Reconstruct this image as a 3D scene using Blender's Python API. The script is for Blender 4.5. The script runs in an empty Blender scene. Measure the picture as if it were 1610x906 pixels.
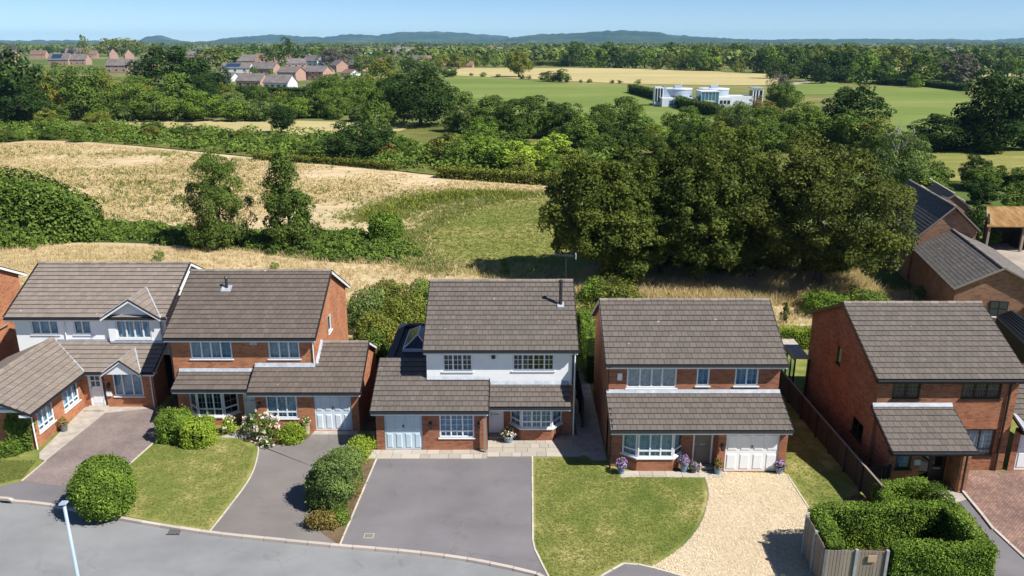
import bpy, math, random
import numpy as np
from mathutils import Vector, Matrix

# ------------------------------------------------------------------ camera, sky, sun, exposure
SC = bpy.context.scene
COL = SC.collection
CAM_H, PITCH, FPX = 19.0, math.radians(17.24), 1250.0 / 1610.0
cam_data = bpy.data.cameras.new("camera")
cam = bpy.data.objects.new("camera", cam_data)
COL.objects.link(cam)
cam.location = (0, 0, CAM_H)
cam.rotation_euler = (math.pi / 2 - PITCH, 0, 0)
cam_data.sensor_width = 36.0
cam_data.lens = 36.0 * FPX
cam_data.clip_end = 40000.0
SC.camera = cam

SUN_DIR = Vector((0.587, -0.331, 0.738)).normalized()
SUN_EL = math.asin(SUN_DIR.z)
world = bpy.data.worlds.new("World")
SC.world = world
world.use_nodes = True
wn = world.node_tree
bg = wn.nodes["Background"]
sky = wn.nodes.new("ShaderNodeTexSky")
sky.sky_type = 'NISHITA'
sky.sun_disc = False
sky.sun_elevation = SUN_EL
sky.sun_rotation = math.atan2(SUN_DIR.x, SUN_DIR.y)
sky.altitude = 400.0
sky.air_density = 0.6
sky.dust_density = 0.0
sky.ozone_density = 6.0
wn.links.new(sky.outputs[0], bg.inputs[0])
bg.inputs[1].default_value = 0.087

sun_data = bpy.data.lights.new("sun", 'SUN')
sun = bpy.data.objects.new("sun", sun_data)
COL.objects.link(sun)
sun.rotation_euler = SUN_DIR.to_track_quat('Z', 'Y').to_euler()
sun.location = (60, -40, 90)
sun_data.energy = 5.0
sun_data.angle = math.radians(0.5)
sun_data.color = (1.0, 0.965, 0.905)

SC.view_settings.view_transform = 'Standard'
SC.view_settings.look = 'None'
SC.view_settings.exposure = 0.5
SC.view_settings.gamma = 1.0
SC.view_settings.use_curve_mapping = False
SC.render.engine = 'CYCLES'
cy = SC.cycles
cy.use_denoising = True
cy.max_bounces = 6
cy.diffuse_bounces = 2
cy.glossy_bounces = 3
cy.transmission_bounces = 4
cy.transparent_max_bounces = 12
cy.volume_bounces = 1
cy.caustics_reflective = False
cy.caustics_refractive = False

# ------------------------------------------------------------------ places: photo pixel -> point in the scene
_c, _s = math.cos(PITCH), math.sin(PITCH)


def _ray(px, py):
    a, b = (px - 805.0) / 1250.0, (453.0 - py) / 1250.0
    return a, _c + b * _s, -_s + b * _c


def at(px, py, z=0.0):
    r = _ray(px, py)
    t = (z - CAM_H) / r[2]
    return Vector((r[0] * t, r[1] * t, z))


def at_y(px, py, y):
    r = _ray(px, py)
    t = y / r[1]
    return Vector((r[0] * t, y, CAM_H + r[2] * t))


# ------------------------------------------------------------------ materials
def lin(c):
    return tuple(((v / 255.0) / 12.92 if v / 255.0 <= 0.04045 else ((v / 255.0 + 0.055) / 1.055) ** 2.4) for v in c)


def A(r, g, b, k=1.3):
    return tuple(min(0.9, v / k) for v in lin((r, g, b))) + (1.0,)


class N:
    def __init__(self, name):
        self.m = bpy.data.materials.new(name)
        self.m.use_nodes = True
        self.t = self.m.node_tree
        self.b = self.t.nodes["Principled BSDF"]

    def n(self, kind, **k):
        x = self.t.nodes.new("ShaderNode" + kind)
        for a, v in k.items():
            setattr(x, a, v)
        return x

    def l(self, a, b):
        self.t.links.new(a, b)

    def pos(self):
        return self.n("NewGeometry").outputs["Position"]

    def noise(self, scale, detail=4.0, vec=None, rough=0.55, dist=0.0):
        x = self.n("TexNoise")
        x.inputs["Scale"].default_value = scale
        x.inputs["Detail"].default_value = detail
        x.inputs["Roughness"].default_value = rough
        x.inputs["Distortion"].default_value = dist
        self.l(vec if vec is not None else self.pos(), x.inputs["Vector"])
        return x.outputs["Fac"]

    def scaled(self, sx, sy, sz, vec=None):
        x = self.n("VectorMath", operation='MULTIPLY')
        x.inputs[1].default_value = (sx, sy, sz)
        self.l(vec if vec is not None else self.pos(), x.inputs[0])
        return x.outputs[0]

    def ramp(self, fac, stops):
        x = self.n("ValToRGB")
        e = x.color_ramp.elements
        while len(e) < len(stops):
            e.new(0.5)
        for el, (p, c) in zip(e, stops):
            el.position = p
            el.color = c if len(c) == 4 else tuple(c) + (1.0,)
        self.l(fac, x.inputs[0])
        return x.outputs[0]

    def mix(self, fac, a, b, blend='MIX'):
        x = self.n("Mix", data_type='RGBA', blend_type=blend)
        for i, v in ((0, fac), (6, a), (7, b)):
            if hasattr(v, "node"):
                self.l(v, x.inputs[i])
            else:
                x.inputs[i].default_value = v
        return x.outputs[2]

    def math(self, op, a, b=0.0, c=0.0):
        x = self.n("Math", operation=op)
        for i, v in enumerate((a, b, c)):
            if hasattr(v, "node"):
                self.l(v, x.inputs[i])
            else:
                x.inputs[i].default_value = v
        return x.outputs[0]

    def bump(self, h, strength=0.4, dist=0.02):
        x = self.n("Bump")
        x.inputs["Strength"].default_value = strength
        x.inputs["Distance"].default_value = dist
        self.l(h, x.inputs["Height"])
        self.l(x.outputs[0], self.b.inputs["Normal"])

    def base(self, c, rough=0.85, spec=0.3):
        if hasattr(c, "node"):
            self.l(c, self.b.inputs["Base Color"])
        else:
            self.b.inputs["Base Color"].default_value = c
        self.b.inputs["Roughness"].default_value = rough
        self.b.inputs["Specular IOR Level"].default_value = spec
        return self.m


def plain(name, c, rough=0.6, spec=0.4, var=0.12, scale=3.0, metal=0.0):
    n = N(name)
    f = n.noise(scale, 5)
    d = tuple(v * (1 - var) for v in c[:3]) + (1,)
    e = tuple(min(0.95, v * (1 + var)) for v in c[:3]) + (1,)
    n.base(n.ramp(f, [(0.3, d), (0.7, e)]), rough, spec)
    n.b.inputs["Metallic"].default_value = metal
    return n.m


def brick_mat(name, c1, c2, mortar, dark):
    n = N(name)
    g = n.n("NewGeometry")
    sp = n.n("SeparateXYZ")
    n.l(g.outputs["Position"], sp.inputs[0])
    sn = n.n("SeparateXYZ")
    n.l(g.outputs["True Normal"], sn.inputs[0])
    ax = n.math('ABSOLUTE', sn.outputs[0])
    side = n.math('GREATER_THAN', ax, 0.7)
    u = n.n("Mix", data_type='FLOAT')
    n.l(side, u.inputs[0])
    n.l(sp.outputs[0], u.inputs[2])
    n.l(sp.outputs[1], u.inputs[3])
    cv = n.n("CombineXYZ")
    n.l(u.outputs[0], cv.inputs[0])
    n.l(sp.outputs[2], cv.inputs[1])
    bt = n.n("TexBrick")
    n.l(cv.outputs[0], bt.inputs["Vector"])
    bt.inputs["Scale"].default_value = 1.0
    bt.inputs["Mortar Size"].default_value = 0.010
    bt.inputs["Mortar Smooth"].default_value = 0.2
    bt.inputs["Brick Width"].default_value = 0.225
    bt.inputs["Row Height"].default_value = 0.075
    bt.inputs["Bias"].default_value = -0.2
    bt.inputs["Color1"].default_value = c1
    bt.inputs["Color2"].default_value = c2
    bt.inputs["Mortar"].default_value = mortar
    # per-brick random dark headers
    vx = n.n("TexVoronoi")
    vs = n.scaled(4.4, 13.3, 1.0, cv.outputs[0])
    n.l(vs, vx.inputs["Vector"])
    vx.inputs["Scale"].default_value = 1.0
    fr = n.n("SeparateColor")
    n.l(vx.outputs["Color"], fr.inputs[0])
    hd = n.math('GREATER_THAN', fr.outputs[0], 0.82)
    col = n.mix(n.math('MULTIPLY', hd, 0.38), bt.outputs["Color"], dark)
    w = n.noise(0.9, 4)
    wf = n.n("MapRange")
    n.l(w, wf.inputs[0])
    wf.inputs[1].default_value = 0.3
    wf.inputs[2].default_value = 0.75
    wf.inputs[3].default_value = 0.8
    wf.inputs[4].default_value = 1.15
    mul = n.n("VectorMath", operation='SCALE')
    n.l(col, mul.inputs[0])
    n.l(wf.outputs[0], mul.inputs["Scale"])
    n.base(mul.outputs[0], 0.92, 0.08)
    n.bump(bt.outputs["Fac"], -0.35, 0.01)
    return n.m


def tile_mat(name, c, var=0.17, lichen=0.6):
    n = N(name)
    oi = n.n("ObjectInfo")
    at_ = n.n("Attribute", attribute_name="tint")
    r = n.math('FRACT', n.math('ADD', oi.outputs["Random"], at_.outputs["Fac"]))
    lo = tuple(v * (1 - var) for v in c[:3]) + (1,)
    hi = tuple(min(0.9, v * (1 + var)) for v in c[:3]) + (1,)
    col = n.ramp(r, [(0.0, lo), (0.5, c), (1.0, hi)])
    st = n.noise(1.3, 6, rough=0.7)
    col = n.mix(n.math('MULTIPLY', st, 0.55), col, tuple(v * 0.62 for v in c[:3]) + (1,))
    fine = n.noise(14.0, 3, rough=0.7)
    col = n.mix(n.math('MULTIPLY', fine, 0.35), col, tuple(min(.9, v * 1.7) for v in c[:3]) + (1,))
    sp = n.noise(4.2, 2)
    spot = n.ramp(sp, [(0.735, (0, 0, 0)), (0.76, (1, 1, 1))])
    sc = n.n("SeparateColor")
    n.l(spot, sc.inputs[0])
    col = n.mix(n.math('MULTIPLY', sc.outputs[0], lichen), col, tuple(min(.62, v * 3.6) for v in c[:3]) + (1,))
    n.base(col, 0.9, 0.1)
    n.bump(n.noise(30.0, 3), 0.25, 0.01)
    return n.m


def leaf_mat(name, dark, light, transl=0.13, hue=0.0):
    n = N(name)
    at_ = n.n("Attribute", attribute_name="tint")
    oi = n.n("ObjectInfo")
    f = n.math('ADD', n.math('MULTIPLY', at_.outputs["Fac"], 0.75), n.math('MULTIPLY', oi.outputs["Random"], 0.25))
    col = n.ramp(f, [(0.05, dark), (0.95, light)])
    n.base(col, 0.6, 0.07)
    tr = n.n("BsdfTranslucent")
    lt = n.mix(1.0, col, (1.25, 1.35, 0.55, 1), 'MULTIPLY')
    n.l(lt, tr.inputs[0])
    mx = n.n("MixShader")
    mx.inputs[0].default_value = transl
    n.l(n.b.outputs[0], mx.inputs[1])
    n.l(tr.outputs[0], mx.inputs[2])
    n.l(mx.outputs[0], n.t.nodes["Material Output"].inputs[0])
    return n.m


def ground_mat(name, cols, s1=0.12, s2=0.9, s3=9.0, stretch=(1, 1, 1), bump=0.5, w=(0.5, 0.3, 0.2)):
    """three sizes of noise added up, coloured along one ramp"""
    n = N(name)
    v = n.scaled(*stretch)
    f = n.math('MULTIPLY', n.noise(s1, 4, v), w[0])
    f = n.math('MULTIPLY_ADD', n.noise(s2, 5, v, 0.6), w[1], f)
    f = n.math('MULTIPLY_ADD', n.noise(s3, 4, v, 0.7), w[2], f)
    if name == "dry_summer_lawn":
        f = n.math('ADD', f, n.math('MULTIPLY', n.math('SUBTRACT', n.noise(0.42, 3, None, 0.5, 0.8), 0.5), 0.32))
    k = len(cols)
    st = [(0.36 + 0.28 * i / (k - 1), c) for i, c in enumerate(cols)]
    n.base(n.ramp(f, st), 0.95, 0.03)
    n.bump(n.noise(s3 * 2, 3), bump, 0.03)
    return n.m


def asphalt(name, c, fleck=0.25):
    n = N(name)
    a = n.noise(0.35, 5, rough=0.6)
    b = n.noise(60.0, 2)
    d = tuple(v * 0.80 for v in c[:3]) + (1,)
    e = tuple(v * 1.15 for v in c[:3]) + (1,)
    col = n.ramp(a, [(0.3, d), (0.55, c), (0.72, e)])
    col = n.mix(n.math('MULTIPLY', b, fleck), col, tuple(v * 1.9 for v in c[:3]) + (1,))
    st = n.ramp(n.noise(1.1, 5, rough=0.75, dist=0.6), [(0.60, (0, 0, 0)), (0.72, (1, 1, 1))])
    sc = n.n("SeparateColor")
    n.l(st, sc.inputs[0])
    col = n.mix(n.math('MULTIPLY', sc.outputs[0], 0.38), col, tuple(v * 0.55 for v in c[:3]) + (1,))
    big = n.ramp(n.noise(0.16, 3, n.scaled(1.0, 2.2, 1), 0.5, 1.2), [(0.35, (0.93, 0.93, 0.93)), (0.50, (1.0, 1.0, 1.0)), (0.65, (1.06, 1.06, 1.05))])
    col = n.mix(1.0, col, big, 'MULTIPLY')
    vo = n.n("TexVoronoi", feature='DISTANCE_TO_EDGE')
    wv = n.n("VectorMath", operation='MULTIPLY_ADD')
    nz = n.n("TexNoise")
    nz.inputs["Scale"].default_value = 1.6
    n.l(n.pos(), nz.inputs["Vector"])
    n.l(nz.outputs["Color"], wv.inputs[0])
    wv.inputs[1].default_value = (1.1, 1.1, 0)
    n.l(n.pos(), wv.inputs[2])
    n.l(wv.outputs[0], vo.inputs["Vector"])
    vo.inputs["Scale"].default_value = 0.32
    cr = n.ramp(vo.outputs["Distance"], [(0.003, (1, 1, 1)), (0.010, (0, 0, 0))])
    sk = n.n("SeparateColor")
    n.l(cr, sk.inputs[0])
    hold = n.ramp(n.noise(0.25, 2), [(0.48, (0, 0, 0)), (0.58, (1, 1, 1))])
    sh = n.n("SeparateColor")
    n.l(hold, sh.inputs[0])
    col = n.mix(n.math('MULTIPLY', n.math('MULTIPLY', sk.outputs[0], sh.outputs[0]), 0.2), col, tuple(v * 0.4 for v in c[:3]) + (1,))
    n.base(col, 0.92, 0.08)
    n.bump(b, 0.3, 0.01)
    return n.m


def paving_mat(name, c1, c2, mortar, bw, bh, rot=0.0):
    n = N(name)
    mp = n.n("Mapping")
    mp.inputs["Rotation"].default_value = (0, 0, rot)
    n.l(n.pos(), mp.inputs["Vector"])
    bt = n.n("TexBrick")
    n.l(mp.outputs[0], bt.inputs["Vector"])
    bt.inputs["Scale"].default_value = 1.0
    bt.inputs["Mortar Size"].default_value = 0.008
    bt.inputs["Brick Width"].default_value = bw
    bt.inputs["Row Height"].default_value = bh
    bt.inputs["Color1"].default_value = c1
    bt.inputs["Color2"].default_value = c2
    bt.inputs["Mortar"].default_value = mortar
    w = n.ramp(n.noise(0.6, 5, rough=0.65), [(0.3, (0.72, 0.72, 0.72)), (0.7, (1.18, 1.15, 1.1))])
    n.base(n.mix(1.0, bt.outputs["Color"], w, 'MULTIPLY'), 0.9, 0.2)
    n.bump(bt.outputs["Fac"], -0.4, 0.01)
    return n.m


def glass_mat(name, tint=(0.80, 0.90, 0.95, 1), refl=0.03):
    n = N(name)
    tr = n.n("BsdfTransparent")
    tr.inputs[0].default_value = tint
    gl = n.n("BsdfGlossy")
    gl.inputs["Roughness"].default_value = 0.03
    gl.inputs[0].default_value = (0.9, 0.95, 1, 1)
    lw = n.n("LayerWeight")
    lw.inputs[0].default_value = 0.5
    f = n.math('MULTIPLY_ADD', n.math('POWER', lw.outputs["Facing"], 5.0), 0.75, refl + 0.02)
    mx = n.n("MixShader")
    n.l(f, mx.inputs[0])
    n.l(tr.outputs[0], mx.inputs[1])
    n.l(gl.outputs[0], mx.inputs[2])
    n.l(mx.outputs[0], n.t.nodes["Material Output"].inputs[0])
    return n.m


M = {}
M['brick_orange'] = brick_mat("orange_brick", (0.53, 0.205, 0.095, 1), (0.42, 0.145, 0.067, 1), (0.33, 0.22, 0.15, 1), (0.16, 0.065, 0.045, 1))
M['brick_red'] = brick_mat("red_brick", (0.42, 0.158, 0.080, 1), (0.31, 0.11, 0.058, 1), (0.26, 0.17, 0.12, 1), (0.12, 0.05, 0.04, 1))
M['brick_brown'] = brick_mat("brown_brick", (0.42, 0.168, 0.085, 1), (0.29, 0.108, 0.056, 1), (0.23, 0.15, 0.10, 1), (0.09, 0.042, 0.036, 1))
M['brick_old'] = brick_mat("old_farm_brick", (0.36, 0.165, 0.10, 1), (0.25, 0.11, 0.07, 1), (0.30, 0.24, 0.19, 1), (0.09, 0.06, 0.05, 1))
M['render'] = plain("white_render", (0.86, 0.86, 0.85, 1), 0.8, 0.2, 0.05, 1.2)
M['tile_a'] = tile_mat("light_brown_roof_tile", (0.235, 0.195, 0.165, 1))
M['tile_b'] = tile_mat("brown_roof_tile", (0.138, 0.113, 0.096, 1))
M['tile_c'] = tile_mat("grey_brown_roof_tile", (0.142, 0.121, 0.106, 1))
M['tile_edge'] = plain("dark_tile_edge", (0.045, 0.04, 0.036, 1), 0.95, 0.1, 0.4, 6)  # lower edge face of each tile, darker than its top
M['slate'] = tile_mat("grey_slate", (0.155, 0.138, 0.125, 1), 0.25, 0.4)
M['ridge'] = tile_mat("ridge_tile_clay", (0.24, 0.20, 0.17, 1), 0.3, 0.7)
M['deck'] = plain("roof_underlay", (0.05, 0.045, 0.04, 1), 0.9, 0.1)
M['lead'] = plain("lead_flashing", (0.36, 0.385, 0.42, 1), 0.55, 0.3, 0.2, 4)
M['upvc'] = plain("white_upvc", (0.80, 0.81, 0.82, 1), 0.35, 0.5, 0.03, 2)
M['shadeblue'] = plain("shade_blue_paint", (0.50, 0.61, 0.68, 1), 0.45, 0.4, 0.06, 1.5)  # garage door colour with the blue of its shade put in
M['shadewhite'] = plain("shade_tinted_white_paint", (0.64, 0.71, 0.76, 1), 0.45, 0.4, 0.06, 1.5)  # white garage door colour, bluish shade under the eaves mixed in
M['gutter'] = plain("black_gutter", (0.018, 0.018, 0.02, 1), 0.4, 0.5, 0.2, 3)
M['darkframe'] = plain("dark_brown_frame", (0.022, 0.014, 0.011, 1), 0.45, 0.4, 0.2, 3)
M['taupe'] = plain("taupe_door_paint", (0.18, 0.145, 0.125, 1), 0.5, 0.4, 0.05)
M['glass'] = glass_mat("window_glass")
M['glass_dark'] = glass_mat("dark_window_glass", (0.5, 0.58, 0.6, 1), 0.03)
M['net'] = plain("net_curtain", (0.46, 0.55, 0.62, 1), 0.9, 0.1, 0.3, 6)
M['drape'] = plain("cream_curtain", (0.42, 0.40, 0.36, 1), 0.9, 0.1, 0.2, 5)
M['bar_grey'] = plain("grey_glazing_bar", (0.40, 0.43, 0.46, 1), 0.5, 0.4)
M['lattice'] = plain("lead_lattice", (0.16, 0.17, 0.18, 1), 0.5, 0.4)
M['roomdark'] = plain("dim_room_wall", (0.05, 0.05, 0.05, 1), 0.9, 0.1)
M['concrete'] = plain("pale_concrete", (0.42, 0.375, 0.32, 1), 0.9, 0.2, 0.2, 2.5)
M['slab'] = tile_mat("sandstone_slab", (0.42, 0.375, 0.315, 1), 0.25, 0.2)
M['kerb'] = tile_mat("kerb_concrete", (0.50, 0.43, 0.37, 1), 0.2, 0.1)
M['edging'] = tile_mat("edging_concrete", (0.56, 0.49, 0.40, 1), 0.2, 0.1)
M['road'] = asphalt("worn_road_asphalt", (0.235, 0.236, 0.238, 1))
M['drive_a'] = asphalt("brown_grey_tarmac", (0.19, 0.172, 0.16, 1))
M['drive_b'] = asphalt("purple_grey_tarmac", (0.178, 0.165, 0.17, 1))
M['block_a'] = paving_mat("mauve_block_paving", (0.285, 0.225, 0.21, 1), (0.24, 0.195, 0.185, 1), (0.17, 0.14, 0.13, 1), 0.2, 0.1, 0.75)
M['block_b'] = paving_mat("red_block_paving", (0.34, 0.215, 0.17, 1), (0.22, 0.135, 0.115, 1), (0.13, 0.095, 0.08, 1), 0.21, 0.105, -0.75)
M['gravel'] = ground_mat("golden_gravel", [(0.46, 0.34, 0.21, 1), (0.66, 0.51, 0.33, 1), (0.78, 0.66, 0.47, 1)], 0.5, 5.0, 22.0, bump=1.0, w=(0.25, 0.3, 0.45))
M['stone'] = tile_mat("gravel_stone", (0.72, 0.58, 0.40, 1), 0.4, 0.0)
M['lawn'] = ground_mat("dry_summer_lawn", [(0.105, 0.155, 0.030, 1), (0.165, 0.20, 0.046, 1), (0.26, 0.255, 0.078, 1), (0.46, 0.38, 0.17, 1)], 0.22, 0.9, 9.0, w=(0.45, 0.38, 0.17))
M['soil'] = ground_mat("bare_soil", [(0.09, 0.06, 0.035, 1), (0.16, 0.11, 0.065, 1), (0.22, 0.17, 0.10, 1)], 0.8, 3.0, 15.0)
M['meadow'] = ground_mat("dry_meadow", [(0.25, 0.22, 0.10, 1), (0.45, 0.355, 0.20, 1), (0.58, 0.45, 0.275, 1), (0.66, 0.525, 0.34, 1)], 0.045, 0.28, 2.2, (0.6, 1.3, 1), 0.8, (0.42, 0.38, 0.2))
M['rough'] = ground_mat("rough_grass", [(0.06, 0.085, 0.02, 1), (0.14, 0.15, 0.04, 1), (0.26, 0.22, 0.085, 1)], 0.03, 0.3, 2.0)
M['mown'] = ground_mat("mown_field_grass", [(0.125, 0.17, 0.032, 1), (0.19, 0.21, 0.052, 1), (0.26, 0.245, 0.08, 1), (0.44, 0.36, 0.16, 1)], 0.06, 0.5, 2.0, (0.35, 1.6, 1), 0.5, (0.45, 0.35, 0.2))
M['stubble'] = ground_mat("pale_stubble", [(0.36, 0.31, 0.13, 1), (0.46, 0.385, 0.18, 1), (0.54, 0.445, 0.225, 1)], 0.02, 0.15, 0.8, (0.5, 1.2, 1))
M['pasture'] = ground_mat("green_pasture", [(0.125, 0.18, 0.042, 1), (0.175, 0.225, 0.058, 1), (0.25, 0.27, 0.09, 1)], 0.014, 0.07, 0.4, (0.5, 1.5, 1))
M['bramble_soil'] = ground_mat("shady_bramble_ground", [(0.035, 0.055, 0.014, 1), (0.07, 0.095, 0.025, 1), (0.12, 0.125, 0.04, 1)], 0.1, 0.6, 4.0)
M['plainland'] = ground_mat("wooded_plain", [(0.07, 0.105, 0.028, 1), (0.10, 0.14, 0.036, 1), (0.20, 0.20, 0.07, 1), (0.38, 0.31, 0.14, 1)], 0.004, 0.02, 0.2, (0.35, 1.0, 1))
M['hill'] = ground_mat("wooded_hill", [(0.014, 0.028, 0.016, 1), (0.026, 0.045, 0.022, 1), (0.05, 0.07, 0.03, 1), (0.13, 0.13, 0.065, 1)], 0.0025, 0.008, 0.04, w=(0.5, 0.3, 0.2))
M['yard'] = ground_mat("dusty_farmyard", [(0.32, 0.27, 0.22, 1), (0.42, 0.36, 0.30, 1), (0.50, 0.44, 0.35, 1)], 0.1, 0.6, 4.0)
M['bark'] = ground_mat("grey_bark", [(0.06, 0.05, 0.04, 1), (0.12, 0.10, 0.08, 1), (0.2, 0.17, 0.14, 1)], 1.0, 4.0, 15.0, (1, 1, 0.3))
M['deadwood'] = plain("bleached_dead_wood", (0.42, 0.38, 0.33, 1), 0.9, 0.1, 0.2)
M['fence_wood'] = tile_mat("weathered_fence_board", (0.26, 0.215, 0.18, 1), 0.3, 0.05)
M['fence_dark'] = tile_mat("dark_fence_board", (0.055, 0.042, 0.032, 1), 0.3, 0.05)
M['fence_post'] = plain("grey_concrete_post", (0.33, 0.34, 0.36, 1), 0.9, 0.1, 0.15, 4)
M['metal'] = plain("galvanised_metal", (0.34, 0.42, 0.50, 1), 0.45, 0.5, 0.08, 2)
M['flue'] = plain("black_flue_metal", (0.03, 0.03, 0.035, 1), 0.45, 0.5, 0.2)
M['blackroof'] = plain("black_flat_roof", (0.022, 0.023, 0.027, 1), 0.6, 0.4, 0.25, 1.5)
M['pot_blue'] = plain("blue_grey_pot", (0.20, 0.28, 0.36, 1), 0.6, 0.3, 0.1)
M['pot_grey'] = plain("grey_pot", (0.13, 0.14, 0.15, 1), 0.7, 0.3, 0.1)
M['terracotta'] = plain("pale_stone_urn", (0.45, 0.36, 0.28, 1), 0.8, 0.2, 0.15)
M['rust'] = ground_mat("rusty_sheet_roof", [(0.16, 0.085, 0.035, 1), (0.30, 0.17, 0.07, 1), (0.38, 0.27, 0.14, 1)], 0.3, 1.2, 6.0, (3, 1, 1))
M['lab_white'] = plain("white_cladding", (0.66, 0.69, 0.74, 1), 0.5, 0.4, 0.06)
M['lab_grey'] = plain("silver_blue_cladding", (0.36, 0.42, 0.50, 1), 0.4, 0.5, 0.08, 0.4)
M['lab_teal'] = plain("teal_glazing", (0.06, 0.18, 0.22, 1), 0.15, 0.7, 0.2, 0.5)
M['lab_dark'] = plain("dark_glazing", (0.02, 0.03, 0.045, 1), 0.15, 0.7, 0.2, 0.5)
M['solar'] = plain("solar_cells", (0.02, 0.05, 0.11, 1), 0.2, 0.6, 0.2)
M['far_roof'] = plain("far_grey_roof", (0.18, 0.155, 0.15, 1), 0.85, 0.2, 0.25, 0.5)
M['far_roof_brown'] = plain("far_brown_roof", (0.21, 0.13, 0.10, 1), 0.85, 0.2, 0.25, 0.5)
M['far_brick'] = plain("far_orange_brick", (0.42, 0.27, 0.21, 1), 0.9, 0.2, 0.15, 1.0)
M['far_window'] = plain("far_window_glass", (0.03, 0.04, 0.06, 1), 0.15, 0.6)
M['sage'] = plain("sage_paint", (0.40, 0.46, 0.42, 1), 0.6, 0.3)
M['warm_plate'] = plain("weathered_ply_notice", (0.44, 0.31, 0.20, 1), 0.8, 0.2, 0.15)
L = {}
L['oak'] = leaf_mat("dark_oak_leaf", (0.0219, 0.0413, 0.0097, 1), (0.1304, 0.1985, 0.0312, 1))
L['deep'] = leaf_mat("deep_green_leaf", (0.0124, 0.0290, 0.0083, 1), (0.0654, 0.1170, 0.0234, 1))
L['mid'] = leaf_mat("mid_green_leaf", (0.0413, 0.0729, 0.0146, 1), (0.1994, 0.2905, 0.0466, 1))
L['fresh'] = leaf_mat("fresh_green_leaf", (0.0608, 0.1094, 0.0170, 1), (0.2619, 0.3846, 0.0516, 1))
L['lime'] = leaf_mat("lime_green_leaf", (0.1033, 0.1580, 0.0170, 1), (0.4420, 0.5724, 0.0645, 1))
L['hero'] = leaf_mat("sycamore_leaf", (0.016, 0.034, 0.007, 1), (0.168, 0.200, 0.033, 1))
L['herolight'] = leaf_mat("sycamore_light_leaf", (0.020, 0.038, 0.008, 1), (0.190, 0.205, 0.037, 1))
L['meadowtree'] = leaf_mat("meadow_tree_leaf", (0.038, 0.070, 0.013, 1), (0.155, 0.215, 0.042, 1))
L['olive'] = leaf_mat("olive_green_leaf", (0.0608, 0.0778, 0.0146, 1), (0.3008, 0.3287, 0.0575, 1))
L['birch'] = leaf_mat("grey_green_leaf", (0.0546, 0.0851, 0.0267, 1), (0.2375, 0.3217, 0.0832, 1))
L['yellow'] = leaf_mat("yellowing_leaf", (0.1620, 0.1620, 0.0243, 1), (0.4050, 0.3510, 0.0607, 1))
L['mauve'] = leaf_mat("grey_mauve_leaf", (0.0810, 0.0743, 0.0607, 1), (0.2025, 0.1823, 0.1418, 1))
L['rustleaf'] = leaf_mat("rust_tinged_leaf", (0.1148, 0.0945, 0.0243, 1), (0.2970, 0.2228, 0.0675, 1))
L['far'] = leaf_mat("distant_leaf", (0.0340, 0.0559, 0.0146, 1), (0.2126, 0.2674, 0.0596, 1), 0.15)
L['grass_dry'] = leaf_mat("dry_grass_blade", (0.44, 0.345, 0.18, 1), (0.72, 0.58, 0.355, 1), 0.25)
L['grass_green'] = leaf_mat("green_grass_blade", (0.14, 0.185, 0.042, 1), (0.34, 0.34, 0.115, 1), 0.35)
L['petal_white'] = leaf_mat("blush_white_petal", (0.72, 0.55, 0.46, 1), (0.85, 0.80, 0.74, 1), 0.2)
L['petal_purple'] = leaf_mat("violet_petal", (0.20, 0.10, 0.34, 1), (0.52, 0.36, 0.70, 1), 0.2)
L['petal_pink'] = leaf_mat("pink_petal", (0.62, 0.22, 0.28, 1), (0.80, 0.50, 0.52, 1), 0.2)

# ------------------------------------------------------------------ objects
ORG = {}
CAMP = Vector((0, 0, CAM_H))


def tag(o, label=None, cat=None, group=None, kind=None):
    for k, v in (("label", label), ("category", cat), ("group", group), ("kind", kind)):
        if v:
            o[k] = v
    return o


def thing(name, label, cat, loc, group=None):
    o = bpy.data.objects.new(name, None)
    COL.objects.link(o)
    o.location = loc
    o.empty_display_size = 0.3
    ORG[o.name] = Vector(loc)
    return tag(o, label, cat, group)


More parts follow.
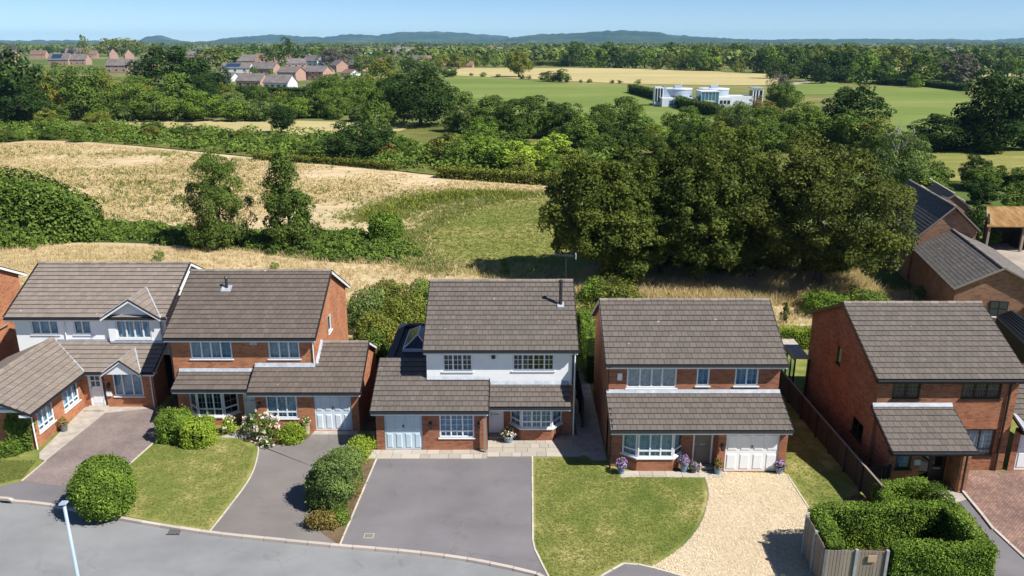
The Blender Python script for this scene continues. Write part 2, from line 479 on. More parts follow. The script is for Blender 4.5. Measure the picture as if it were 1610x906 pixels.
class MB:
    """collects faces for ONE mesh"""

    def __init__(self):
        self.v, self.f, self.mi = [], [], []

    def poly(self, pts, mi=0):
        k = len(self.v)
        self.v += [tuple(p) for p in pts]
        self.f.append(tuple(range(k, k + len(pts))))
        self.mi.append(mi)
        return self

    def hexa(self, b, t, mi=0):
        """bottom ring and top ring of points"""
        n = len(b)
        k = len(self.v)
        self.v += [tuple(p) for p in b] + [tuple(p) for p in t]
        self.f.append(tuple(reversed(range(k, k + n))))
        self.f.append(tuple(range(k + n, k + 2 * n)))
        self.mi += [mi, mi]
        for i in range(n):
            j = (i + 1) % n
            self.f.append((k + i, k + j, k + n + j, k + n + i))
            self.mi.append(mi)
        return self

    def box(self, x0, y0, z0, x1, y1, z1, mi=0):
        return self.hexa([(x0, y0, z0), (x1, y0, z0), (x1, y1, z0), (x0, y1, z0)], [(x0, y0, z1), (x1, y0, z1), (x1, y1, z1), (x0, y1, z1)], mi)

    def fbox(self, F, u0, u1, w0, w1, z0, z1, mi=0):
        b = [F.p(u0, w1, z0), F.p(u1, w1, z0), F.p(u1, w0, z0), F.p(u0, w0, z0)]
        return self.hexa(b, [(p[0], p[1], p[2] + z1 - z0) for p in b], mi)

    def bar(self, a, b, t, mi=0, t2=None):
        a, b = Vector(a), Vector(b)
        d = (b - a).normalized()
        up = Vector((0, 0, 1)) if abs(d.z) < 0.9 else Vector((0, 1, 0))
        s = d.cross(up).normalized() * (t / 2)
        q = s.normalized().cross(d).normalized() * ((t2 or t) / 2)
        return self.hexa([a - s - q, a + s - q, a + s + q, a - s + q], [b - s - q, b + s - q, b + s + q, b - s + q], mi)

    def tube(self, pts, radii, n=8, mi=0, caps=True):
        k = len(self.v)
        for i, p in enumerate(pts):
            p = Vector(p)
            d = (Vector(pts[min(i + 1, len(pts) - 1)]) - Vector(pts[max(i - 1, 0)])).normalized()
            up = Vector((0, 0, 1)) if abs(d.z) < 0.9 else Vector((0, 1, 0))
            s = d.cross(up).normalized()
            q = s.cross(d)
            for j in range(n):
                a = 2 * math.pi * j / n
                self.v.append(tuple(p + (s * math.cos(a) + q * math.sin(a)) * radii[i]))
        for i in range(len(pts) - 1):
            for j in range(n):
                j2 = (j + 1) % n
                self.f.append((k + i * n + j, k + i * n + j2, k + (i + 1) * n + j2, k + (i + 1) * n + j))
                self.mi.append(mi)
        if caps:
            self.f.append(tuple(reversed(range(k, k + n))))
            e = k + (len(pts) - 1) * n
            self.f.append(tuple(range(e, e + n)))
            self.mi += [mi, mi]
        return self

    def lathe(self, c, prof, n=14, mi=0):
        return self.tube([(c[0], c[1], c[2] + z) for _, z in prof], [r for r, _ in prof], n, mi)

    def mesh(self, name, mats, origin=(0, 0, 0), smooth=False):
        me = bpy.data.meshes.new(name)
        ox, oy, oz = origin
        me.from_pydata([(x - ox, y - oy, z - oz) for x, y, z in self.v], [], self.f)
        mats = mats if isinstance(mats, (list, tuple)) else [mats]
        for m in mats:
            me.materials.append(m)
        if len(mats) > 1:
            me.polygons.foreach_set("material_index", self.mi)
        if smooth:
            me.polygons.foreach_set("use_smooth", [True] * len(me.polygons))
        me.update()
        return me

    def part(self, name, mats, parent, label=None, kind=None, smooth=False):
        org = ORG[parent.name]
        o = bpy.data.objects.new(name, self.mesh(name, mats, org, smooth))
        COL.objects.link(o)
        o.parent = parent
        ORG[o.name] = org
        return tag(o, label, None, None, kind)

    def solo(self, name, mats, label=None, cat=None, group=None, kind=None, smooth=False, origin=None):
        org = Vector(origin) if origin is not None else Vector((0, 0, 0))
        o = bpy.data.objects.new(name, self.mesh(name, mats, org, smooth))
        COL.objects.link(o)
        o.location = org
        ORG[o.name] = org
        return tag(o, label, cat, group, kind)


class Fr:
    """a wall's frame: u along the wall, w out of it"""

    def __init__(self, ox, oy, dx=1.0, dy=0.0):
        l = math.hypot(dx, dy)
        self.o, self.d = (ox, oy), (dx / l, dy / l)
        self.n = (self.d[1], -self.d[0])

    def p(self, u, w, z):
        return (self.o[0] + self.d[0] * u + self.n[0] * w, self.o[1] + self.d[1] * u + self.n[1] * w, z)


def front(y):
    return Fr(0, y)


def east(x):
    return Fr(x, 0, 0, 1)        # u = y, faces +x


def west(x):
    return Fr(x, 0, 0, -1)       # u = -y, faces -x


def back(y):
    return Fr(0, y, -1, 0)       # u = -x, faces +y


def wall(mb, F, u0, u1, z0, z1, holes=(), deep=0.12):
    us = sorted({u0, u1, *[h for q in holes for h in q[:2]]})
    zs = sorted({z0, z1, *[h for q in holes for h in q[2:]]})
    for a, b in zip(us, us[1:]):
        for c, d in zip(zs, zs[1:]):
            if any(q[0] <= a and b <= q[1] and q[2] <= c and d <= q[3] for q in holes):
                continue
            mb.poly([F.p(a, 0, c), F.p(b, 0, c), F.p(b, 0, d), F.p(a, 0, d)])
    for a, b, c, d in holes:
        mb.poly([F.p(a, 0, c), F.p(a, 0, d), F.p(a, -deep, d), F.p(a, -deep, c)])
        mb.poly([F.p(b, 0, d), F.p(b, 0, c), F.p(b, -deep, c), F.p(b, -deep, d)])
        mb.poly([F.p(a, 0, d), F.p(b, 0, d), F.p(b, -deep, d), F.p(a, -deep, d)])
        mb.poly([F.p(b, 0, c), F.p(a, 0, c), F.p(a, -deep, c), F.p(b, -deep, c)])


def window(th, F, u0, u1, z0, z1, lights=(1,), transom=None, bars=None, mat=None, cur='net', sill=True, w=-0.03, label=None, glass=None, t=0.072, seed=0):
    """frame with mullions; each light gets a pane, its own glazing grid, the curtain and the sill are sub-parts"""
    rnd = random.Random(int(u0 * 97 + z0 * 31 + seed))
    mat = mat or M['upvc']
    glass = glass or M['glass']
    mb = MB()
    i0, i1, k0, k1 = u0 + 0.004, u1 - 0.004, z0 + 0.004, z1 - 0.004
    a, b = w - 0.06, w
    mb.fbox(F, i0, i1, a, b, k1 - t, k1)
    mb.fbox(F, i0, i1, a, b, k0, k0 + t)
    mb.fbox(F, i0, i0 + t, a, b, k0 + t, k1 - t)
    mb.fbox(F, i1 - t, i1, a, b, k0 + t, k1 - t)
    tot = float(sum(lights))
    edges, x = [], i0 + t
    span = (i1 - i0 - 2 * t)
    for k, l in enumerate(lights):
        wl = span * l / tot
        edges.append((x + (t / 2 if k else 0), x + wl - (t / 2 if k < len(lights) - 1 else 0)))
        x += wl
        if k < len(lights) - 1:
            mb.fbox(F, x - t / 2, x + t / 2, a, b - 0.003, k0 + t, k1 - t)
    zt = None
    if transom:
        zt = k0 + (k1 - k0) * transom
        for e in edges:
            mb.fbox(F, e[0], e[1], a, b - 0.006, zt - t / 2, zt + t / 2)
    wd = mb.part("window", mat, th, label)
    for e in edges:
        cells = [(k0 + t, zt - t / 2), (zt + t / 2, k1 - t)] if zt else [(k0 + t, k1 - t)]
        for c0, c1 in cells:
            p = MB()
            p.fbox(F, e[0], e[1], w - 0.035, w - 0.028, c0, c1)
            p.part("pane", glass, wd)
            if bars:
                g = MB()
                nx, nz = bars[0], (bars[1] if not zt or c1 > zt + t else 1)
                bw = bars[2] / 2 if len(bars) > 2 else 0.011
                for q in range(1, nx):
                    uu = e[0] + (e[1] - e[0]) * q / nx
                    g.fbox(F, uu - bw, uu + bw, w - 0.027, w - 0.018, c0, c1)
                for q in range(1, nz):
                    zz = c0 + (c1 - c0) * q / nz
                    g.fbox(F, e[0], e[1], w - 0.0275, w - 0.019, zz - bw, zz + bw)
                if g.f:
                    g.part("glazing_bar", bars[3] if len(bars) > 3 else mat, wd)
    if sill:
        s = MB()
        s.fbox(F, u0 - 0.06, u1 + 0.06, w, 0.055, z0 - 0.055, z0)
        s.part("sill", mat, wd)
    if cur:
        c = MB()
        n = max(8, int((u1 - u0) / 0.06))
        spans = [(u0, u1)] if cur in ('net', 'blind') else [(u0, u0 + (u1 - u0) * rnd.uniform(.2, .3)), (u1 - (u1 - u0) * rnd.uniform(.2, .3), u1)]
        for s0, s1 in spans:
            m = max(4, int(n * (s1 - s0) / (u1 - u0)))
            ph = rnd.random() * 6
            for q in range(m):
                ua, ub = s0 + (s1 - s0) * q / m, s0 + (s1 - s0) * (q + 1) / m
                wa = w - 0.16 + 0.03 * math.sin(q * 1.9 + ph)
                wb = w - 0.16 + 0.03 * math.sin((q + 1) * 1.9 + ph)
                c.poly([F.p(ua, wa, z0), F.p(ub, wb, z0), F.p(ub, wb, z1), F.p(ua, wa, z1)])
        c.part("curtain", M['net'] if cur == 'net' else M['drape'], wd)
    return wd


def garage_door(th, F, u0, u1, z0, z1, rows=2, cols=4, label=None, paint=None):
    paint = paint or M['upvc']
    mb = MB()
    mb.fbox(F, u0, u1, -0.09, -0.05, z0, z1)
    d = mb.part("garage_door", paint, th, label)
    f = MB()
    f.fbox(F, u0 - 0.07, u0, -0.08, -0.01, z0, z1 + 0.07)
    f.fbox(F, u1, u1 + 0.07, -0.08, -0.01, z0, z1 + 0.07)
    f.fbox(F, u0, u1, -0.08, -0.012, z1, z1 + 0.07)
    f.part("door_frame", M['upvc'], d)
    pw, ph = (u1 - u0) / cols, (z1 - z0) / rows
    for i in range(cols):
        for j in range(rows):
            p = MB()
            a, b, c, e = u0 + i * pw + .07, u0 + (i + 1) * pw - .07, z0 + j * ph + .09, z0 + (j + 1) * ph - .09
            p.hexa([F.p(a, -.05, c), F.p(b, -.05, c), F.p(b, -.05, e), F.p(a, -.05, e)], [F.p(a + .05, -.022, c + .05), F.p(b - .05, -.022, c + .05), F.p(b - .05, -.022, e - .05), F.p(a + .05, -.022, e - .05)])
            p.part("panel", paint, d)
    h = MB()
    um = (u0 + u1) / 2
    h.fbox(F, um - .03, um + .03, -.05, -.01, z0 + (z1 - z0) * .62, z0 + (z1 - z0) * .62 + .11)
    h.part("handle", M['gutter'], d)


def front_door(th, F, u0, u1, z0, z1, mat, glazed=False, label=None, frame=None, slot=True):
    frame = frame or M['upvc']
    f = MB()
    f.fbox(F, u0, u0 + .07, -.10, -.02, z0, z1)
    f.fbox(F, u1 - .07, u1, -.10, -.02, z0, z1)
    f.fbox(F, u0 + .07, u1 - .07, -.10, -.02, z1 - .07, z1)
    fo = f.part("door_frame", frame, th)
    d = MB()
    d.fbox(F, u0 + .07, u1 - .07, -.09, -.05, z0, z1 - .07)
    do = d.part("door", mat, th, label)
    w = u1 - u0 - .14
    hm = z0 + (z1 - z0) * .52
    for i in range(2):
        a = u0 + .07 + w * (.12 + .42 * i)
        for c, e in ((z0 + .15, hm - .12),) + (() if glazed else ((hm + .12, z1 - .22),)):
            p = MB()
            p.fbox(F, a, a + w * .34, -.05, -.035, c, e)
            p.part("panel", mat, do)
    if glazed:
        for i in range(2):
            for j in range(2):
                a = u0 + .07 + w * (.12 + .42 * i)
                c = hm + .1 + j * (z1 - .25 - hm) * .5
                g = MB()
                g.fbox(F, a, a + w * .34, -.05, -.042, c, c + (z1 - .32 - hm) * .46)
                g.part("pane", M['far_window'], do)
    h = MB()
    h.fbox(F, u0 + .12, u0 + .16, -.05, .0, hm - .02, hm + .1)
    if slot:
        h.fbox(F, (u0 + u1) / 2 - .13, (u0 + u1) / 2 + .13, -.05, -.03, hm, hm + .05)
    h.part("handle", M['lead'], do)
    return do


# ------------------------------------------------------------------ tiled roofs
TILES = {}          # thing name -> list of tiles waiting
TW, TG = 0.30, 0.335
_tile_cache = {}


def tile_solid(w, g, edge=0.060):
    """profile of one tile in (x, y, z): thick dark lower edge, thin upper end"""
    e = 0.05
    return [(0.007, 0, 0.004), (w - 0.007, 0, 0.004), (w - 0.007, g + e, 0.0), (0.007, g + e, 0.0)], [(0.007, 0, edge), (w - 0.007, 0, edge), (w - 0.007, g + e, 0.013), (0.007, g + e, 0.013)]


def clip_poly(pts, conv):
    """clip a polygon by a convex counter-clockwise one (u, v)"""
    out = list(pts)
    n = len(conv)
    for i in range(n):
        (ax, ay), (bx, by) = conv[i], conv[(i + 1) % n]
        src, out = out, []
        for k in range(len(src)):
            p, q = src[k], src[(k + 1) % len(src)]
            dp = (bx - ax) * (p[1] - ay) - (by - ay) * (p[0] - ax)
            dq = (bx - ax) * (q[1] - ay) - (by - ay) * (q[0] - ax)
            if dp >= -1e-6:
                out.append(p)
            if (dp >= -1e-6) != (dq >= -1e-6):
                t = dp / (dp - dq)
                out.append((p[0] + (q[0] - p[0]) * t, p[1] + (q[1] - p[1]) * t))
        if len(out) < 3:
            return []
    return out


def roof(th, O, ud, vd, polys, mat, name="roof", tw=TW, tg=TG, label=None, slab=0.09, edge=0.060, bond=0.5):
    """a roof slope: O its lower corner, ud along the eaves, vd up the slope, polys convex outlines in (u, v); the tiles are laid later by lay_tiles"""
    O, ud, vd = Vector(O), Vector(ud).normalized(), Vector(vd).normalized()
    n = ud.cross(vd).normalized()
    mb = MB()
    for pl in polys:
        b = [O + ud * u + vd * v - n * slab for u, v in pl]
        t = [O + ud * u + vd * v - n * 0.004 for u, v in pl]
        mb.hexa(b, t)
    ro = mb.part(name, M['deck'], th, label)
    umin = min(u for pl in polys for u, v in pl)
    umax = max(u for pl in polys for u, v in pl)
    vmax = max(v for pl in polys for u, v in pl)
    vmin = min(v for pl in polys for u, v in pl)
    rnd = random.Random(len(TILES) * 7 + int(O.x * 13))
    r = 0
    v = vmin
    while v < vmax - 0.02:
        off = bond * tw if r % 2 else 0.0
        u = umin - off
        while u < umax - 0.01:
            rect = [(u, v), (u + tw, v), (u + tw, v + tg), (u, v + tg)]
            for pl in polys:
                c = clip_poly(rect, pl)
                if len(c) < 3:
                    continue
                area = 0.5 * abs(sum(c[i][0] * c[(i + 1) % len(c)][1] - c[(i + 1) % len(c)][0] * c[i][1] for i in range(len(c))))
                if area < 0.004:
                    continue
                full = area > 0.985 * tw * tg
                p = O + ud * u + vd * v
                TILES.setdefault(th.name, []).append(((p - CAMP).length, full, ro, p, ud, vd, n, c, (u, v), mat, tw, tg, edge, rnd.random(), rnd.gauss(0, 1), rnd.gauss(0, 1)))
            u += tw
        v += tg
        r += 1
    return ro


def lay_tiles(th, limit=300):
    """the nearest whole tiles become parts of their roof slope, the rest one part of the house"""
    lst = TILES.pop(th.name, [])
    lst.sort(key=lambda t: (not t[1], t[0]))
    org = ORG[th.name]
    rest = MB()
    tint = []
    mats = []
    for k, (d, full, ro, p, ud, vd, n, c, uv, mat, tw, tg, edge, rv, j1, j2) in enumerate(lst):
        tilt = 0.006 * j1
        vd2 = (vd + n * tilt + ud * 0.004 * j2).normalized()
        ud2 = (ud - vd * 0.004 * j2).normalized()
        n2 = ud2.cross(vd2).normalized()
        if k < limit and full:
            key = (mat.name, tw, tg, edge)
            if key not in _tile_cache:
                b, t = tile_solid(tw, tg, edge)
                m = MB().hexa(b, t)
                m.mi = [0, 0, 1, 0, 0, 0]
                _tile_cache[key] = m.mesh("tile", [mat, M['tile_edge']])
            o = bpy.data.objects.new("tile", _tile_cache[key])
            COL.objects.link(o)
            o.parent = ro
            o.matrix_local = Matrix((
                (ud2.x, vd2.x, n2.x, p.x - org.x), (ud2.y, vd2.y, n2.y, p.y - org.y), (ud2.z, vd2.z, n2.z, p.z - org.z), (0, 0, 0, 1)))
        else:
            if mat not in mats:
                mats.append(mat)
            mi = mats.index(mat)
            u0, v0 = uv
            cx = sum(q[0] for q in c) / len(c)
            bot, top = [], []
            for (u, v) in c:
                uu = u + (0.007 if u < cx else -0.007) - u0
                vv = (v - v0)
                f = vv / tg
                z = edge + (0.016 - edge) * f
                bot.append(p + ud2 * uu + vd2 * vv + n * 0.001)
                top.append(p + ud2 * uu + vd2 * vv + n2 * z)
            k0 = len(rest.f)
            rest.hexa(bot, top, mi)
            m = len(c)
            for q in range(m):
                a, b2 = c[q], c[(q + 1) % m]
                if abs(a[1] - v0) < 1e-4 and abs(b2[1] - v0) < 1e-4:
                    rest.mi[k0 + 2 + q] = -1
            tint += [rv] * (len(rest.f) - k0)
    if rest.f:
        em = len(mats)
        rest.mi = [em if q < 0 else q for q in rest.mi]
        o = rest.part("roof_tiles", mats + [M['tile_edge']], th, None, "stuff")
        a = o.data.attributes.new("tint", 'FLOAT', 'FACE')
        a.data.foreach_set("value", tint)


_ridge_mesh = {}


def ridge(th, ro, a, b, mat=None, r=0.12, step=0.42, seed=3):
    """half-round ridge tiles laid along a line, each a piece of its roof slope"""
    mat = mat or M['ridge']
    a, b = Vector(a), Vector(b)
    d = b - a
    n = max(1, int(d.length / step))
    st = d.length / n
    d.normalize()
    s = d.cross(Vector((0, 0, 1))).normalized()
    up = s.cross(d)
    key = (mat.name, round(st, 3), r)
    if key not in _ridge_mesh:
        mb = MB()
        k = 6
        ring = [(math.cos(math.pi * i / k), math.sin(math.pi * i / k)) for i in range(k + 1)]
        for i in range(k):
            (c0, s0), (c1, s1) = ring[i], ring[i + 1]
            l = st - 0.012
            mb.poly([(0, c0 * r, s0 * r * .8), (l, c0 * r * .97, s0 * r * .77), (l, c1 * r * .97, s1 * r * .77), (0, c1 * r, s1 * r * .8)])
        mb.poly([(0, c * r, q * r * .8) for c, q in ring])
        mb.poly([(st - 0.012, c * r, q * r * .77) for c, q in reversed(ring)])
        _ridge_mesh[key] = mb.mesh("ridge_tile", mat)
    org = ORG[th.name]
    rnd = random.Random(seed)
    for i in range(n):
        o = bpy.data.objects.new("ridge_tile", _ridge_mesh[key])
        COL.objects.link(o)
        o.parent = ro
        p = a + d * (i * st) - org + Vector((0, 0, rnd.uniform(-.006, .006)))
        o.matrix_local = Matrix(((d.x, s.x, up.x, p.x), (d.y, s.y, up.y, p.y), (d.z, s.z, up.z, p.z), (0, 0, 0, 1)))


def gutter(th, x0, x1, y, z, mat=None, fascia=True, soffit=0.3):
    """front gutter below an eaves edge at (y, z) with the fascia board and soffit behind it"""
    g = MB()
    g.tube([(x0, y - .045, z - .055), (x1, y - .045, z - .055)], [.058, .058], 8)
    g.part("gutter", mat or M['gutter'], th)
    if fascia:
        f = MB()
        f.box(x0 + .02, y + .012, z - .21, x1 - .02, y + .045, z - .012)
        f.box(x0 + .02, y + .046, z - .21, x1 - .02, y + soffit, z - .185)
        f.part("fascia", fascia if not isinstance(fascia, bool) else M['upvc'], th)


def pipe(th, pts, mat=None, r=0.035, name="downpipe"):
    g = MB()
    g.tube(pts, [r] * len(pts), 8)
    return g.part(name, mat or M['gutter'], th)


def verge(th, a, b, mat, off=0.0, t=0.05, h=0.17, name="bargeboard"):
    """board down a gable edge from a to b, a little outside it"""
    a, b = Vector(a), Vector(b)
    if mat is M['upvc']:
        c = MB()
        q = Vector((0, 0, .035))
        c.hexa([a + Vector((-t, 0, 0)), a + Vector((t, 0, 0)), b + Vector((t, 0, 0)), b + Vector((-t, 0, 0))], [a + q + Vector((-t, 0, 0)), a + q + Vector((t, 0, 0)), b + q + Vector((t, 0, 0)), b + q + Vector((-t, 0, 0))])
        c.part("verge_cap", M['gutter'], th)
    m = MB()
    m.hexa([a + Vector((off - t / 2, 0, -h)), a + Vector((off + t / 2, 0, -h)), b + Vector((off + t / 2, 0, -h)), b + Vector((off - t / 2, 0, -h))],
           [a + Vector((off - t / 2, 0, 0)), a + Vector((off + t / 2, 0, 0)), b + Vector((off + t / 2, 0, 0)), b + Vector((off - t / 2, 0, 0))])
    return m.part(name, mat, th)


def main_block(th, wx0, wx1, yf, yb, vx0, vx1, ye, yr, yeb, ze, zr, wmat, tmat, holes_f=(), holes_r=(), holes_l=(), z0=0.0, vm=None, fm=None, gm=None, front_z0=0.0, wall_label=None, vb=None):
    """two-storey gabled block: four walls, gables, tiled front slope, back slope, ridge, verges, gutter"""
    mb = MB()
    wall(mb, front(yf), wx0, wx1, front_z0, ze - .03, holes_f)
    mb.part("wall", wmat, th, wall_label)
    sl = (zr - ze) / (yr - ye)
    for F, holes, x in ((east(wx1), holes_r, wx1), (west(wx0), holes_l, wx0)):
        m = MB()
        u0, u1 = (yf, yb) if F.d[1] > 0 else (-yb, -yf)
        zt = ze - .03
        wall(m, F, u0, u1, z0, zt, holes)
        zf = ze + sl * (yf - ye) - .05
        zb = ze + (zr - ze) / (yeb - yr) * (yeb - yb) - .05
        q = [(x, yf, zt), (x, yb, zt), (x, yb, zb), (x, yr, zr - .05), (x, yf, zf)]
        m.poly(q if F.d[1] > 0 else q[::-1])
        m.part("wall", wmat, th)
    m = MB()
    wall(m, back(yb), -wx1, -wx0, z0, ze - .03)
    m.part("wall", wmat, th)
    c = math.hypot(yr - ye, zr - ze)
    ro = roof(th, (vx0, ye, ze), (1, 0, 0), (0, yr - ye, zr - ze), [[(0, 0), (vx1 - vx0, 0), (vx1 - vx0, c), (0, c)]], tmat)
    b = MB()
    b.hexa([(vx0, yr, zr - .09), (vx1, yr, zr - .09), (vx1, yeb, ze - .09), (vx0, yeb, ze - .09)], [(vx0, yr, zr + .02), (vx1, yr, zr + .02), (vx1, yeb, ze + .02), (vx0, yeb, ze + .02)])
    b.part("roof", tmat, th)
    ridge(th, ro, (vx0, yr, zr + .01), (vx1, yr, zr + .01), seed=int(wx0))
    gutter(th, vx0, vx1, ye, ze, gm, fm if fm else True)
    vm = vm or M['gutter']
    for x in (vx0 - .012, vx1 + .012):
        verge(th, (x, ye, ze + .03), (x, yr, zr + .03), vm)
        verge(th, (x, yr, zr + .03), (x, yeb, ze + .03), vb or vm)
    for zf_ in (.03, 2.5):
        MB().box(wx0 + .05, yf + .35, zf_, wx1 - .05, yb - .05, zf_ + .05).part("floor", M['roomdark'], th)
    return ro


def lean_to(th, x0, x1, ye, yt, ze, zt, tmat, flash=True, fm=None, gm=None, polys=None, gut=True):
    c = math.hypot(yt - ye, zt - ze)
    ro = roof(th, (x0, ye, ze), (1, 0, 0), (0, yt - ye, zt - ze), polys or [[(0, 0), (x1 - x0, 0), (x1 - x0, c), (0, c)]], tmat)
    if gut:
        gutter(th, x0, x1, ye, ze, gm, fm if fm else True, soffit=0.5)
    if flash:
        f = MB()
        f.hexa([(x0 + .02, yt - .13, zt + .0), (x1 - .02, yt - .13, zt + .0), (x1 - .02, yt + .03, zt + .05), (x0 + .02, yt + .03, zt + .05)],
               [(x0 + .02, yt - .14, zt + .03), (x1 - .02, yt - .14, zt + .03), (x1 - .02, yt - .02, zt + .17), (x0 + .02, yt - .02, zt + .17)])
        f.part("flashing", M['lead'], th)
    return ro


def bay(th, u0, u1, f0, f1, yw, yf, z0, z1, bm, n_front=3, transom=0.26, bars=None, cur='net'):
    """splayed bay: brick base, three framed faces, sill board"""
    b = MB()
    b.hexa([(u0, yw + .02, -.03), (f0, yf, -.03), (f1, yf, -.03), (u1, yw + .02, -.03)][::1], [(u0, yw + .02, z0 - .07), (f0, yf, z0 - .07), (f1, yf, z0 - .07), (u1, yw + .02, z0 - .07)])
    b.part("bay_wall", bm, th)
    s = MB()
    e = .07
    s.hexa([(u0 - e, yw + .02, z0 - .07), (f0 - e * .5, yf - e, z0 - .07), (f1 + e * .5, yf - e, z0 - .07), (u1 + e, yw + .02, z0 - .07)],
           [(u0 - e, yw + .02, z0), (f0 - e * .5, yf - e, z0), (f1 + e * .5, yf - e, z0), (u1 + e, yw + .02, z0)])
    s.part("bay_sill", M['upvc'], th)
    F1 = Fr(f0, yf, 1, 0)
    window(th, F1, .02, f1 - f0 - .02, z0, z1, (1,) * n_front, transom, bars, cur=cur, sill=False, w=0.0)
    d = math.hypot(f0 - u0, yw - yf)
    window(th, Fr(u0, yw, f0 - u0, yf - yw), .02, d - .02, z0, z1, (1,), transom, bars, cur=cur, sill=False, w=0.0)
    window(th, Fr(f1, yf, u1 - f1, yw - yf), .02, d - .02, z0, z1, (1,), transom, bars, cur=cur, sill=False, w=0.0)
    t = MB()
    t.hexa([(u0, yw + .02, z1), (f0, yf, z1), (f1, yf, z1), (u1, yw + .02, z1)], [(u0, yw + .02, z1 + .16), (f0, yf, z1 + .16), (f1, yf, z1 + .16), (u1, yw + .02, z1 + .16)])
    t.part("bay_head", M['upvc'], th)


def bracket(th, x, yw, z):
    m = MB()
    m.bar((x, yw, z - .42), (x, yw - .03, z), .07)
    m.bar((x, yw - .02, z - .36), (x, yw - .5, z - .03), .06)
    m.part("eaves_bracket", M['upvc'], th)


def lantern(th, F, u, z, mat=None):
    m = MB()
    m.fbox(F, u - .05, u + .05, 0, .02, z, z + .2)
    m.fbox(F, u - .02, u + .02, .02, .14, z + .16, z + .19)
    m.fbox(F, u - .07, u + .07, .09, .22, z - .08, z + .14)
    m.part("wall_lantern", mat or M['gutter'], th)

# ------------------------------------------------------------------ ground
def px(*pp, z=0.0):
    return [tuple(at(a, b, z))[:2] for a, b in pp]


def smooth_line(pts, k=4):
    """Catmull-Rom through the points"""
    out = []
    P = [pts[0]] + list(pts) + [pts[-1]]
    for i in range(1, len(P) - 2):
        p0, p1, p2, p3 = (Vector(q) for q in P[i - 1:i + 3])
        for j in range(k):
            t = j / k
            q = 0.5 * ((2 * p1) + (-p0 + p2) * t + (2 * p0 - 5 * p1 + 4 * p2 - p3) * t * t + (-p0 + 3 * p1 - 3 * p2 + p3) * t ** 3)
            out.append((q.x, q.y))
    out.append(tuple(pts[-1])[:2])
    return out


def sheet(name, pts, z, mat, kind="structure"):
    m = MB()
    m.poly([(x, y, z) for x, y in pts])
    o = m.solo(name, mat, kind=kind)
    return o


def stones_along(name, line, w, h, z, step, mat, side=0.0, piece="kerb_stone", gap=0.026):
    """a run of kerb or edging stones, each its own piece, under one structure"""
    root = bpy.data.objects.new(name, None)
    COL.objects.link(root)
    root["kind"] = "structure"
    root.location = (line[0][0], line[0][1], z)
    ORG[root.name] = Vector(root.location)
    pts = [Vector((p[0], p[1])) for p in line]
    acc = [0.0]
    for a, b in zip(pts, pts[1:]):
        acc.append(acc[-1] + (b - a).length)

    def atl(s):
        for i in range(len(pts) - 1):
            if s <= acc[i + 1] or i == len(pts) - 2:
                return pts[i].lerp(pts[i + 1], (s - acc[i]) / max(1e-6, acc[i + 1] - acc[i]))
    n = max(1, int(acc[-1] / step))
    st = acc[-1] / n
    rnd = random.Random(n)
    for i in range(n):
        a, b = atl(i * st), atl((i + 1) * st)
        d = (b - a).normalized()
        s = Vector((d.y, -d.x))
        a2, b2 = a + d * gap * .5, b - d * gap * .5
        o0, o1 = s * (side - w / 2), s * (side + w / 2)
        zz = z + rnd.uniform(-.006, .006)
        m = MB()
        m.hexa([(*(a2 + o1), zz - h), (*(b2 + o1), zz - h), (*(b2 + o0), zz - h), (*(a2 + o0), zz - h)],
               [(*(a2 + o1), zz), (*(b2 + o1), zz), (*(b2 + o0), zz), (*(a2 + o0), zz)])
        m.part(piece, mat, root)
    return root


KERB = smooth_line([(-45.0, 31.4)] + px((-60, 781), (0, 787), (50, 791), (100, 798), (170, 812), (250, 826), (327, 838), (430, 849), (535, 859), (640, 868), (740, 881), (850, 905)) + [(1.7, 24.4), (3.2, 23.8)], 4)
FAR = 13000.0
# one sheet to the horizon, a step below the gardens
sheet("ground", [(-FAR, -60), (FAR, -60), (FAR, FAR), (-FAR, FAR)], -0.16, M['plainland'])
sheet("road", [(-45.0, 4.0)] + [(6.0, 4.0), (6.0, 24.0)] + [(x, y - .02) for x, y in reversed(KERB)], -0.10, M['road'])
yard_pts = KERB + [(7.0, 23.3), (16.6, 22.6), (45.0, 22.0), (45.0, 50.0), (-70.0, 50.0), (-70, 31.4)]
sheet("garden_ground", yard_pts, -0.012, M['lawn'])
stones_along("kerb", KERB, 0.15, 0.18, 0.02, 0.92, M['kerb'], side=-0.06)

# left plot
sheet("footway", px((-60, 765), (0, 765), (34, 757), (108, 766), (175, 806), (170, 812), (100, 798), (50, 791), (0, 787), (-90, 780)), 0.004, M['drive_b'])
sheet("block_drive", px((72, 725), (150, 662), (165, 650), (240, 642), (262, 655), (255, 690), (240, 698), (203, 731), (172, 806), (108, 766), (34, 757)), 0.008, M['block_a'])
sheet("wall_path", px((62, 712), (62, 722), (72, 725), (165, 650), (185, 648), (240, 642), (240, 634), (140, 634)), 0.012, M['concrete'])
lawn_curve = smooth_line(px((378, 690), (400, 697), (405, 708), (393, 749), (358, 798), (327, 837)), 5)
sheet("front_lawn", px((173, 807), (203, 731), (240, 698), (300, 690), (345, 688)) + lawn_curve, 0.010, M['lawn'])
drive2 = lawn_curve[::-1] + px((412, 700), (440, 690), (478, 690), (495, 676), (566, 676), (575, 690), (560, 715), (520, 745), (482, 795), (505, 838), (536, 858), (430, 848))
sheet("tarmac_drive", drive2, 0.006, M['drive_a'])
sheet("drive_apron", [(-10.2, 36.2), (-7.8, 36.2), (-7.8, 36.62), (-10.2, 36.62)], 0.012, M['concrete'])
sheet("front_path", px((345, 688), (378, 690), (400, 697), (425, 690), (440, 672), (440, 655), (395, 655), (392, 672)), 0.011, M['concrete'])
sheet("planting_bed", px((575, 680), (592, 722), (534, 858), (505, 838), (482, 795), (520, 745), (560, 715)), 0.009, M['soil'])
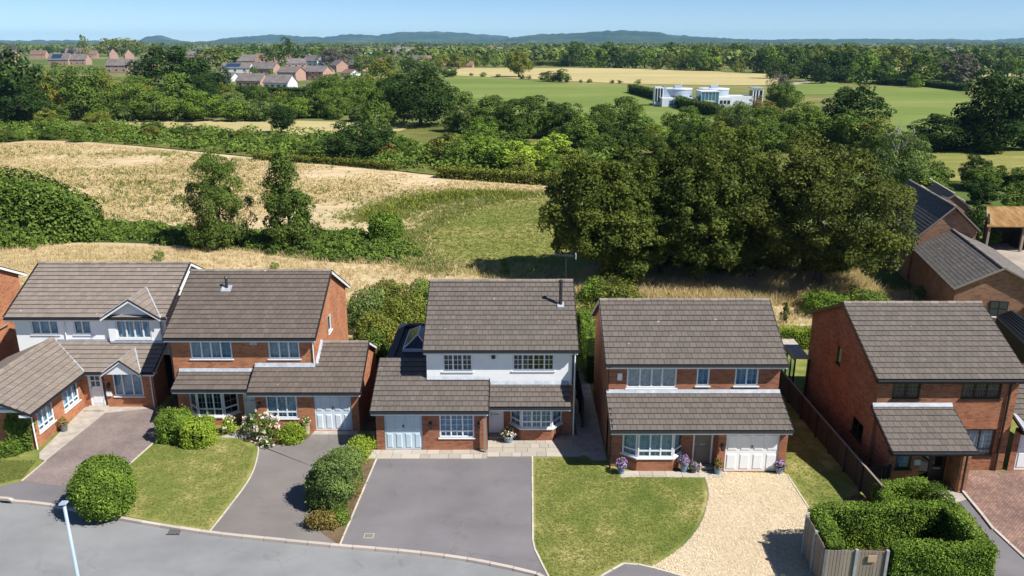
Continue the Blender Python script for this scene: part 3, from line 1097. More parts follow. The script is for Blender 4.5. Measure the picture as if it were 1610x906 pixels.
sheet("flower_bed", px((385, 690), (430, 672), (495, 678), (484, 690), (455, 699), (420, 701), (400, 699)), 0.014, M['soil'])
sheet("tarmac_drive", px((592, 720), (836, 718), (838, 858), (862, 906), (862, 910), (850, 904), (740, 880), (640, 867), (536, 858)), 0.007, M['drive_b'])
lawn3 = smooth_line(px((1108, 750), (1114, 775), (1110, 800), (1098, 830), (1070, 862), (1022, 893)), 4)
sheet("front_lawn", px((838, 720), (920, 716), (955, 740), (962, 743)) + lawn3 + px((985, 884), (945, 906), (930, 935), (868, 935), (862, 906), (838, 858)), 0.008, M['lawn'])
sheet("footway", px((945, 906), (985, 884), (1025, 893), (1080, 908), (1090, 935), (925, 935)), 0.012, M['drive_b'])
gravel_pts = lawn3 + px((1080, 908), (1090, 935), (1310, 935), (1300, 906), (1268, 870), (1275, 805), (1237, 745), (1140, 742))
sheet("gravel_drive", gravel_pts, 0.005, M['gravel'])
sheet("side_lawn", px((1237, 745), (1275, 805), (1380, 800)) + [(14.75, 29.5), (14.75, 46.0), (12.62, 46.0), (12.62, 32.5)], 0.010, M['lawn'])
sheet("side_passage", [(3.3, 33.6), (4.5, 33.6), (4.5, 44), (3.3, 44)], 0.006, M['concrete'])
sheet("side_passage", [(-7.7, 36.6), (-6.7, 36.6), (-6.7, 46), (-7.7, 46)], 0.004, M['soil'])
sheet("side_passage", [(-18.9, 38.5), (-17.5, 38.5), (-17.5, 49), (-18.9, 49)], 0.004, M['soil'])
sheet("block_drive", px((1512, 772), (1560, 832), (1612, 880), (1680, 935)) + [(28, 24), (28, 32.6), (20.0, 32.7), (20.0, 30.9)], 0.006, M['block_b'])
sheet("footway", px((1496, 776), (1512, 774), (1560, 832), (1612, 880), (1680, 935), (1560, 935), (1566, 862), (1530, 815)), 0.009, M['drive_b'])
sheet("wall_path", px((1468, 772), (1512, 769), (1522, 785), (1500, 792)), 0.014, M['concrete'])
sheet("hedged_ground", [(11.4, 24.1), (17.4, 24.1), (17.6, 30.6), (15.0, 30.6), (12.6, 29.0), (11.3, 26.4)], 0.013, M['soil'])
# edgings
stones_along("lawn_edging", [(x + .05, y) for x, y in lawn_curve], 0.06, 0.1, 0.03, 0.6, M['edging'], piece="edging_stone")
stones_along("drive_edging", px((592, 722), (534, 858)), 0.07, 0.1, 0.03, 0.6, M['edging'], piece="edging_stone")
stones_along("drive_edging", px((837, 718), (838, 858), (864, 910)), 0.07, 0.1, 0.03, 0.6, M['edging'], piece="edging_stone")
stones_along("drive_edging", px((72, 725), (34, 757)), 0.07, 0.1, 0.03, 0.6, M['edging'], piece="edging_stone")
stones_along("drive_edging", px((240, 698), (203, 731)), 0.07, 0.1, 0.03, 0.6, M['edging'], piece="edging_stone")
stones_along("gravel_edging", px((1238, 747), (1276, 806)), 0.06, 0.1, 0.03, 0.6, M['edging'], piece="edging_stone")
stones_along("gravel_edging", lawn3[:18], 0.04, 0.08, 0.022, 0.6, M['fence_wood'], piece="edging_stone")
stones_along("gravel_edging", px((930, 920), (945, 906), (985, 884), (1025, 893), (1080, 908)), 0.08, 0.1, 0.035, 0.6, M['edging'], piece="edging_stone")
stones_along("drive_kerb", px((1512, 772), (1545, 812), (1562, 834)), 0.12, 0.12, 0.08, 0.9, M['kerb'], piece="kerb_stone")
stones_along("drive_kerb", px((1563, 833), (1612, 879), (1680, 934)), 0.12, 0.12, 0.06, 0.9, M['kerb'], piece="kerb_stone")


def slabs(name, x0, x1, y0, y1, z, row, seed, ragged=0.0):
    """paving slabs of uneven sizes, each a piece"""
    rnd = random.Random(seed)
    root = bpy.data.objects.new(name, None)
    COL.objects.link(root)
    root["kind"] = "structure"
    root.location = (x0, y0, z)
    ORG[root.name] = Vector(root.location)
    y = y0
    while y < y1 - .1:
        h = min(row, y1 - y)
        x = x0 + rnd.uniform(0, ragged)
        while x < x1 - .1:
            w = min(rnd.choice((.45, .6, .6, .75, .9)), x1 - x)
            zz = z + rnd.uniform(-.006, .006)
            MB().box(x + .008, y + .008, z - .04, x + w - .008, y + h - .008, zz + .025).part("paving_slab", M['slab'], root)
            x += w
        y += h
    return root


slabs("patio_paving", -6.95, -1.2, 33.75, 34.62, 0.0, 0.435, 4)
slabs("patio_paving", -1.2, 3.3, 33.95, 36.1, 0.0, 0.43, 9)
slabs("front_paving", 4.95, 9.75, 32.05, 32.62, 0.0, 0.57, 14)

# fields beyond the gardens
meadow_top = smooth_line(px((-120, 222), (0, 222), (110, 222), (250, 233), (400, 248), (560, 262), (700, 278), (880, 292), (910, 296)), 3)
sheet("dry_meadow", meadow_top + [(8, 100), (8, 70), (30, 61), (45, 58), (45, 50.02), (-95, 50.02), (-140, 90)], -0.004, M['meadow'])
sheet("mown_grass", smooth_line(px((650, 408), (636, 385), (650, 368), (700, 338), (760, 318), (820, 307), (880, 305)), 4) + [(20, 98), (24, 68)] + px((900, 440), (760, 436), (690, 422)), 0.006, M['mown'])
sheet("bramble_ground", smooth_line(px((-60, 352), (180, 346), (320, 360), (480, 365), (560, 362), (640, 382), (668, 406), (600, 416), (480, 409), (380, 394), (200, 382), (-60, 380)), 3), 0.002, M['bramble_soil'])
sheet("scrub_ground", px((-120, 221), (0, 221), (110, 221), (250, 231), (400, 246), (560, 260), (700, 276), (910, 292), (1000, 280), (1250, 262), (1250, 205), (900, 190), (700, 190), (560, 214), (330, 205), (170, 198), (-120, 195)), -0.06, M['rough'])
sheet("stubble_field", smooth_line(px((165, 191), (330, 187), (440, 189), (560, 193), (640, 203), (525, 214), (330, 204), (190, 198)), 3), -0.02, M['stubble'])
sheet("rough_pasture", px((600, 206), (720, 205), (720, 250), (640, 255), (590, 230)), -0.03, M['rough'])
sheet("green_field", smooth_line(px((690, 122), (760, 121), (860, 129), (960, 133), (1060, 140), (1100, 160), (1190, 178), (1190, 200), (1000, 210), (860, 200), (760, 185), (700, 160)), 3), -0.05, M['pasture'])
sheet("pale_field", smooth_line(px((700, 107), (830, 107), (1000, 108), (1215, 117), (1224, 131), (1150, 134), (980, 131), (850, 125), (720, 119)), 3), -0.04, M['stubble'])
sheet("green_field", smooth_line(px((1360, 140), (1420, 136), (1510, 146), (1530, 200), (1400, 205), (1360, 180)), 3), -0.05, M['pasture'])
sheet("green_field", smooth_line(px((1240, 131), (1310, 127), (1320, 146), (1258, 149)), 3), -0.05, M['pasture'])
sheet("rough_pasture", smooth_line(px((1330, 250), (1430, 232), (1660, 240), (1660, 284), (1480, 284), (1360, 275)), 3), -0.01, M['mown'])
sheet("white_track", px((1240, 131), (1272, 128), (1275, 130), (1243, 134)), -0.03, M['concrete'])
for k, q in enumerate([((1405, 106), (1470, 105), (1475, 110), (1408, 111)), ((1480, 93), (1530, 92), (1532, 97), (1482, 98)), ((1490, 102), (1560, 101), (1562, 106), (1492, 107)),
                       ((1120, 79), (1200, 78), (1203, 82), (1122, 83)), ((520, 82), (600, 80), (602, 84), (522, 86)), ((1530, 117), (1600, 115), (1604, 120), (1532, 122)), ((850, 100), (930, 99), (935, 103), (852, 104)),
                       ((1250, 70), (1330, 69), (1332, 71), (1252, 72)), ((420, 76), (470, 75), (472, 78), (421, 79)), ((760, 72), (840, 71.5), (842, 73.5), (762, 74))]):
    sheet("far_field", px(*q), -0.05, M['stubble'] if k % 3 != 1 else M['pasture'])
sheet("farmyard", px((1500, 395), (1525, 384), (1680, 372), (1680, 470), (1560, 480)), 0.008, M['yard'])
sheet("farm_ground", px((1420, 395), (1500, 350), (1680, 345), (1680, 480), (1540, 490), (1430, 470)), 0.003, M['rough'])

# ------------------------------------------------------------------ houses
BR = M['brick_red']
# --- house with the white rendered front (middle of the row)
h = thing("rendered_house", "house with white rendered upper storey, black flue on its roof and shade-tinted blue-white garage door", "house", (-1.7, 38, 0), "houses along the close")
w1, w2 = (-3.40, -1.94, 3.47, 4.38), (0.03, 2.08, 3.50, 4.38)
ro = main_block(h, -4.2, 3.02, 36.2, 43.95, -4.31, 3.22, 35.81, 40.1, 44.35, 4.7, 6.95, M['render'], M['tile_c'], (w1, w2), front_z0=2.7)
gbar = (2, 3, 0.026)
window(h, front(36.2), *w1, (1, 1.1, 1), None, gbar, cur=None)
window(h, front(36.2), *w2, (1, 1.3, 1.3, 1), None, gbar, cur=None, seed=4)
lw = MB()
gd, gw = (-6.15, -4.33, 0.02, 1.95), (-3.50, -1.82, 0.68, 1.98)
wall(lw, front(34.6), -6.55, -1.22, -.03, 2.2, (gd, gw))
wall(lw, east(-1.22), 34.6, 36.2, -.03, 2.4)
lw.part("wall", BR, h)
m = MB()
wall(m, west(-6.55), -37.6, -34.6, -.03, 2.2)
m.poly([(-6.55, 34.6, 2.2), (-6.55, 34.6, 2.35), (-6.55, 37.6, 3.52), (-6.55, 37.6, 2.2)])
m.part("wall", BR, h)
garage_door(h, front(34.6), *gd, label="garage door tinted the blue of shade", paint=M['shadeblue'])
window(h, front(34.6), *gw, (1, 1.15, 1), 0.26, (2, 3, 0.024), cur='net')
m = MB()
fd = (-1.16, -0.42, 0.10, 2.02)
wall(m, front(36.18), -1.22, 3.02, -.03, 2.75, (fd, (-.06, 2.45, .70, 2.05)))
m.part("wall", BR, h)
front_door(h, front(36.18), *fd, M['upvc'])
bay(h, -0.10, 2.50, 0.44, 1.98, 36.17, 35.56, 0.70, 2.02, BR, 3, 0.26, (2, 3, 0.02))
MB().box(-1.2, 35.75, 0, -.38, 36.15, .1).part("door_step", M['concrete'], h)
cg = math.hypot(2.0, .79)
lean_to(h, -6.72, -1.12, 34.2, 36.2, 2.25, 3.04, M['tile_c'], flash=False, polys=[[(0, 0), (5.6, 0), (5.6, cg), (0, cg)], [(0, cg), (2.5, cg), (2.5, cg * 1.7), (0, cg * 1.7)]])
f = MB()
f.hexa([(-4.2, 36.06, 3.06), (-1.14, 36.06, 3.06), (-1.14, 36.17, 3.12), (-4.2, 36.17, 3.12)], [(-4.2, 36.05, 3.09), (-1.14, 36.05, 3.09), (-1.14, 36.16, 3.2), (-4.2, 36.16, 3.2)])
f.part("flashing", M['lead'], h)
verge(h, (-1.11, 34.2, 2.28), (-1.11, 36.2, 3.08), M['gutter'], h=.14)
verge(h, (-6.73, 34.2, 2.28), (-6.73, 37.6, 3.62), M['gutter'], h=.14)
lean_to(h, -1.08, 2.82, 34.68, 36.18, 2.25, 2.80, M['tile_c'])
bracket(h, -0.28, 36.17, 2.12)
bracket(h, 2.68, 36.17, 2.12)
for u in (-3.92, -1.60):
    lantern(h, front(34.6), u, 1.35)
m = MB()
m.box(-1.36, 34.3, 0, -1.24, 34.42, 2.15)
m.part("corner_post", M['fence_wood'], h)
pipe(h, [(3.08, 36.12, 4.6), (3.08, 36.1, 0)], M['upvc'], .04)
pipe(h, [(2.98, 35.75, 4.6), (2.98, 36.12, 4.35), (2.98, 36.12, 2.8)], M['gutter'], .035)
# flat roofed extension with a roof lantern
m = MB()
wall(m, west(-6.5), -44.4, -37.6, 0, 2.75)
wall(m, back(44.4), 4.2, 6.5, 0, 2.75)
m.poly([(-6.5, 37.62, 2.5), (-4.2, 37.62, 2.5), (-4.2, 37.62, 3.4), (-6.5, 37.62, 3.4)])
m.part("extension_wall", BR, h)
m = MB()
m.box(-6.6, 37.66, 2.76, -4.22, 44.5, 2.86)
fr_ = m.part("flat_roof", M['blackroof'], h)
for q in ((-6.66, 37.66, 2.80, -6.28, 44.5, 3.0), (-6.28, 44.1, 2.80, -4.22, 44.52, 2.998)):
    MB().box(*q).part("parapet", M['blackroof'], fr_)
m = MB()
m.box(-5.95, 40.3, 2.86, -4.5, 43.3, 3.02)
lt = m.part("lantern_kerb", M['upvc'], h)
ap0, ap1 = (-5.2, 41.1, 3.55), (-5.2, 42.5, 3.55)
cs = [(-5.9, 40.35, 3.03), (-4.55, 40.35, 3.03), (-4.55, 43.25, 3.03), (-5.9, 43.25, 3.03)]
for pl in ([cs[0], cs[1], ap0], [cs[1], cs[2], ap1, ap0], [cs[2], cs[3], ap1], [cs[3], cs[0], ap0, ap1]):
    MB().poly(pl).part("pane", M['lab_dark'], lt)
m = MB()
for a, b in ((cs[0], ap0), (cs[1], ap0), (cs[2], ap1), (cs[3], ap1), (ap0, ap1)):
    m.bar(a, b, .06)
m.part("glazing_bar", M['upvc'], lt)
# flue
m = MB()
fx, fy = 2.48, 38.5
zb = 4.7 + (fy - 35.81) * (2.25 / 4.29)
m.tube([(fx, fy, zb - .1), (fx, fy, zb + 1.28)], [.085, .085], 10)
m.tube([(fx, fy, zb + 1.28), (fx, fy, zb + 1.33), (fx, fy, zb + 1.40)], [.13, .13, .02], 10)
fl = m.part("flue_pipe", M['flue'], h)
m = MB()
m.hexa([(fx - .17, fy - .2, zb - .04), (fx + .17, fy - .2, zb - .04), (fx + .17, fy + .12, zb + .12), (fx - .17, fy + .12, zb + .12)], [(fx - .17, fy - .2, zb - .0), (fx + .17, fy - .2, zb - .0), (fx + .17, fy + .12, zb + .17), (fx - .17, fy + .12, zb + .17)])
m.part("flue_flashing", M['lead'], fl)
MB().box(-1.0, 36.05, 4.18, -.82, 36.2, 4.32).part("security_lamp", M['gutter'], h)
lay_tiles(h)

# --- brick house with violet pots and the gravel drive
h = thing("brick_house", "red brick house with full-width lean-to roof, violet flower pots and white garage door", "house", (8.6, 37, 0), "houses along the close")
w1, w2, w3 = (5.40, 7.75, 3.36, 4.44), (8.68, 9.29, 3.48, 4.44), (10.48, 11.59, 3.48, 4.44)
main_block(h, 4.55, 12.58, 34.45, 40.8, 4.35, 12.79, 34.07, 37.58, 41.15, 4.7, 6.71, BR, M['tile_c'], (w1, w2, w3), front_z0=3.0)
window(h, front(34.45), *w1, (1, 1, .9, 1.1), None, (2, 3, .014, M['bar_grey']), cur='net')
window(h, front(34.45), *w2, (1,), None, (2, 3, .014, M['bar_grey']), cur='net')
window(h, front(34.45), *w3, (1, 1), None, (2, 3, .014, M['bar_grey']), cur='net')
MB().box(4.95, 34.36, 3.8, 5.17, 34.45, 4.14).part("alarm_box", M['upvc'], h)
m = MB()
fd = (8.40, 9.32, 0.12, 2.0)
wall(m, front(33.1), 4.62, 9.42, -.03, 2.3, (fd, (5.15, 7.8, .72, 2.05)))
m.part("wall", BR, h)
m = MB()
gd = (9.78, 12.21, 0.02, 1.95)
wall(m, front(32.58), 9.42, 12.58, -.03, 2.3, (gd,))
wall(m, west(9.42), -33.1, -32.58, -.03, 2.3)
m.part("wall", BR, h)
for F, a in ((west(4.62), (-34.45, -33.1)), (east(12.58), (32.58, 34.45))):
    m = MB()
    wall(m, F, a[0], a[1], -.03, 2.3)
    x = F.o[0]
    y0, y1 = sorted((abs(a[0]), abs(a[1])))
    m.poly([(x, y0, 2.3), (x, y1, 2.3), (x, y1, 3.05), (x, y0, 2.42)])
    m.part("wall", BR, h)
front_door(h, front(33.1), *fd, M['taupe'])
garage_door(h, front(32.58), *gd, rows=2, cols=4)
bay(h, 5.10, 7.86, 5.74, 7.40, 33.08, 32.6, 0.72, 2.02, BR, 3, 0.26, (2, 3, 0.014, M['bar_grey']))
MB().box(8.36, 32.75, 0, 9.36, 33.08, .11).part("door_step", M['concrete'], h)
lean_to(h, 4.44, 12.66, 32.26, 34.44, 2.26, 3.14, M['tile_c'])
for x in (4.43, 12.67):
    verge(h, (x, 32.19, 2.28), (x, 34.44, 3.17), M['gutter'], h=.14)
bracket(h, 4.98, 33.08, 2.12)
bracket(h, 8.1, 33.08, 2.12)
lantern(h, front(32.58), 9.6, 1.25)
pipe(h, [(4.53, 34.02, 4.6), (4.53, 34.38, 4.4), (4.53, 34.38, 3.1), (4.53, 32.3, 2.3), (4.56, 32.95, 1.9), (4.56, 32.95, 0)])
lay_tiles(h)

# --- orange brick house with the pale garage door
h = thing("brick_house", "orange brick house with sunlit gable end and small vent pipe on its roof", "house", (-13, 41, 0), "houses along the close")
OB = M['brick_orange']
w1, w2 = (-16.47, -14.33, 3.43, 4.48), (-12.47, -10.87, 3.43, 4.48)
gwin = (40.98, 41.98, 3.55, 4.52)
main_block(h, -17.42, -10.1, 37.9, 46.0, -17.6, -9.93, 37.49, 41.95, 46.4, 4.7, 6.96, OB, M['tile_b'], (w1, w2), holes_r=((41.1, 41.9, 3.6, 4.6),), vb=M['upvc'], front_z0=2.6)
window(h, front(37.9), *w1, (1, 1, 1, 1), None, (2, 4, .014, M['bar_grey']), cur='net')
window(h, front(37.9), *w2, (1, 1, 1), None, (2, 4, .014, M['bar_grey']), cur='net')
window(h, east(-10.1), 41.1, 41.9, 3.6, 4.6, (1,), None, None, cur='net')
m = MB()
m.box(-13.38, 37.86, 4.2, -13.02, 37.9, 4.42)
m.part("wall_vent", M['sage'], h)
m = MB()
fd = (-14.02, -13.12, 0.05, 2.0)
wall(m, front(37.88), -17.42, -12.94, -.03, 2.7, (fd, (-16.7, -14.3, .5, 2.05)))
m.part("wall", OB, h)
m = MB()
gw, gd = (-12.42, -10.85, 0.71, 2.02), (-10.0, -8.13, 0.03, 1.98)
wall(m, front(36.6), -12.94, -7.75, -.03, 2.2, (gw, gd))
wall(m, west(-12.94), -37.9, -36.6, -.03, 2.4)
m.part("wall", OB, h)
m = MB()
wall(m, east(-7.75), 36.6, 42.0, -.03, 2.2)
m.poly([(-7.75, 36.6, 2.2), (-7.75, 42.0, 2.2), (-7.75, 42.0, 2.28), (-7.75, 39.3, 3.7), (-7.75, 36.6, 2.32)])
wall(m, back(42.0), 7.75, 10.1, -.03, 2.25)
m.part("wall", OB, h)
front_door(h, front(37.88), *fd, M['upvc'])
window(h, front(36.6), *gw, (1, 1, 1), 0.26, (2, 4, .014, M['bar_grey']), cur='net')
garage_door(h, front(36.6), *gd, rows=2, cols=4, paint=M['shadewhite'])
bay(h, -16.8, -14.25, -16.2, -14.85, 37.87, 37.25, 0.5, 1.98, OB, 3, 0.28, (2, 3, 0.014, M['bar_grey']), cur=None)
lean_to(h, -17.15, -13.28, 36.65, 37.88, 2.25, 2.76, M['tile_b'])
verge(h, (-13.27, 36.65, 2.28), (-13.27, 37.88, 2.79), M['gutter'], h=.14)
bracket(h, -16.95, 37.85, 2.1)
bracket(h, -13.5, 37.85, 2.1)
sl = (3.80 - 2.25) / 3.0
c1_, c2_ = math.hypot(1.6, 1.6 * sl), math.hypot(3.0, 3.0 * sl)
lean_to(h, -13.22, -7.58, 36.3, 39.3, 2.25, 3.8, M['tile_b'], flash=False, polys=[[(0, 0), (5.64, 0), (5.64, c1_), (0, c1_)], [(3.12, c1_), (5.64, c1_), (5.64, c2_), (3.12, c2_)]])
zf = 2.25 + 1.6 * sl
f = MB()
f.hexa([(-13.2, 37.72, zf - .06), (-10.1, 37.72, zf - .06), (-10.1, 37.87, zf + .03), (-13.2, 37.87, zf + .03)], [(-13.2, 37.7, zf - .02), (-10.1, 37.7, zf - .02), (-10.1, 37.86, zf + .15), (-13.2, 37.86, zf + .15)])
f.hexa([(-10.12, 37.9, zf + .02), (-9.97, 37.9, zf + .02), (-9.97, 39.3, 3.83), (-10.12, 39.3, 3.83)], [(-10.1, 37.9, zf + .16), (-10.0, 37.9, zf + .1), (-10.0, 39.3, 3.92), (-10.1, 39.3, 3.98)])
f.part("flashing", M['lead'], h)
m = MB()
m.hexa([(-10.1, 39.3, 3.74), (-7.58, 39.3, 3.74), (-7.58, 42.3, 2.2), (-10.1, 42.3, 2.2)], [(-10.1, 39.3, 3.82), (-7.58, 39.3, 3.82), (-7.58, 42.3, 2.28), (-10.1, 42.3, 2.28)])
gr_ = m.part("roof", M['tile_b'], h)
ridge(h, gr_, (-10.05, 39.3, 3.81), (-7.58, 39.3, 3.81))
verge(h, (-7.56, 36.3, 2.28), (-7.56, 39.3, 3.83), M['gutter'], h=.15)
verge(h, (-7.56, 39.3, 3.83), (-7.56, 42.3, 2.28), M['upvc'], h=.15)
verge(h, (-13.23, 36.3, 2.28), (-13.23, 37.9, zf + .03), M['gutter'], h=.15)
lantern(h, Fr(-12.94, 36.6), .18, 1.45)
fx, fy = -15.28, 40.7
zb = 4.7 + (fy - 37.49) * (2.26 / 4.46)
m = MB()
m.tube([(fx, fy, zb - .1), (fx, fy, zb + .62)], [.075, .075], 10)
m.tube([(fx, fy, zb + .62), (fx, fy, zb + .7)], [.1, .04], 10)
fl = m.part("flue_pipe", M['flue'], h)
m = MB()
m.hexa([(fx - .26, fy - .25, zb - .09), (fx + .26, fy - .25, zb - .09), (fx + .26, fy + .15, zb + .11), (fx - .26, fy + .15, zb + .11)], [(fx - .26, fy - .25, zb - .04), (fx + .26, fy - .25, zb - .04), (fx + .26, fy + .15, zb + .16), (fx - .26, fy + .15, zb + .16)])
m.part("flue_flashing", M['lead'], fl)
pipe(h, [(-10.16, 37.55, 4.6), (-10.16, 37.84, 4.35), (-10.16, 37.84, 3.1)], M['upvc'], .03)
lay_tiles(h)

# --- brown brick house with dark frames, by the hedges
h = thing("brick_house", "brown brick house with dark window frames and porch lean-to behind the clipped hedges", "house", (19.5, 36.5, 0), "houses along the close")
BB = M['brick_brown']
DF = M['darkframe']
w1, w2, w3 = (17.10, 18.35, 3.60, 4.50), (20.20, 22.00, 3.60, 4.50), (20.75, 22.13, 0.72, 2.09)
main_block(h, 16.45, 22.74, 32.75, 41.1, 16.19, 22.95, 32.4, 36.9, 41.47, 4.7, 6.78, BB, M['tile_c'], (w1, w2, w3),
           holes_l=((-37.45, -36.95, 3.45, 4.4), (-34.8, -33.6, 0.95, 1.8)), vm=M['darkframe'], fm=M['darkframe'], gm=M['gutter'])
lat = (4, 4, 0.014, M['lattice'])
window(h, front(32.75), *w1, (1, 1), None, lat, DF, 'drape', glass=M['glass_dark'])
window(h, front(32.75), *w2, (1, 1, 1), None, lat, DF, 'drape', glass=M['glass_dark'])
window(h, front(32.75), *w3, (1, 1), 0.25, lat, DF, 'net')
window(h, west(16.45), -37.45, -36.95, 3.45, 4.4, (1,), None, None, DF, 'drape', glass=M['glass'])
window(h, west(16.45), -34.8, -33.6, 0.95, 1.8, (1, 1), None, None, DF, None, glass=M['glass_dark'])
m = MB()
pw = (16.92, 17.60, 0.93, 1.80)
wall(m, front(31.2), 16.62, 18.0, -.03, 2.2, (pw,))
wall(m, west(16.62), -32.75, -31.2, -.03, 2.2)
m.poly([(16.62, 31.2, 2.2), (16.62, 32.75, 2.2), (16.62, 32.75, 3.1), (16.62, 31.2, 2.45)])
wall(m, front(31.75), 18.0, 19.55, -.03, 2.6, ((18.08, 19.48, 0.02, 2.05),))
wall(m, east(18.0), 31.2, 31.75, -.03, 2.3)
m.part("porch_wall", BB, h)
m = MB()
m.box(19.55, 30.85, -.03, 20.0, 32.74, 2.16)
m.part("porch_pier", BB, h)
window(h, front(31.2), *pw, (1,), None, lat, DF, 'net')
m = MB()
m.box(17.72, 31.16, 1.15, 17.98, 31.2, 1.42)
m.part("letter_box", M['sage'], h)
fr0 = MB()
F = front(31.75)
for a, b, c, d in ((18.08, 18.15, .02, 2.05), (18.74, 18.82, .02, 2.05), (19.41, 19.48, .02, 2.05), (18.15, 18.74, 1.98, 2.05), (18.82, 19.41, 1.98, 2.05)):
    fr0.fbox(F, a, b, -.09, -.02, c, d)
dfm = fr0.part("door_frame", DF, h)
MB().fbox(F, 18.15, 18.74, -.06, -.05, .02, 1.98).part("side_pane", M['glass_dark'], dfm)
m = MB()
m.fbox(F, 18.82, 19.41, -.08, -.05, .02, .75)
for a, b, c, d in ((18.82, 18.92, .75, 1.98), (19.31, 19.41, .75, 1.98), (18.92, 19.31, 1.85, 1.98)):
    m.fbox(F, a, b, -.08, -.05, c, d)
do = m.part("door", DF, h)
MB().fbox(F, 18.92, 19.31, -.07, -.06, .75, 1.85).part("pane", M['glass_dark'], do)
MB().fbox(F, 18.96, 19.26, -.05, -.02, .62, .67).part("letter_flap", M['lead'], do)
lean_to(h, 16.25, 19.88, 30.35, 32.74, 2.25, 3.26, M['tile_c'], fm=M['darkframe'])
for x in (16.24, 19.89):
    verge(h, (x, 30.35, 2.28), (x, 32.74, 3.29), M['gutter'], h=.15)
pipe(h, [(19.75, 30.35, 2.15), (19.75, 30.75, 1.95), (19.75, 30.75, 0)], M['gutter'], .045)
pipe(h, [(22.35, 32.35, 4.6), (22.35, 32.68, 4.35), (22.35, 32.68, 0)], M['gutter'], .05)
lay_tiles(h)

# --- white house with the front wing and two gablets
h = thing("rendered_house", "white upper storey house with gabled dormer, low front wing and ivy on its corner", "house", (-22.5, 42, 0), "houses along the close")
w1, w2 = (-26.38, -24.87, 3.60, 4.44), (-24.05, -23.08, 3.60, 4.44)
main_block(h, -27.25, -18.95, 41.0, 48.0, -27.52, -18.72, 40.62, 44.6, 48.6, 4.7, 6.66, M['render'], M['tile_a'], (w1, w2), vm=M['upvc'], front_z0=2.4)
window(h, front(41.0), *w1, (1, 1.3, 1), None, None, cur='net')
window(h, front(41.0), *w2, (1, 1.1), None, None, cur='net')
# gabled dormer bay
m = MB()
dw = (-21.63, -19.73, 3.43, 4.50)
Fd = front(40.8)
wall(m, Fd, -22.05, -19.2, 2.9, 4.68, (dw,))
m.poly([Fd.p(-22.05, 0, 4.68), Fd.p(-19.2, 0, 4.68), Fd.p(-20.6, 0, 5.62)])
m.poly([(-22.05, 41.0, 2.9), (-22.05, 40.8, 2.9), (-22.05, 40.8, 4.68), (-22.05, 41.0, 4.68)])
m.poly([(-19.2, 40.8, 2.9), (-19.2, 41.0, 2.9), (-19.2, 41.0, 4.68), (-19.2, 40.8, 4.68)])
dm = m.part("dormer_wall", M['render'], h)
window(h, Fd, *dw, (1, 1, 1, .8), None, None, cur='net')


def gablet(th, xl, xr, xa, y0, ze, za, ymain, zmain, slope, tmat, board, bd=0.16):
    """little gabled roof running back into a main slope z = zmain + slope (y - ymain)"""
    yb_e = ymain + (ze - zmain) / slope
    yb_a = ymain + (za - zmain) / slope
    for sgn, xe in ((-1, xl), (1, xr)):
        run = Vector((xa - xe, 0, za - ze))
        ln = run.length
        fl_e, fl_a = max(yb_e, y0 + .02) - y0, yb_a - y0
        if sgn > 0:
            roof(th, (xe, y0, ze), (0, 1, 0), run, [[(0, 0), (fl_e, 0), (fl_a, ln), (0, ln)]], tmat)
        else:
            roof(th, (xe, yb_a, ze), (0, -1, 0), run, [[(fl_a - fl_e, 0), (fl_a, 0), (fl_a, ln), (0, ln)]], tmat)
        m = MB()
        a, b = Vector((xe, y0 - .02, ze + .03)), Vector((xa, y0 - .02, za + .03))
        dz = Vector((0, 0, bd))
        m.hexa([a - dz, a - dz + Vector((0, .03, 0)), b - dz + Vector((0, .03, 0)), b - dz], [a, a + Vector((0, .03, 0)), b + Vector((0, .03, 0)), b])
        m.part("bargeboard", board, th)
        m = MB()
        a2, b2 = a + Vector((0, -.02, .03)), b + Vector((0, -.02, .03))
        dz = Vector((0, 0, .07))
        m.hexa([a2 - dz, a2 - dz + Vector((0, .06, 0)), b2 - dz + Vector((0, .06, 0)), b2 - dz], [a2, a2 + Vector((0, .06, 0)), b2 + Vector((0, .06, 0)), b2])
        m.part("verge_cap", M['gutter'], th)
    r = roof(th, (xa - .05, y0, za - .02), (1, 0, 0), (0, yb_a - y0, .001), [[(0, 0), (.1, 0), (.1, .05), (0, .05)]], tmat, name="roof_ridge")
    ridge(th, r, (xa, y0, za + .0), (xa, yb_a + .1, za + .0), r=.09)
    m = MB()
    m.bar((xr, max(yb_e, y0), ze + .05), (xa, yb_a, za + .05), .07)
    m.bar((xl, max(yb_e, y0), ze + .05), (xa, yb_a, za + .05), .07)
    m.part("valley_lead", M['lead'], th)


gablet(h, -22.25, -19.0, -20.58, 40.48, 4.68, 5.74, 40.62, 4.7, (6.66 - 4.7) / 3.98, M['tile_a'], M['upvc'])
# lower cross roof, gablet over the bay window, the wing
sl = .45
cx = math.hypot(2.15, 2.15 * sl)
lean_to(h, -25.3, -18.98, 38.85, 41.0, 2.25, 2.25 + 2.15 * sl, M['tile_a'], flash=False, gut=False, polys=[[(2.65, 0), (6.32, 0), (6.32, cx), (0, cx)]])
f = MB()
f.box(-22.0, 40.72, 3.2, -19.0, 40.79, 3.32)
f.box(-25.0, 40.93, 3.22, -22.06, 40.99, 3.34)
f.part("flashing", M['lead'], h)
gutter(h, -22.62, -21.66, 38.85, 2.25, soffit=.6)
gutter(h, -19.6, -18.98, 38.85, 2.25, soffit=.6)
verge(h, (-18.97, 38.85, 2.28), (-18.97, 41.0, 2.28 + 2.15 * sl), M['upvc'], h=.18)
gablet(h, -21.66, -19.62, -20.58, 38.62, 2.22, 2.98, 38.85, 2.25, sl, M['tile_a'], M['upvc'], .12)
m = MB()
wy = 39.4
dh, bh = (-22.85, -21.95, .06, 2.05), (-21.5, -19.92, .64, 2.05)
wall(m, front(wy), -23.2, -19.3, -.03, 2.2, (dh, bh))
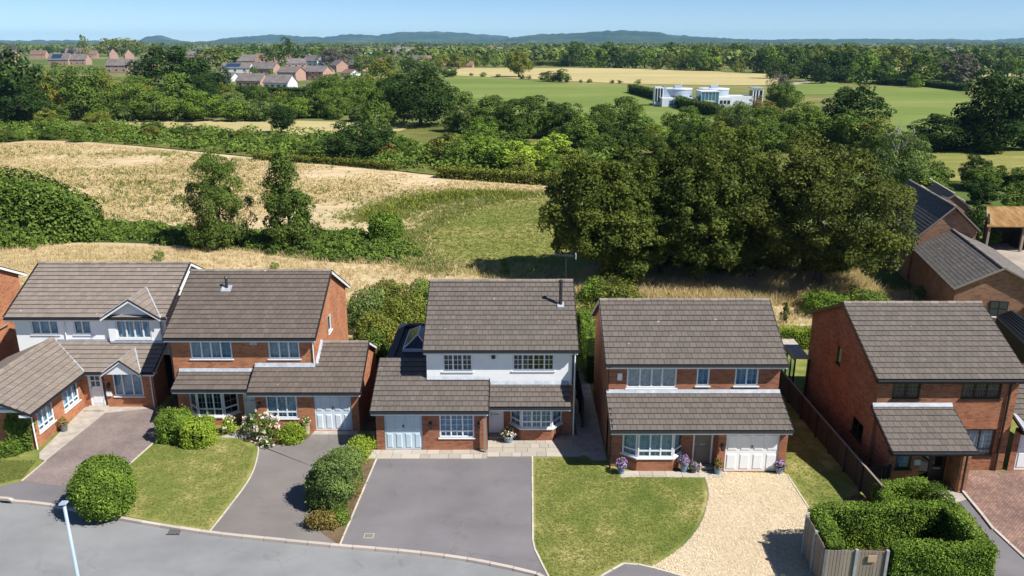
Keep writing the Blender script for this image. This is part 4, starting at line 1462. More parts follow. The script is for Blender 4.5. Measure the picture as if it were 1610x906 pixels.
wall(m, east(-19.3), wy, 41.0, -.03, 2.3)
m.poly([(-19.3, wy, 2.3), (-19.3, 41.0, 2.3), (-19.3, 41.0, 3.1), (-19.3, wy, 2.42)])
m.part("wall", OB, h)
m = MB()
m.poly([(-21.55, 38.72, 2.2), (-19.7, 38.72, 2.2), (-20.58, 38.72, 2.88)])
m.poly([(-21.55, 38.72, 2.2), (-21.55, 39.4, 2.2), (-19.7, 39.4, 2.2), (-19.7, 38.72, 2.2)])
m.part("gable_panel", M['upvc'], h)
front_door(h, front(wy), -22.85, -22.1, .06, 2.05, M['upvc'], glazed=True, slot=False)
MB().fbox(front(wy), -22.1, -21.95, -.08, -.06, .06, 2.05).part("side_pane", M['glass_dark'], h)
window(h, front(wy), *bh, (1, 1.3, 1.1), None, None, cur='net')
MB().box(-22.95, 38.8, 0, -21.9, 39.38, .1).part("door_step", M['concrete'], h)
MB().box(-21.9, 39.3, .68, -21.62, 39.4, .98).part("meter_box", M['upvc'], h)
lantern(h, front(wy), -21.72, 1.25)
pipe(h, [(-19.42, 38.8, 2.15), (-19.42, 39.34, 1.95), (-19.42, 39.34, 0)], M['upvc'], .035)
pipe(h, [(-24.5, 40.6, 4.6), (-24.5, 40.94, 4.4), (-24.5, 40.94, 3.3)], M['upvc'], .03)
# wing: ridge runs towards the road
m = MB()
s1, s2 = (35.2, 36.6, .62, 2.0), (37.5, 39.0, .62, 2.0)
wall(m, east(-23.2), 34.75, 39.4, -.03, 2.2, (s1, s2))
wall(m, front(34.75), -27.6, -23.2, -.03, 2.2)
m.part("wall", OB, h)
m = MB()
m.poly([(-27.6, 34.72, 2.2), (-23.2, 34.72, 2.2), (-25.3, 34.72, 3.3)])
m.box(-27.6, 34.5, 2.05, -22.9, 34.74, 2.19)
m.part("gable_panel", M['upvc'], h)
window(h, east(-23.2), *s1, (1, 1, 1), 0.2, None, cur='net')
window(h, east(-23.2), *s2, (1, 1, 1), 0.2, None, cur='net')
zr = 3.42
wl = math.hypot(2.68, zr - 2.25)
roof(h, (-22.62, 33.85, 2.25), (0, 1, 0), (-2.68, 0, zr - 2.25), [[(0, 0), (5.0, 0), (7.15, wl), (0, wl)]], M['tile_a'])
m = MB()
m.hexa([(-25.3, 33.85, zr - .09), (-28, 33.85, 2.16), (-28, 41, 2.16), (-25.3, 41, zr - .09)], [(-25.3, 33.85, zr + .02), (-28, 33.85, 2.27), (-28, 41, 2.27), (-25.3, 41, zr + .02)])
wr = m.part("roof", M['tile_a'], h)
ridge(h, wr, (-25.3, 33.85, zr), (-25.3, 40.9, zr))
m = MB()
m.bar((-22.66, 38.88, 2.31), (-25.2, 40.97, 3.3), .08)
m.part("valley_lead", M['lead'], h)
m = MB()
for a, b in (((-22.56, 33.84, 2.27), (-25.3, 33.84, zr + .03)), ((-25.3, 33.84, zr + .03), (-28, 33.84, 2.27))):
    a, b = Vector(a), Vector(b)
    m.hexa([a - Vector((0, 0, .12)), a + Vector((0, .05, -.12)), b + Vector((0, .05, -.12)), b - Vector((0, 0, .12))], [a, a + Vector((0, .05, 0)), b + Vector((0, .05, 0)), b])
m.part("bargeboard", M['gutter'], h)
m = MB()
m.tube([(-22.57, 33.86, 2.19), (-22.57, 38.8, 2.19)], [.055, .055], 8)
m.part("gutter", M['gutter'], h)
m = MB()
m.box(-23.19, 33.9, 2.08, -22.64, 38.8, 2.2)
m.part("fascia", M['upvc'], h)
pipe(h, [(-22.62, 34.3, 2.1), (-23.12, 34.68, 1.9), (-23.12, 34.68, 0)], M['upvc'], .035)
lay_tiles(h)

# --- neighbours cut by the frame
h = thing("brick_house", "orange gable end of a house with white bargeboard behind the white house with front wing", "house", (-34, 45, 0), "houses along the close")
main_block(h, -38.0, -31.45, 41.0, 48.6, -38.2, -31.25, 40.6, 44.8, 49.1, 4.7, 6.75, OB, M['tile_a'], vm=M['upvc'])
roof(h, (-31.4, 39.6, 2.1), (0, 1, 0), (-2.2, 0, 1.05), [[(0, 0), (7, 0), (7, 2.4), (0, 2.4)]], M['tile_a'])
m = MB()
wall(m, east(-31.7), 39.8, 46.4, -.03, 2.1)
wall(m, front(39.8), -38, -31.7, -.03, 2.1)
m.part("wall", OB, h)
lay_tiles(h, 120)
h = thing("garage_wing", "low tiled garage with white door against the brown brick house", "garage", (25, 35, 0))
m = MB()
gd = (23.25, 25.6, .02, 1.98)
wall(m, front(32.7), 22.95, 27, -.03, 2.2, (gd,))
m.part("wall", BB, h)
garage_door(h, front(32.7), *gd)
lean_to(h, 22.98, 28, 32.25, 36.4, 2.25, 3.75, M['tile_c'], flash=False, fm=M['darkframe'])
m = MB()
m.hexa([(22.96, 32.2, 2.3), (23.3, 32.2, 2.3), (23.12, 33.1, 2.62), (22.96, 33.1, 2.62)], [(22.96, 32.2, 2.4), (23.3, 32.2, 2.36), (23.12, 33.1, 2.68), (22.96, 33.1, 2.74)])
m.part("flashing", M['lead'], h)
lay_tiles(h, 120)
h = thing("shed_roof_store", "dark ribbed roof of a store behind the brown brick house", "outbuilding", (25.5, 40, 0))
P = [at(1567, 497, 2.6), at(1592, 488, 3.2), at(1640, 520, 3.2), at(1625, 552, 2.6)]
m = MB()
m.hexa([p - Vector((0, 0, .1)) for p in P], P)
rf = m.part("roof", M['slate'], h)
for k in range(1, 7):
    t = k / 7
    m = MB()
    m.bar(P[0].lerp(P[1], t) + Vector((0, 0, .03)), P[3].lerp(P[2], t) + Vector((0, 0, .03)), .07)
    m.part("seam", M['blackroof'], rf)
m = MB()
m.hexa([(p.x, p.y, 0) for p in P], [p - Vector((0, 0, .11)) for p in P])
m.part("wall", M['fence_dark'], h)

# ------------------------------------------------------------------ foliage
def quads_mesh(name, V, tint, mats, mi=None):
    n = len(V)
    me = bpy.data.meshes.new(name)
    me.vertices.add(n * 4)
    me.vertices.foreach_set("co", np.ascontiguousarray(V, dtype=np.float32).ravel())
    me.loops.add(n * 4)
    me.loops.foreach_set("vertex_index", np.arange(n * 4, dtype=np.int32))
    me.polygons.add(n)
    me.polygons.foreach_set("loop_start", np.arange(0, n * 4, 4, dtype=np.int32))
    for m in mats:
        me.materials.append(m)
    if mi is not None:
        me.polygons.foreach_set("material_index", np.asarray(mi, dtype=np.int32))
    me.update(calc_edges=True)
    a = me.attributes.new("tint", 'FLOAT', 'FACE')
    a.data.foreach_set("value", np.asarray(tint, dtype=np.float32))
    return me


def unit(v):
    return v / np.maximum(1e-9, np.linalg.norm(v, axis=-1, keepdims=True))


def leaves(P, Nrm, size, rng, aspect=0.55, droop=None):
    """rhombic leaves at points P with normals Nrm"""
    n = len(P)
    r = rng.normal(size=(n, 3))
    if droop is not None:
        r = r * 0.5 + np.array([0, 0, -droop])
    t1 = unit(r - (r * Nrm).sum(1, keepdims=True) * Nrm)
    t2 = np.cross(Nrm, t1)
    s = (size * rng.uniform(0.65, 1.35, n))[:, None]
    fold = Nrm * s * 0.18
    return np.stack([P - t1 * s, P + t2 * s * aspect - fold, P + t1 * s, P - t2 * s * aspect - fold], axis=1)


def lump(d, rng, amp=0.16):
    """uneven radius over directions"""
    f = np.zeros(len(d))
    for k in range(5):
        w = rng.normal(size=3) * (1.2 + k * 0.7)
        f += np.sin(d @ w * 1.6 + rng.uniform(0, 6.28)) / (1.3 + 0.5 * k)
    return 1 + amp * f


def crown_pts(rng, n, K, shape, clump, zlo):
    """clump centres in a crown one unit high and one across, then leaf points on the clumps"""
    if shape in ('round', 'wide', 'airy'):
        d = unit(rng.normal(size=(K, 3)))
        lo = 0.35 if shape == 'airy' else 0.5
        r = (lo + (1 - lo) * rng.random(K) ** 0.6) * lump(d, rng, 0.15)
        hz = (1 - zlo) / 2
        c = d * r[:, None] * np.array([0.5 - clump * .7, 0.5 - clump * .7, hz - clump * .6])
        if shape == 'wide':
            c[:, 2] = np.where(c[:, 2] < 0, c[:, 2] * 0.8, c[:, 2])
        c[:, 2] += zlo + hz
    elif shape == 'cone':
        z = rng.random(K) ** 1.25
        rad = (1 - z) ** 0.75 * 0.42 * rng.uniform(.35, 1.1, K) + 0.03
        a = rng.uniform(0, 6.283, K)
        c = np.stack([np.cos(a) * rad, np.sin(a) * rad, zlo + (1 - zlo - clump * .5) * z], 1)
    else:  # column
        z = rng.random(K)
        rad = np.sin(np.pi * np.clip(z * .85 + .12, 0, 1)) ** .6 * 0.42 * rng.uniform(.3, 1, K)
        a = rng.uniform(0, 6.283, K)
        c = np.stack([np.cos(a) * rad, np.sin(a) * rad, zlo + (1 - zlo - clump * .5) * z], 1)
    csize = clump * rng.uniform(0.6, 1.3, K)
    ctint = rng.random(K)
    idx = rng.integers(0, K, n)
    mid = np.array([0, 0, (1 + zlo) / 2])
    out = unit(c - mid)
    d = unit(rng.normal(size=(n, 3)) + 0.55 * out[idx] + np.array([0, 0, 0.45]))
    p = c[idx] + d * (csize[idx] * (0.5 + 0.55 * rng.random(n) ** 0.5))[:, None] * np.array([1, 1, 0.8])
    p[:, 2] = np.maximum(p[:, 2], 0.02)
    nr = unit(d * 0.7 + np.array([0, 0, 0.45]) + rng.normal(size=(n, 3)) * 0.55)
    tint = np.clip(ctint[idx] * 0.55 + rng.random(n) * 0.45, 0, 1)
    return p, nr, tint, c


def crown_mesh(name, seed, n, leaf, K, shape, clump, zlo, mat, droop=None, aspect=.55):
    rng = np.random.default_rng(seed)
    p, nr, tint, c = crown_pts(rng, n, K, shape, clump, zlo)
    return quads_mesh(name, leaves(p, nr, leaf, rng, aspect, droop), tint, [mat]), c


def trunk_mesh(name, seed, top, r, centres, limbs, mat):
    rnd = random.Random(seed)
    m = MB()
    pts = [(0, 0, 0)]
    for i in range(1, 5):
        pts.append((rnd.uniform(-.02, .02) * i, rnd.uniform(-.02, .02) * i, top * i / 4))
    m.tube(pts, [r * 1.4, r, r * .85, r * .65, r * .3], 7)
    cs = [centres[rnd.randrange(len(centres))] for _ in range(limbs)]
    for c in cs:
        b = pts[rnd.choice((2, 3, 3))]
        mid = [(b[k] + c[k]) / 2 + rnd.uniform(-.03, .03) for k in range(3)]
        m.tube([b, mid, tuple(c)], [r * .45, r * .3, r * .1], 5)
    return m.mesh(name, mat, smooth=True)


CROWN = {}


def crown(kind, var, mat):
    """kinds of crowns: (leaves, leaf size, clumps, shape, clump size, clear stem)"""
    spec = {'oak': (9000, .021, 95, 'wide', .13, -.03), 'light': (8000, .019, 85, 'airy', .125, -.04), 'shrub': (4200, .030, 48, 'wide', .16, -.14),
            'cone': (3200, .026, 75, 'cone', .10, .04), 'column': (3000, .028, 60, 'column', .13, .04),
            'faroak': (1300, .044, 38, 'wide', .17, -.12), 'farshrub': (420, .075, 18, 'wide', .22, -.12), 'farcol': (700, .055, 26, 'column', .17, -.08)}[kind]
    key = (kind, var, mat)
    if key not in CROWN:
        n, lf, K, sh, cl, zl = spec
        me, c = crown_mesh("crown", hash((len(kind), var, kind[0] == 'o')) % 1000 + var * 17 + len(kind), n, lf, K, sh, cl, zl, L[mat])
        tr = trunk_mesh("trunk", var, .7, .022, [tuple(q) for q in c], 5, M['bark']) if kind in ('oak', 'light', 'cone', 'column', 'faroak', 'farcol') else None
        CROWN[key] = (me, tr)
    return CROWN[key]


NAMES = {'oak': ('broadleaf_tree', 'tree'), 'light': ('broadleaf_tree', 'tree'), 'faroak': ('broadleaf_tree', 'tree'), 'cone': ('conical_tree', 'tree'), 'column': ('tall_tree', 'tree'),
         'farcol': ('tall_tree', 'tree'), 'shrub': ('shrub', 'shrub'), 'farshrub': ('shrub', 'shrub')}
TR = random.Random(77)


def plant(kind, mat, x, y, h, w, label, group=None, name=None, cat=None, z=-0.1, parts=True):
    nm, ct = NAMES[kind]
    var = TR.randrange(4)
    cm, tm = crown(kind, var, mat)
    rot = TR.uniform(0, 6.28)
    if tm is None or not parts:
        o = bpy.data.objects.new(name or nm, cm)
        COL.objects.link(o)
        o.location, o.rotation_euler, o.scale = (x, y, z), (0, 0, rot), (w, w, h)
        return tag(o, label, cat or ct, group)
    r = thing(name or nm, label, cat or ct, (x, y, z), group)
    r.rotation_euler = (0, 0, rot)
    for pn, me in (('crown', cm), ('trunk', tm)):
        o = bpy.data.objects.new(pn, me)
        COL.objects.link(o)
        o.parent = r
        o.scale = (w, w, h)
    return r


def tree_px(kind, mat, pxx, yb, yt, wpx, label, group=None, **k):
    g = at(pxx, yb)
    t = at_y(pxx, yt, g.y)
    Z = g.y * _c + (CAM_H - t.z / 2) * _s
    return plant(kind, mat, g.x, g.y, max(.4, t.z), wpx * Z / 1250.0, label, group, **k)


def inside(P, poly):
    poly = np.asarray(poly)
    x, y = P[:, 0], P[:, 1]
    r = np.zeros(len(P), bool)
    j = len(poly) - 1
    for i in range(len(poly)):
        xi, yi = poly[i]
        xj, yj = poly[j]
        r ^= ((yi > y) != (yj > y)) & (x < (xj - xi) * (y - yi) / (yj - yi + 1e-12) + xi)
        j = i
    return r


def scatter(poly, n, rng, bias=0.0):
    """n random points in a polygon; bias > 0 puts more of them near the camera"""
    poly = np.asarray(poly, float)
    lo, hi = poly.min(0), poly.max(0)
    out = np.zeros((0, 2))
    while len(out) < n:
        P = rng.random((n * 3, 2))
        if bias:
            P[:, 1] = P[:, 1] ** (1 + bias)
        P = lo + P * (hi - lo)
        out = np.vstack([out, P[inside(P, poly)]])
    return out[:n]


def tufts(name, P, h, w, blades, mat, rng, lean=0.35, kind="stuff", z=0.0):
    """grass blades: narrow upright quads with a bend"""
    n = len(P)
    Q = np.repeat(P, blades, axis=0) + rng.normal(size=(n * blades, 2)) * (h * 0.35 if np.isscalar(h) else 0.15)
    hh = np.repeat(h * rng.uniform(.5, 1.3, n), blades) * rng.uniform(.7, 1.2, n * blades)
    a = rng.uniform(0, 6.283, n * blades)
    sx = np.stack([np.cos(a), np.sin(a), np.zeros_like(a)], 1) * (w * rng.uniform(.6, 1.3, n * blades))[:, None]
    le = np.stack([rng.normal(size=len(a)) * lean, rng.normal(size=len(a)) * lean, np.ones(len(a))], 1) * hh[:, None]
    b = np.concatenate([Q, np.full((len(Q), 1), z)], 1)
    V = np.stack([b - sx, b + sx, b + le + sx * .25, b + le - sx * .25], 1)
    ct = np.repeat(rng.random(n), blades)
    me = quads_mesh(name, V, np.clip(ct * .6 + rng.random(len(a)) * .4, 0, 1), [mat])
    o = bpy.data.objects.new(name, me)
    COL.objects.link(o)
    return tag(o, None, None, None, kind)


def shell_leaves(name, surf, n, leaf, mat, rng, depth=0.12, up=0.35, extra=None, ragged=0.0, rnd=.6):
    """leaves over a surface given by surf(rng, n) -> points, normals; returns a mesh with a dim inner body"""
    p, nr = surf(rng, n)
    jit = rng.random(n) ** 1.6
    p = p - nr * (jit * depth)[:, None] + rng.normal(size=(n, 3)) * leaf * .4
    if ragged:
        k = rng.random(n) < .09
        p[k] += nr[k] * (rng.random(k.sum()) * ragged)[:, None]
    # soft clumps in tint
    f = np.sin(p @ np.array([2.1, 1.3, 2.7]) * 1.7) + np.sin(p @ np.array([-1.7, 2.3, 1.1]) * 2.3)
    tint = np.clip(.45 + .13 * f + rng.normal(size=n) * .22, 0, 1)
    ln = unit(nr * .8 + np.array([0, 0, up]) + rng.normal(size=(n, 3)) * rnd)
    return quads_mesh(name, leaves(p, ln, leaf, rng), tint, [mat])


def ellipsoid(c, r, zmin, lumpy=0.05, seed=0, sq=1.0):
    def f(rng, n):
        q = np.random.default_rng(seed)
        d = unit(rng.normal(size=(n * 2, 3)))
        s = np.sign(d) * np.abs(d) ** sq
        s = s / np.maximum(1e-6, (np.abs(s) ** (2 / sq)).sum(1, keepdims=True) ** (sq / 2))
        k = lump(d, q, lumpy)
        p = np.array(c) + s * np.array(r) * k[:, None]
        ok = p[:, 2] > zmin
        return p[ok][:n] if ok.sum() >= n else np.resize(p[ok], (n, 3)), (unit(d / np.array(r))[ok][:n] if ok.sum() >= n else np.resize(unit(d / np.array(r))[ok], (n, 3)))
    return f


def boxes_surface(boxes):
    """surface of several upright boxes [(x0, y0, x1, y1, z0, z1)]: sides and top"""
    def f(rng, n):
        P, Q = [], []
        ar = []
        fc = []
        for (x0, y0, x1, y1, z0, z1) in boxes:
            for k, a in ((0, (x1 - x0) * (y1 - y0) * 1.3), (1, (x1 - x0) * (z1 - z0)), (2, (x1 - x0) * (z1 - z0)), (3, (y1 - y0) * (z1 - z0)), (4, (y1 - y0) * (z1 - z0))):
                fc.append((x0, y0, x1, y1, z0, z1, k))
                ar.append(a)
        ar = np.array(ar) / sum(ar)
        ids = rng.choice(len(fc), n, p=ar)
        u, v = rng.random(n), rng.random(n)
        F = np.array(fc)[ids]
        x = F[:, 0] + (F[:, 2] - F[:, 0]) * u
        y = F[:, 1] + (F[:, 3] - F[:, 1]) * v
        z = F[:, 4] + (F[:, 5] - F[:, 4]) * v
        k = F[:, 6].astype(int)
        p = np.zeros((n, 3))
        nr = np.zeros((n, 3))
        top = k == 0
        p[top] = np.stack([x, y, F[:, 5]], 1)[top]
        nr[top] = (0, 0, 1)
        for kk, col, nn in ((1, 1, (0, -1, 0)), (2, 3, (0, 1, 0))):
            s = k == kk
            p[s] = np.stack([x, F[:, col], z], 1)[s]
            nr[s] = nn
        yv = F[:, 1] + (F[:, 3] - F[:, 1]) * u
        for kk, col, nn in ((3, 0, (-1, 0, 0)), (4, 2, (1, 0, 0))):
            s = k == kk
            p[s] = np.stack([F[:, col], yv, z], 1)[s]
            nr[s] = nn
        # round the shoulders and waver a little
        w = .06 * np.sin(p[:, 0] * 2.3 + p[:, 2] * 3) + .05 * np.sin(p[:, 1] * 2.9 + p[:, 0])
        p = p + nr * w[:, None]
        return p, nr
    return f


def run_boxes(a, b, w, z0, z1):
    """a straight hedge run from a to b as a rotated box: surface in local coordinates turned into place"""
    a, b = np.array(a[:2]), np.array(b[:2])
    d = b - a
    ln = float(np.hypot(*d))
    d = d / ln
    nrm = np.array([-d[1], d[0]])

    def f(rng, n):
        p, q = boxes_surface([(0, -w / 2, ln, w / 2, z0, z1)])(rng, n)
        R = np.array([[d[0], nrm[0]], [d[1], nrm[1]]])
        p[:, :2] = p[:, :2] @ R.T + a
        q[:, :2] = q[:, :2] @ R.T
        return p, q
    return f


def hedge_core(mb, a, b, w, z0, z1):
    a, b = Vector((a[0], a[1])), Vector((b[0], b[1]))
    d = (b - a).normalized()
    s = Vector((-d.y, d.x)) * (w / 2)
    mb.hexa([(*(a - s), z0), (*(b - s), z0), (*(b + s), z0), (*(a + s), z0)], [(*(a - s), z1), (*(b - s), z1), (*(b + s), z1), (*(a + s), z1)])


def hedge(label, runs, w, z1, n, leaf, mat, seed, z0=0.0, depth=.14, name="clipped_hedge", ragged=.15, group=None, cat="hedge"):
    """runs of clipped hedge: leaves over dim twig bodies"""
    a = runs[0][0]
    t = thing(name, label, cat, (a[0], a[1], z0), group)
    rng = np.random.default_rng(seed)
    tot = sum(math.hypot(b[0] - a[0], b[1] - a[1]) for a, b in runs)
    for a, b in runs:
        ln = math.hypot(b[0] - a[0], b[1] - a[1])
        me = shell_leaves("foliage", run_boxes(a, b, w, z0, z1), int(n * ln / tot * 2.5), leaf * .6, L[mat], rng, depth * 1.3, .08, ragged=ragged, rnd=.5)
        o = bpy.data.objects.new("foliage", me)
        COL.objects.link(o)
        o.parent = t
        o.location = -ORG[t.name]
        c = MB()
        hedge_core(c, a, b, max(.1, w - 2.2 * depth), z0 - .05, z1 - depth * 1.1)
        c.part("twigs", L['deep'], t)
    return t


def topiary(label, c, r, n, leaf, mat, seed, sq=1.0, lumpy=.05, name="clipped_bush", depth=.16, group=None, up=.35, zmin=0.02):
    t = thing(name, label, "bush", (c[0], c[1], 0), group)
    core = .8 if r[0] < 4 else .62
    rng = np.random.default_rng(seed)
    me = shell_leaves("foliage", ellipsoid(c, r, zmin, lumpy, seed, sq), int(n * 2.1) if r[0] < 4 else n, leaf * (.68 if r[0] < 4 else 1), L[mat], rng, depth * 1.25, up * .5, ragged=.2)
    o = bpy.data.objects.new("foliage", me)
    COL.objects.link(o)
    o.parent = t
    o.location = -ORG[t.name]
    m = MB()
    k = 8
    prof = [(max(.02, (1 - (2 * i / k - 1) ** 2) ** .5 * min(core * r[0], r[0] - depth * 1.6)), max(-c[2] + .0, (2 * i / k - 1) * min(core * r[2], r[2] - depth * 1.6))) for i in range(k + 1)]
    m.lathe(c, prof, 12)
    m.part("twigs", L['deep'], t)
    return t


RNG = np.random.default_rng(5)
# --- clipped bushes and hedges of the front gardens
topiary("big round clipped bush at the kerb beside the mauve block drive", (-17.1, 29.3, 1.12), (1.17, 1.17, 1.3), 9500, .075, 'fresh', 3, .86)
topiary("squat clipped bush beside the mauve drive, behind its lime twin", (-16.85, 35.8, .70), (.82, .78, .82), 4200, .065, 'fresh', 5, .62, group="clipped pair of bushes")
topiary("squat lime green bush on the lawn edge in front of the bay window", (-15.45, 35.25, .64), (.8, .7, .76), 4200, .065, 'lime', 6, .62, group="clipped pair of bushes")
topiary("lime dome bush below the three-light window of the orange house", (-10.95, 35.55, .32), (.68, .55, .58), 1700, .07, 'lime', 8, 1.0)
topiary("large dark round bush in the bed between two tarmac drives", (-7.7, 29.9, 1.08), (1.0, 1.1, 1.12), 7000, .07, 'birch', 9, .9, .13, name="rounded_bush")
topiary("grey-green bush at the back of the bed, merging with the large round bush", (-7.4, 31.6, .8), (.85, .95, .88), 3600, .065, 'birch', 10, .95, .16, name="rounded_bush")
topiary("small leafy yellow-green shrub at the garage end of the bed", (-7.2, 33.9, .45), (.6, .85, .55), 1500, .06, 'lime', 11, 1, .18, name="garden_shrub", depth=.3)
topiary("low green shrub with rusty tips at the kerb end of the bed", (-7.75, 28.2, .28), (.62, .45, .42), 1100, .065, 'rustleaf', 12, 1, .2, name="garden_shrub", depth=.25)
topiary("small green shrub beside the rusty-tipped shrub in the bed", (-7.1, 28.55, .26), (.4, .4, .4), 700, .06, 'mid', 13, 1, .2, name="garden_shrub", depth=.2)
topiary("small orange-tinged shrub against the drive edging of the bed", (-6.95, 30.9, .3), (.3, .6, .4), 700, .055, 'rustleaf', 14, 1, .2, name="garden_shrub", depth=.2)
hedge("tall clipped hedge square enclosing a dark hollow beside the slatted fence", [((11.75, 26.75), (17.3, 27.15)), ((17.05, 27.0), (17.0, 24.2)), ((13.55, 24.35), (17.2, 24.35)), ((11.75, 26.9), (11.65, 24.4))], .62, 1.85, 17000, .062, 'fresh', 21)
hedge("low clipped hedge in a U before the dark porch of the brown brick house", [((15.4, 29.6), (17.6, 29.75)), ((15.55, 29.6), (15.35, 27.9))], .5, 1.2, 5200, .06, 'fresh', 22)
topiary("round dark shrub closing the low U hedge by the porch", (17.75, 29.1, .6), (.55, .75, .68), 1900, .06, 'mid', 23, .9, .1)
hedge("bright conifer hedge in the back garden between the white and the violet-pot houses", [((3.4, 47.0), (4.9, 47.0)), ((4.55, 46.9), (4.55, 42.5))], .7, 2.9, 5200, .07, 'fresh', 24, name="conifer_hedge", ragged=.35)
hedge("lime clipped hedge behind the side lawn with the glazed shelter", [((13.5, 48.2), (19.5, 48.3))], 1.1, 1.3, 4200, .07, 'lime', 25)

# ivy on the corner of the wing
t = thing("ivy", "ivy climbing the brick corner of the low front wing", "climber", (-23.4, 34.7, 0))
rng = np.random.default_rng(31)


def ivy_surf(rng, n):
    u = rng.random(n)
    z = rng.random(n) ** .8 * 2.05
    wd = .35 + .75 * (1 - np.abs(z - 1.3) / 1.6)
    x = -23.45 - (u - .25) * wd * 1.2
    p = np.stack([x, np.full(n, 34.62) - .15 * rng.random(n), z], 1)
    s = x > -23.2
    p[s, 1] += .3
    return p, np.tile(np.array([0, -1.0, .2]), (n, 1))


o = bpy.data.objects.new("foliage", shell_leaves("foliage", ivy_surf, 1500, .075, L['mid'], rng, .0, .3))
COL.objects.link(o)
o.parent = t
o.location = -ORG[t.name]
m = MB()
m.tube([(-23.4, 34.66, 0), (-23.5, 34.68, .8), (-23.35, 34.7, 1.7)], [.035, .03, .015], 6)
m.part("stem", M['bark'], t)
topiary("low shrub cut by the frame below the ivy", (-24.2, 34.2, .25), (.6, .4, .4), 900, .06, 'fresh', 33, 1, .15, name="garden_shrub")


def flower_plant(name, label, c, r, nl, leaf, mat, petals, npet, psz, seed, cat="flowers", group=None):
    t = thing(name, label, cat, (c[0], c[1], 0), group)
    rng = np.random.default_rng(seed)
    o = bpy.data.objects.new("foliage", shell_leaves("foliage", ellipsoid(c, r, .05, .18, seed), nl, leaf, L[mat], rng, r[0] * .6, .3))
    COL.objects.link(o)
    o.parent = t
    o.location = -ORG[t.name]
    p, nr = ellipsoid(c, tuple(v * 1.05 for v in r), c[2] - r[2] * .5, .18, seed)(rng, npet)
    V, T = [], []
    for q, nn in zip(p, nr):
        for k in range(7):
            V.append((q + rng.normal(size=3) * psz * .5, unit(nn + rng.normal(size=3) * .7)))
            T.append(rng.random())
    P, Q = np.array([v[0] for v in V]), np.array([v[1] for v in V])
    o = bpy.data.objects.new("blossoms", quads_mesh("blossoms", leaves(P, Q, psz * .8, rng, .8), T, [L[petals]]))
    COL.objects.link(o)
    o.parent = t
    o.location = -ORG[t.name]
    return t


flower_plant("rose_bush", "rose bush with blush white blooms before the three-light window", (-12.35, 35.65, .75), (.75, .55, .75), 1100, .06, 'mid', 'petal_white', 46, .075, 41)
flower_plant("rose_bush", "low white-flowered plant at the front tip of the flower bed", (-12.0, 34.95, .22), (.4, .3, .25), 350, .05, 'mid', 'petal_white', 16, .06, 42)
flower_plant("flowering_shrub", "small yellow-green plant with white blooms between the clipped bushes and the bay window", (-14.35, 36.35, .45), (.38, .35, .5), 400, .055, 'lime', 'petal_white', 14, .06, 43)
flower_plant("flowering_shrub", "low white flowers beside the front path near the bay", (-13.55, 36.3, .25), (.3, .25, .28), 220, .05, 'mid', 'petal_white', 10, .06, 44)
flower_plant("flowering_shrub", "little pink-flowered plant between rose bush and lime dome bush", (-11.55, 35.3, .22), (.3, .25, .25), 250, .05, 'rustleaf', 'petal_pink', 8, .05, 45)
flower_plant("flowering_shrub", "dark red-leaved plant below the window beside the lime dome bush", (-11.5, 35.75, .3), (.35, .25, .35), 300, .05, 'rustleaf', 'petal_pink', 6, .05, 46)


def pot_plant(label, x, y, z, r, h, pot, leafmat, petals, seed, ph=.3, npet=24, spread=1.25):
    t = thing("plant_pot", label, "plant pot", (x, y, z))
    m = MB()
    m.lathe((x, y, z), [(r * .72, 0), (r * .85, h * .5), (r, h * .93), (r * 1.08, h * .94), (r * 1.08, h), (r * .9, h), (r * .88, h * .9), (0.01, h * .88)], 16)
    m.part("pot", pot, t, smooth=False)
    rng = np.random.default_rng(seed)
    c = (x, y, z + h + ph * .35)
    o = bpy.data.objects.new("foliage", shell_leaves("foliage", ellipsoid(c, (r * spread, r * spread, ph), z + h * .8, .15, seed), 260, .045, L[leafmat], rng, r * .6, .3))
    COL.objects.link(o)
    o.parent = t
    o.location = -ORG[t.name]
    if petals:
        p, nr = ellipsoid(c, (r * spread * 1.08, r * spread * 1.08, ph * 1.08), z + h * .9, .15, seed)(rng, npet * 5)
        o = bpy.data.objects.new("blossoms", quads_mesh("blossoms", leaves(p, unit(nr + rng.normal(size=nr.shape) * .5), .04, rng, .85), rng.random(len(p)), [L[petals]]))
        COL.objects.link(o)
        o.parent = t
        o.location = -ORG[t.name]
    return t


pot_plant("blue-grey pot of violet flowers at the corner left of the violet-pot house's bay", 5.02, 32.42, .02, .19, .36, M['pot_blue'], 'mid', 'petal_purple', 51, .24, 34)
pot_plant("tall blue pot of violet flowers between bay window and taupe door", 7.95, 32.6, .02, .2, .42, M['pot_blue'], 'mid', 'petal_purple', 52, .26, 36)
pot_plant("small pot of violet flowers nestled against the tall blue pot", 8.38, 32.5, .02, .15, .24, M['pot_grey'], 'mid', 'petal_purple', 53, .2, 22)
pot_plant("blue pot with orange-tinged leafy plant between taupe door and garage door", 9.45, 32.4, .02, .18, .34, M['pot_blue'], 'rustleaf', None, 54, .34)
pot_plant("blue pot of pink and violet flowers at the garage corner by the side lawn", 12.3, 32.45, .02, .18, .32, M['pot_blue'], 'mid', 'petal_purple', 55, .2, 24)
pot_plant("wide pale blue bowl of white flowers by the white front door step", -.18, 35.45, .04, .27, .34, M['pot_blue'], 'mid', 'petal_white', 56, .26, 30)
pot_plant("grey pot with orange-green shrub against the wing wall", -22.85, 36.6, .02, .2, .36, M['pot_grey'], 'rustleaf', None, 57, .3)
pot_plant("pale stone urn with trailing plant beside the pale garage door", -10.38, 36.3, .02, .17, .62, M['terracotta'], 'mid', 'petal_white', 58, .24, 6)
t = thing("garden_ornament", "slim pale stone ornament beside the taupe door pots", "ornament", (8.66, 32.55, 0))
m = MB()
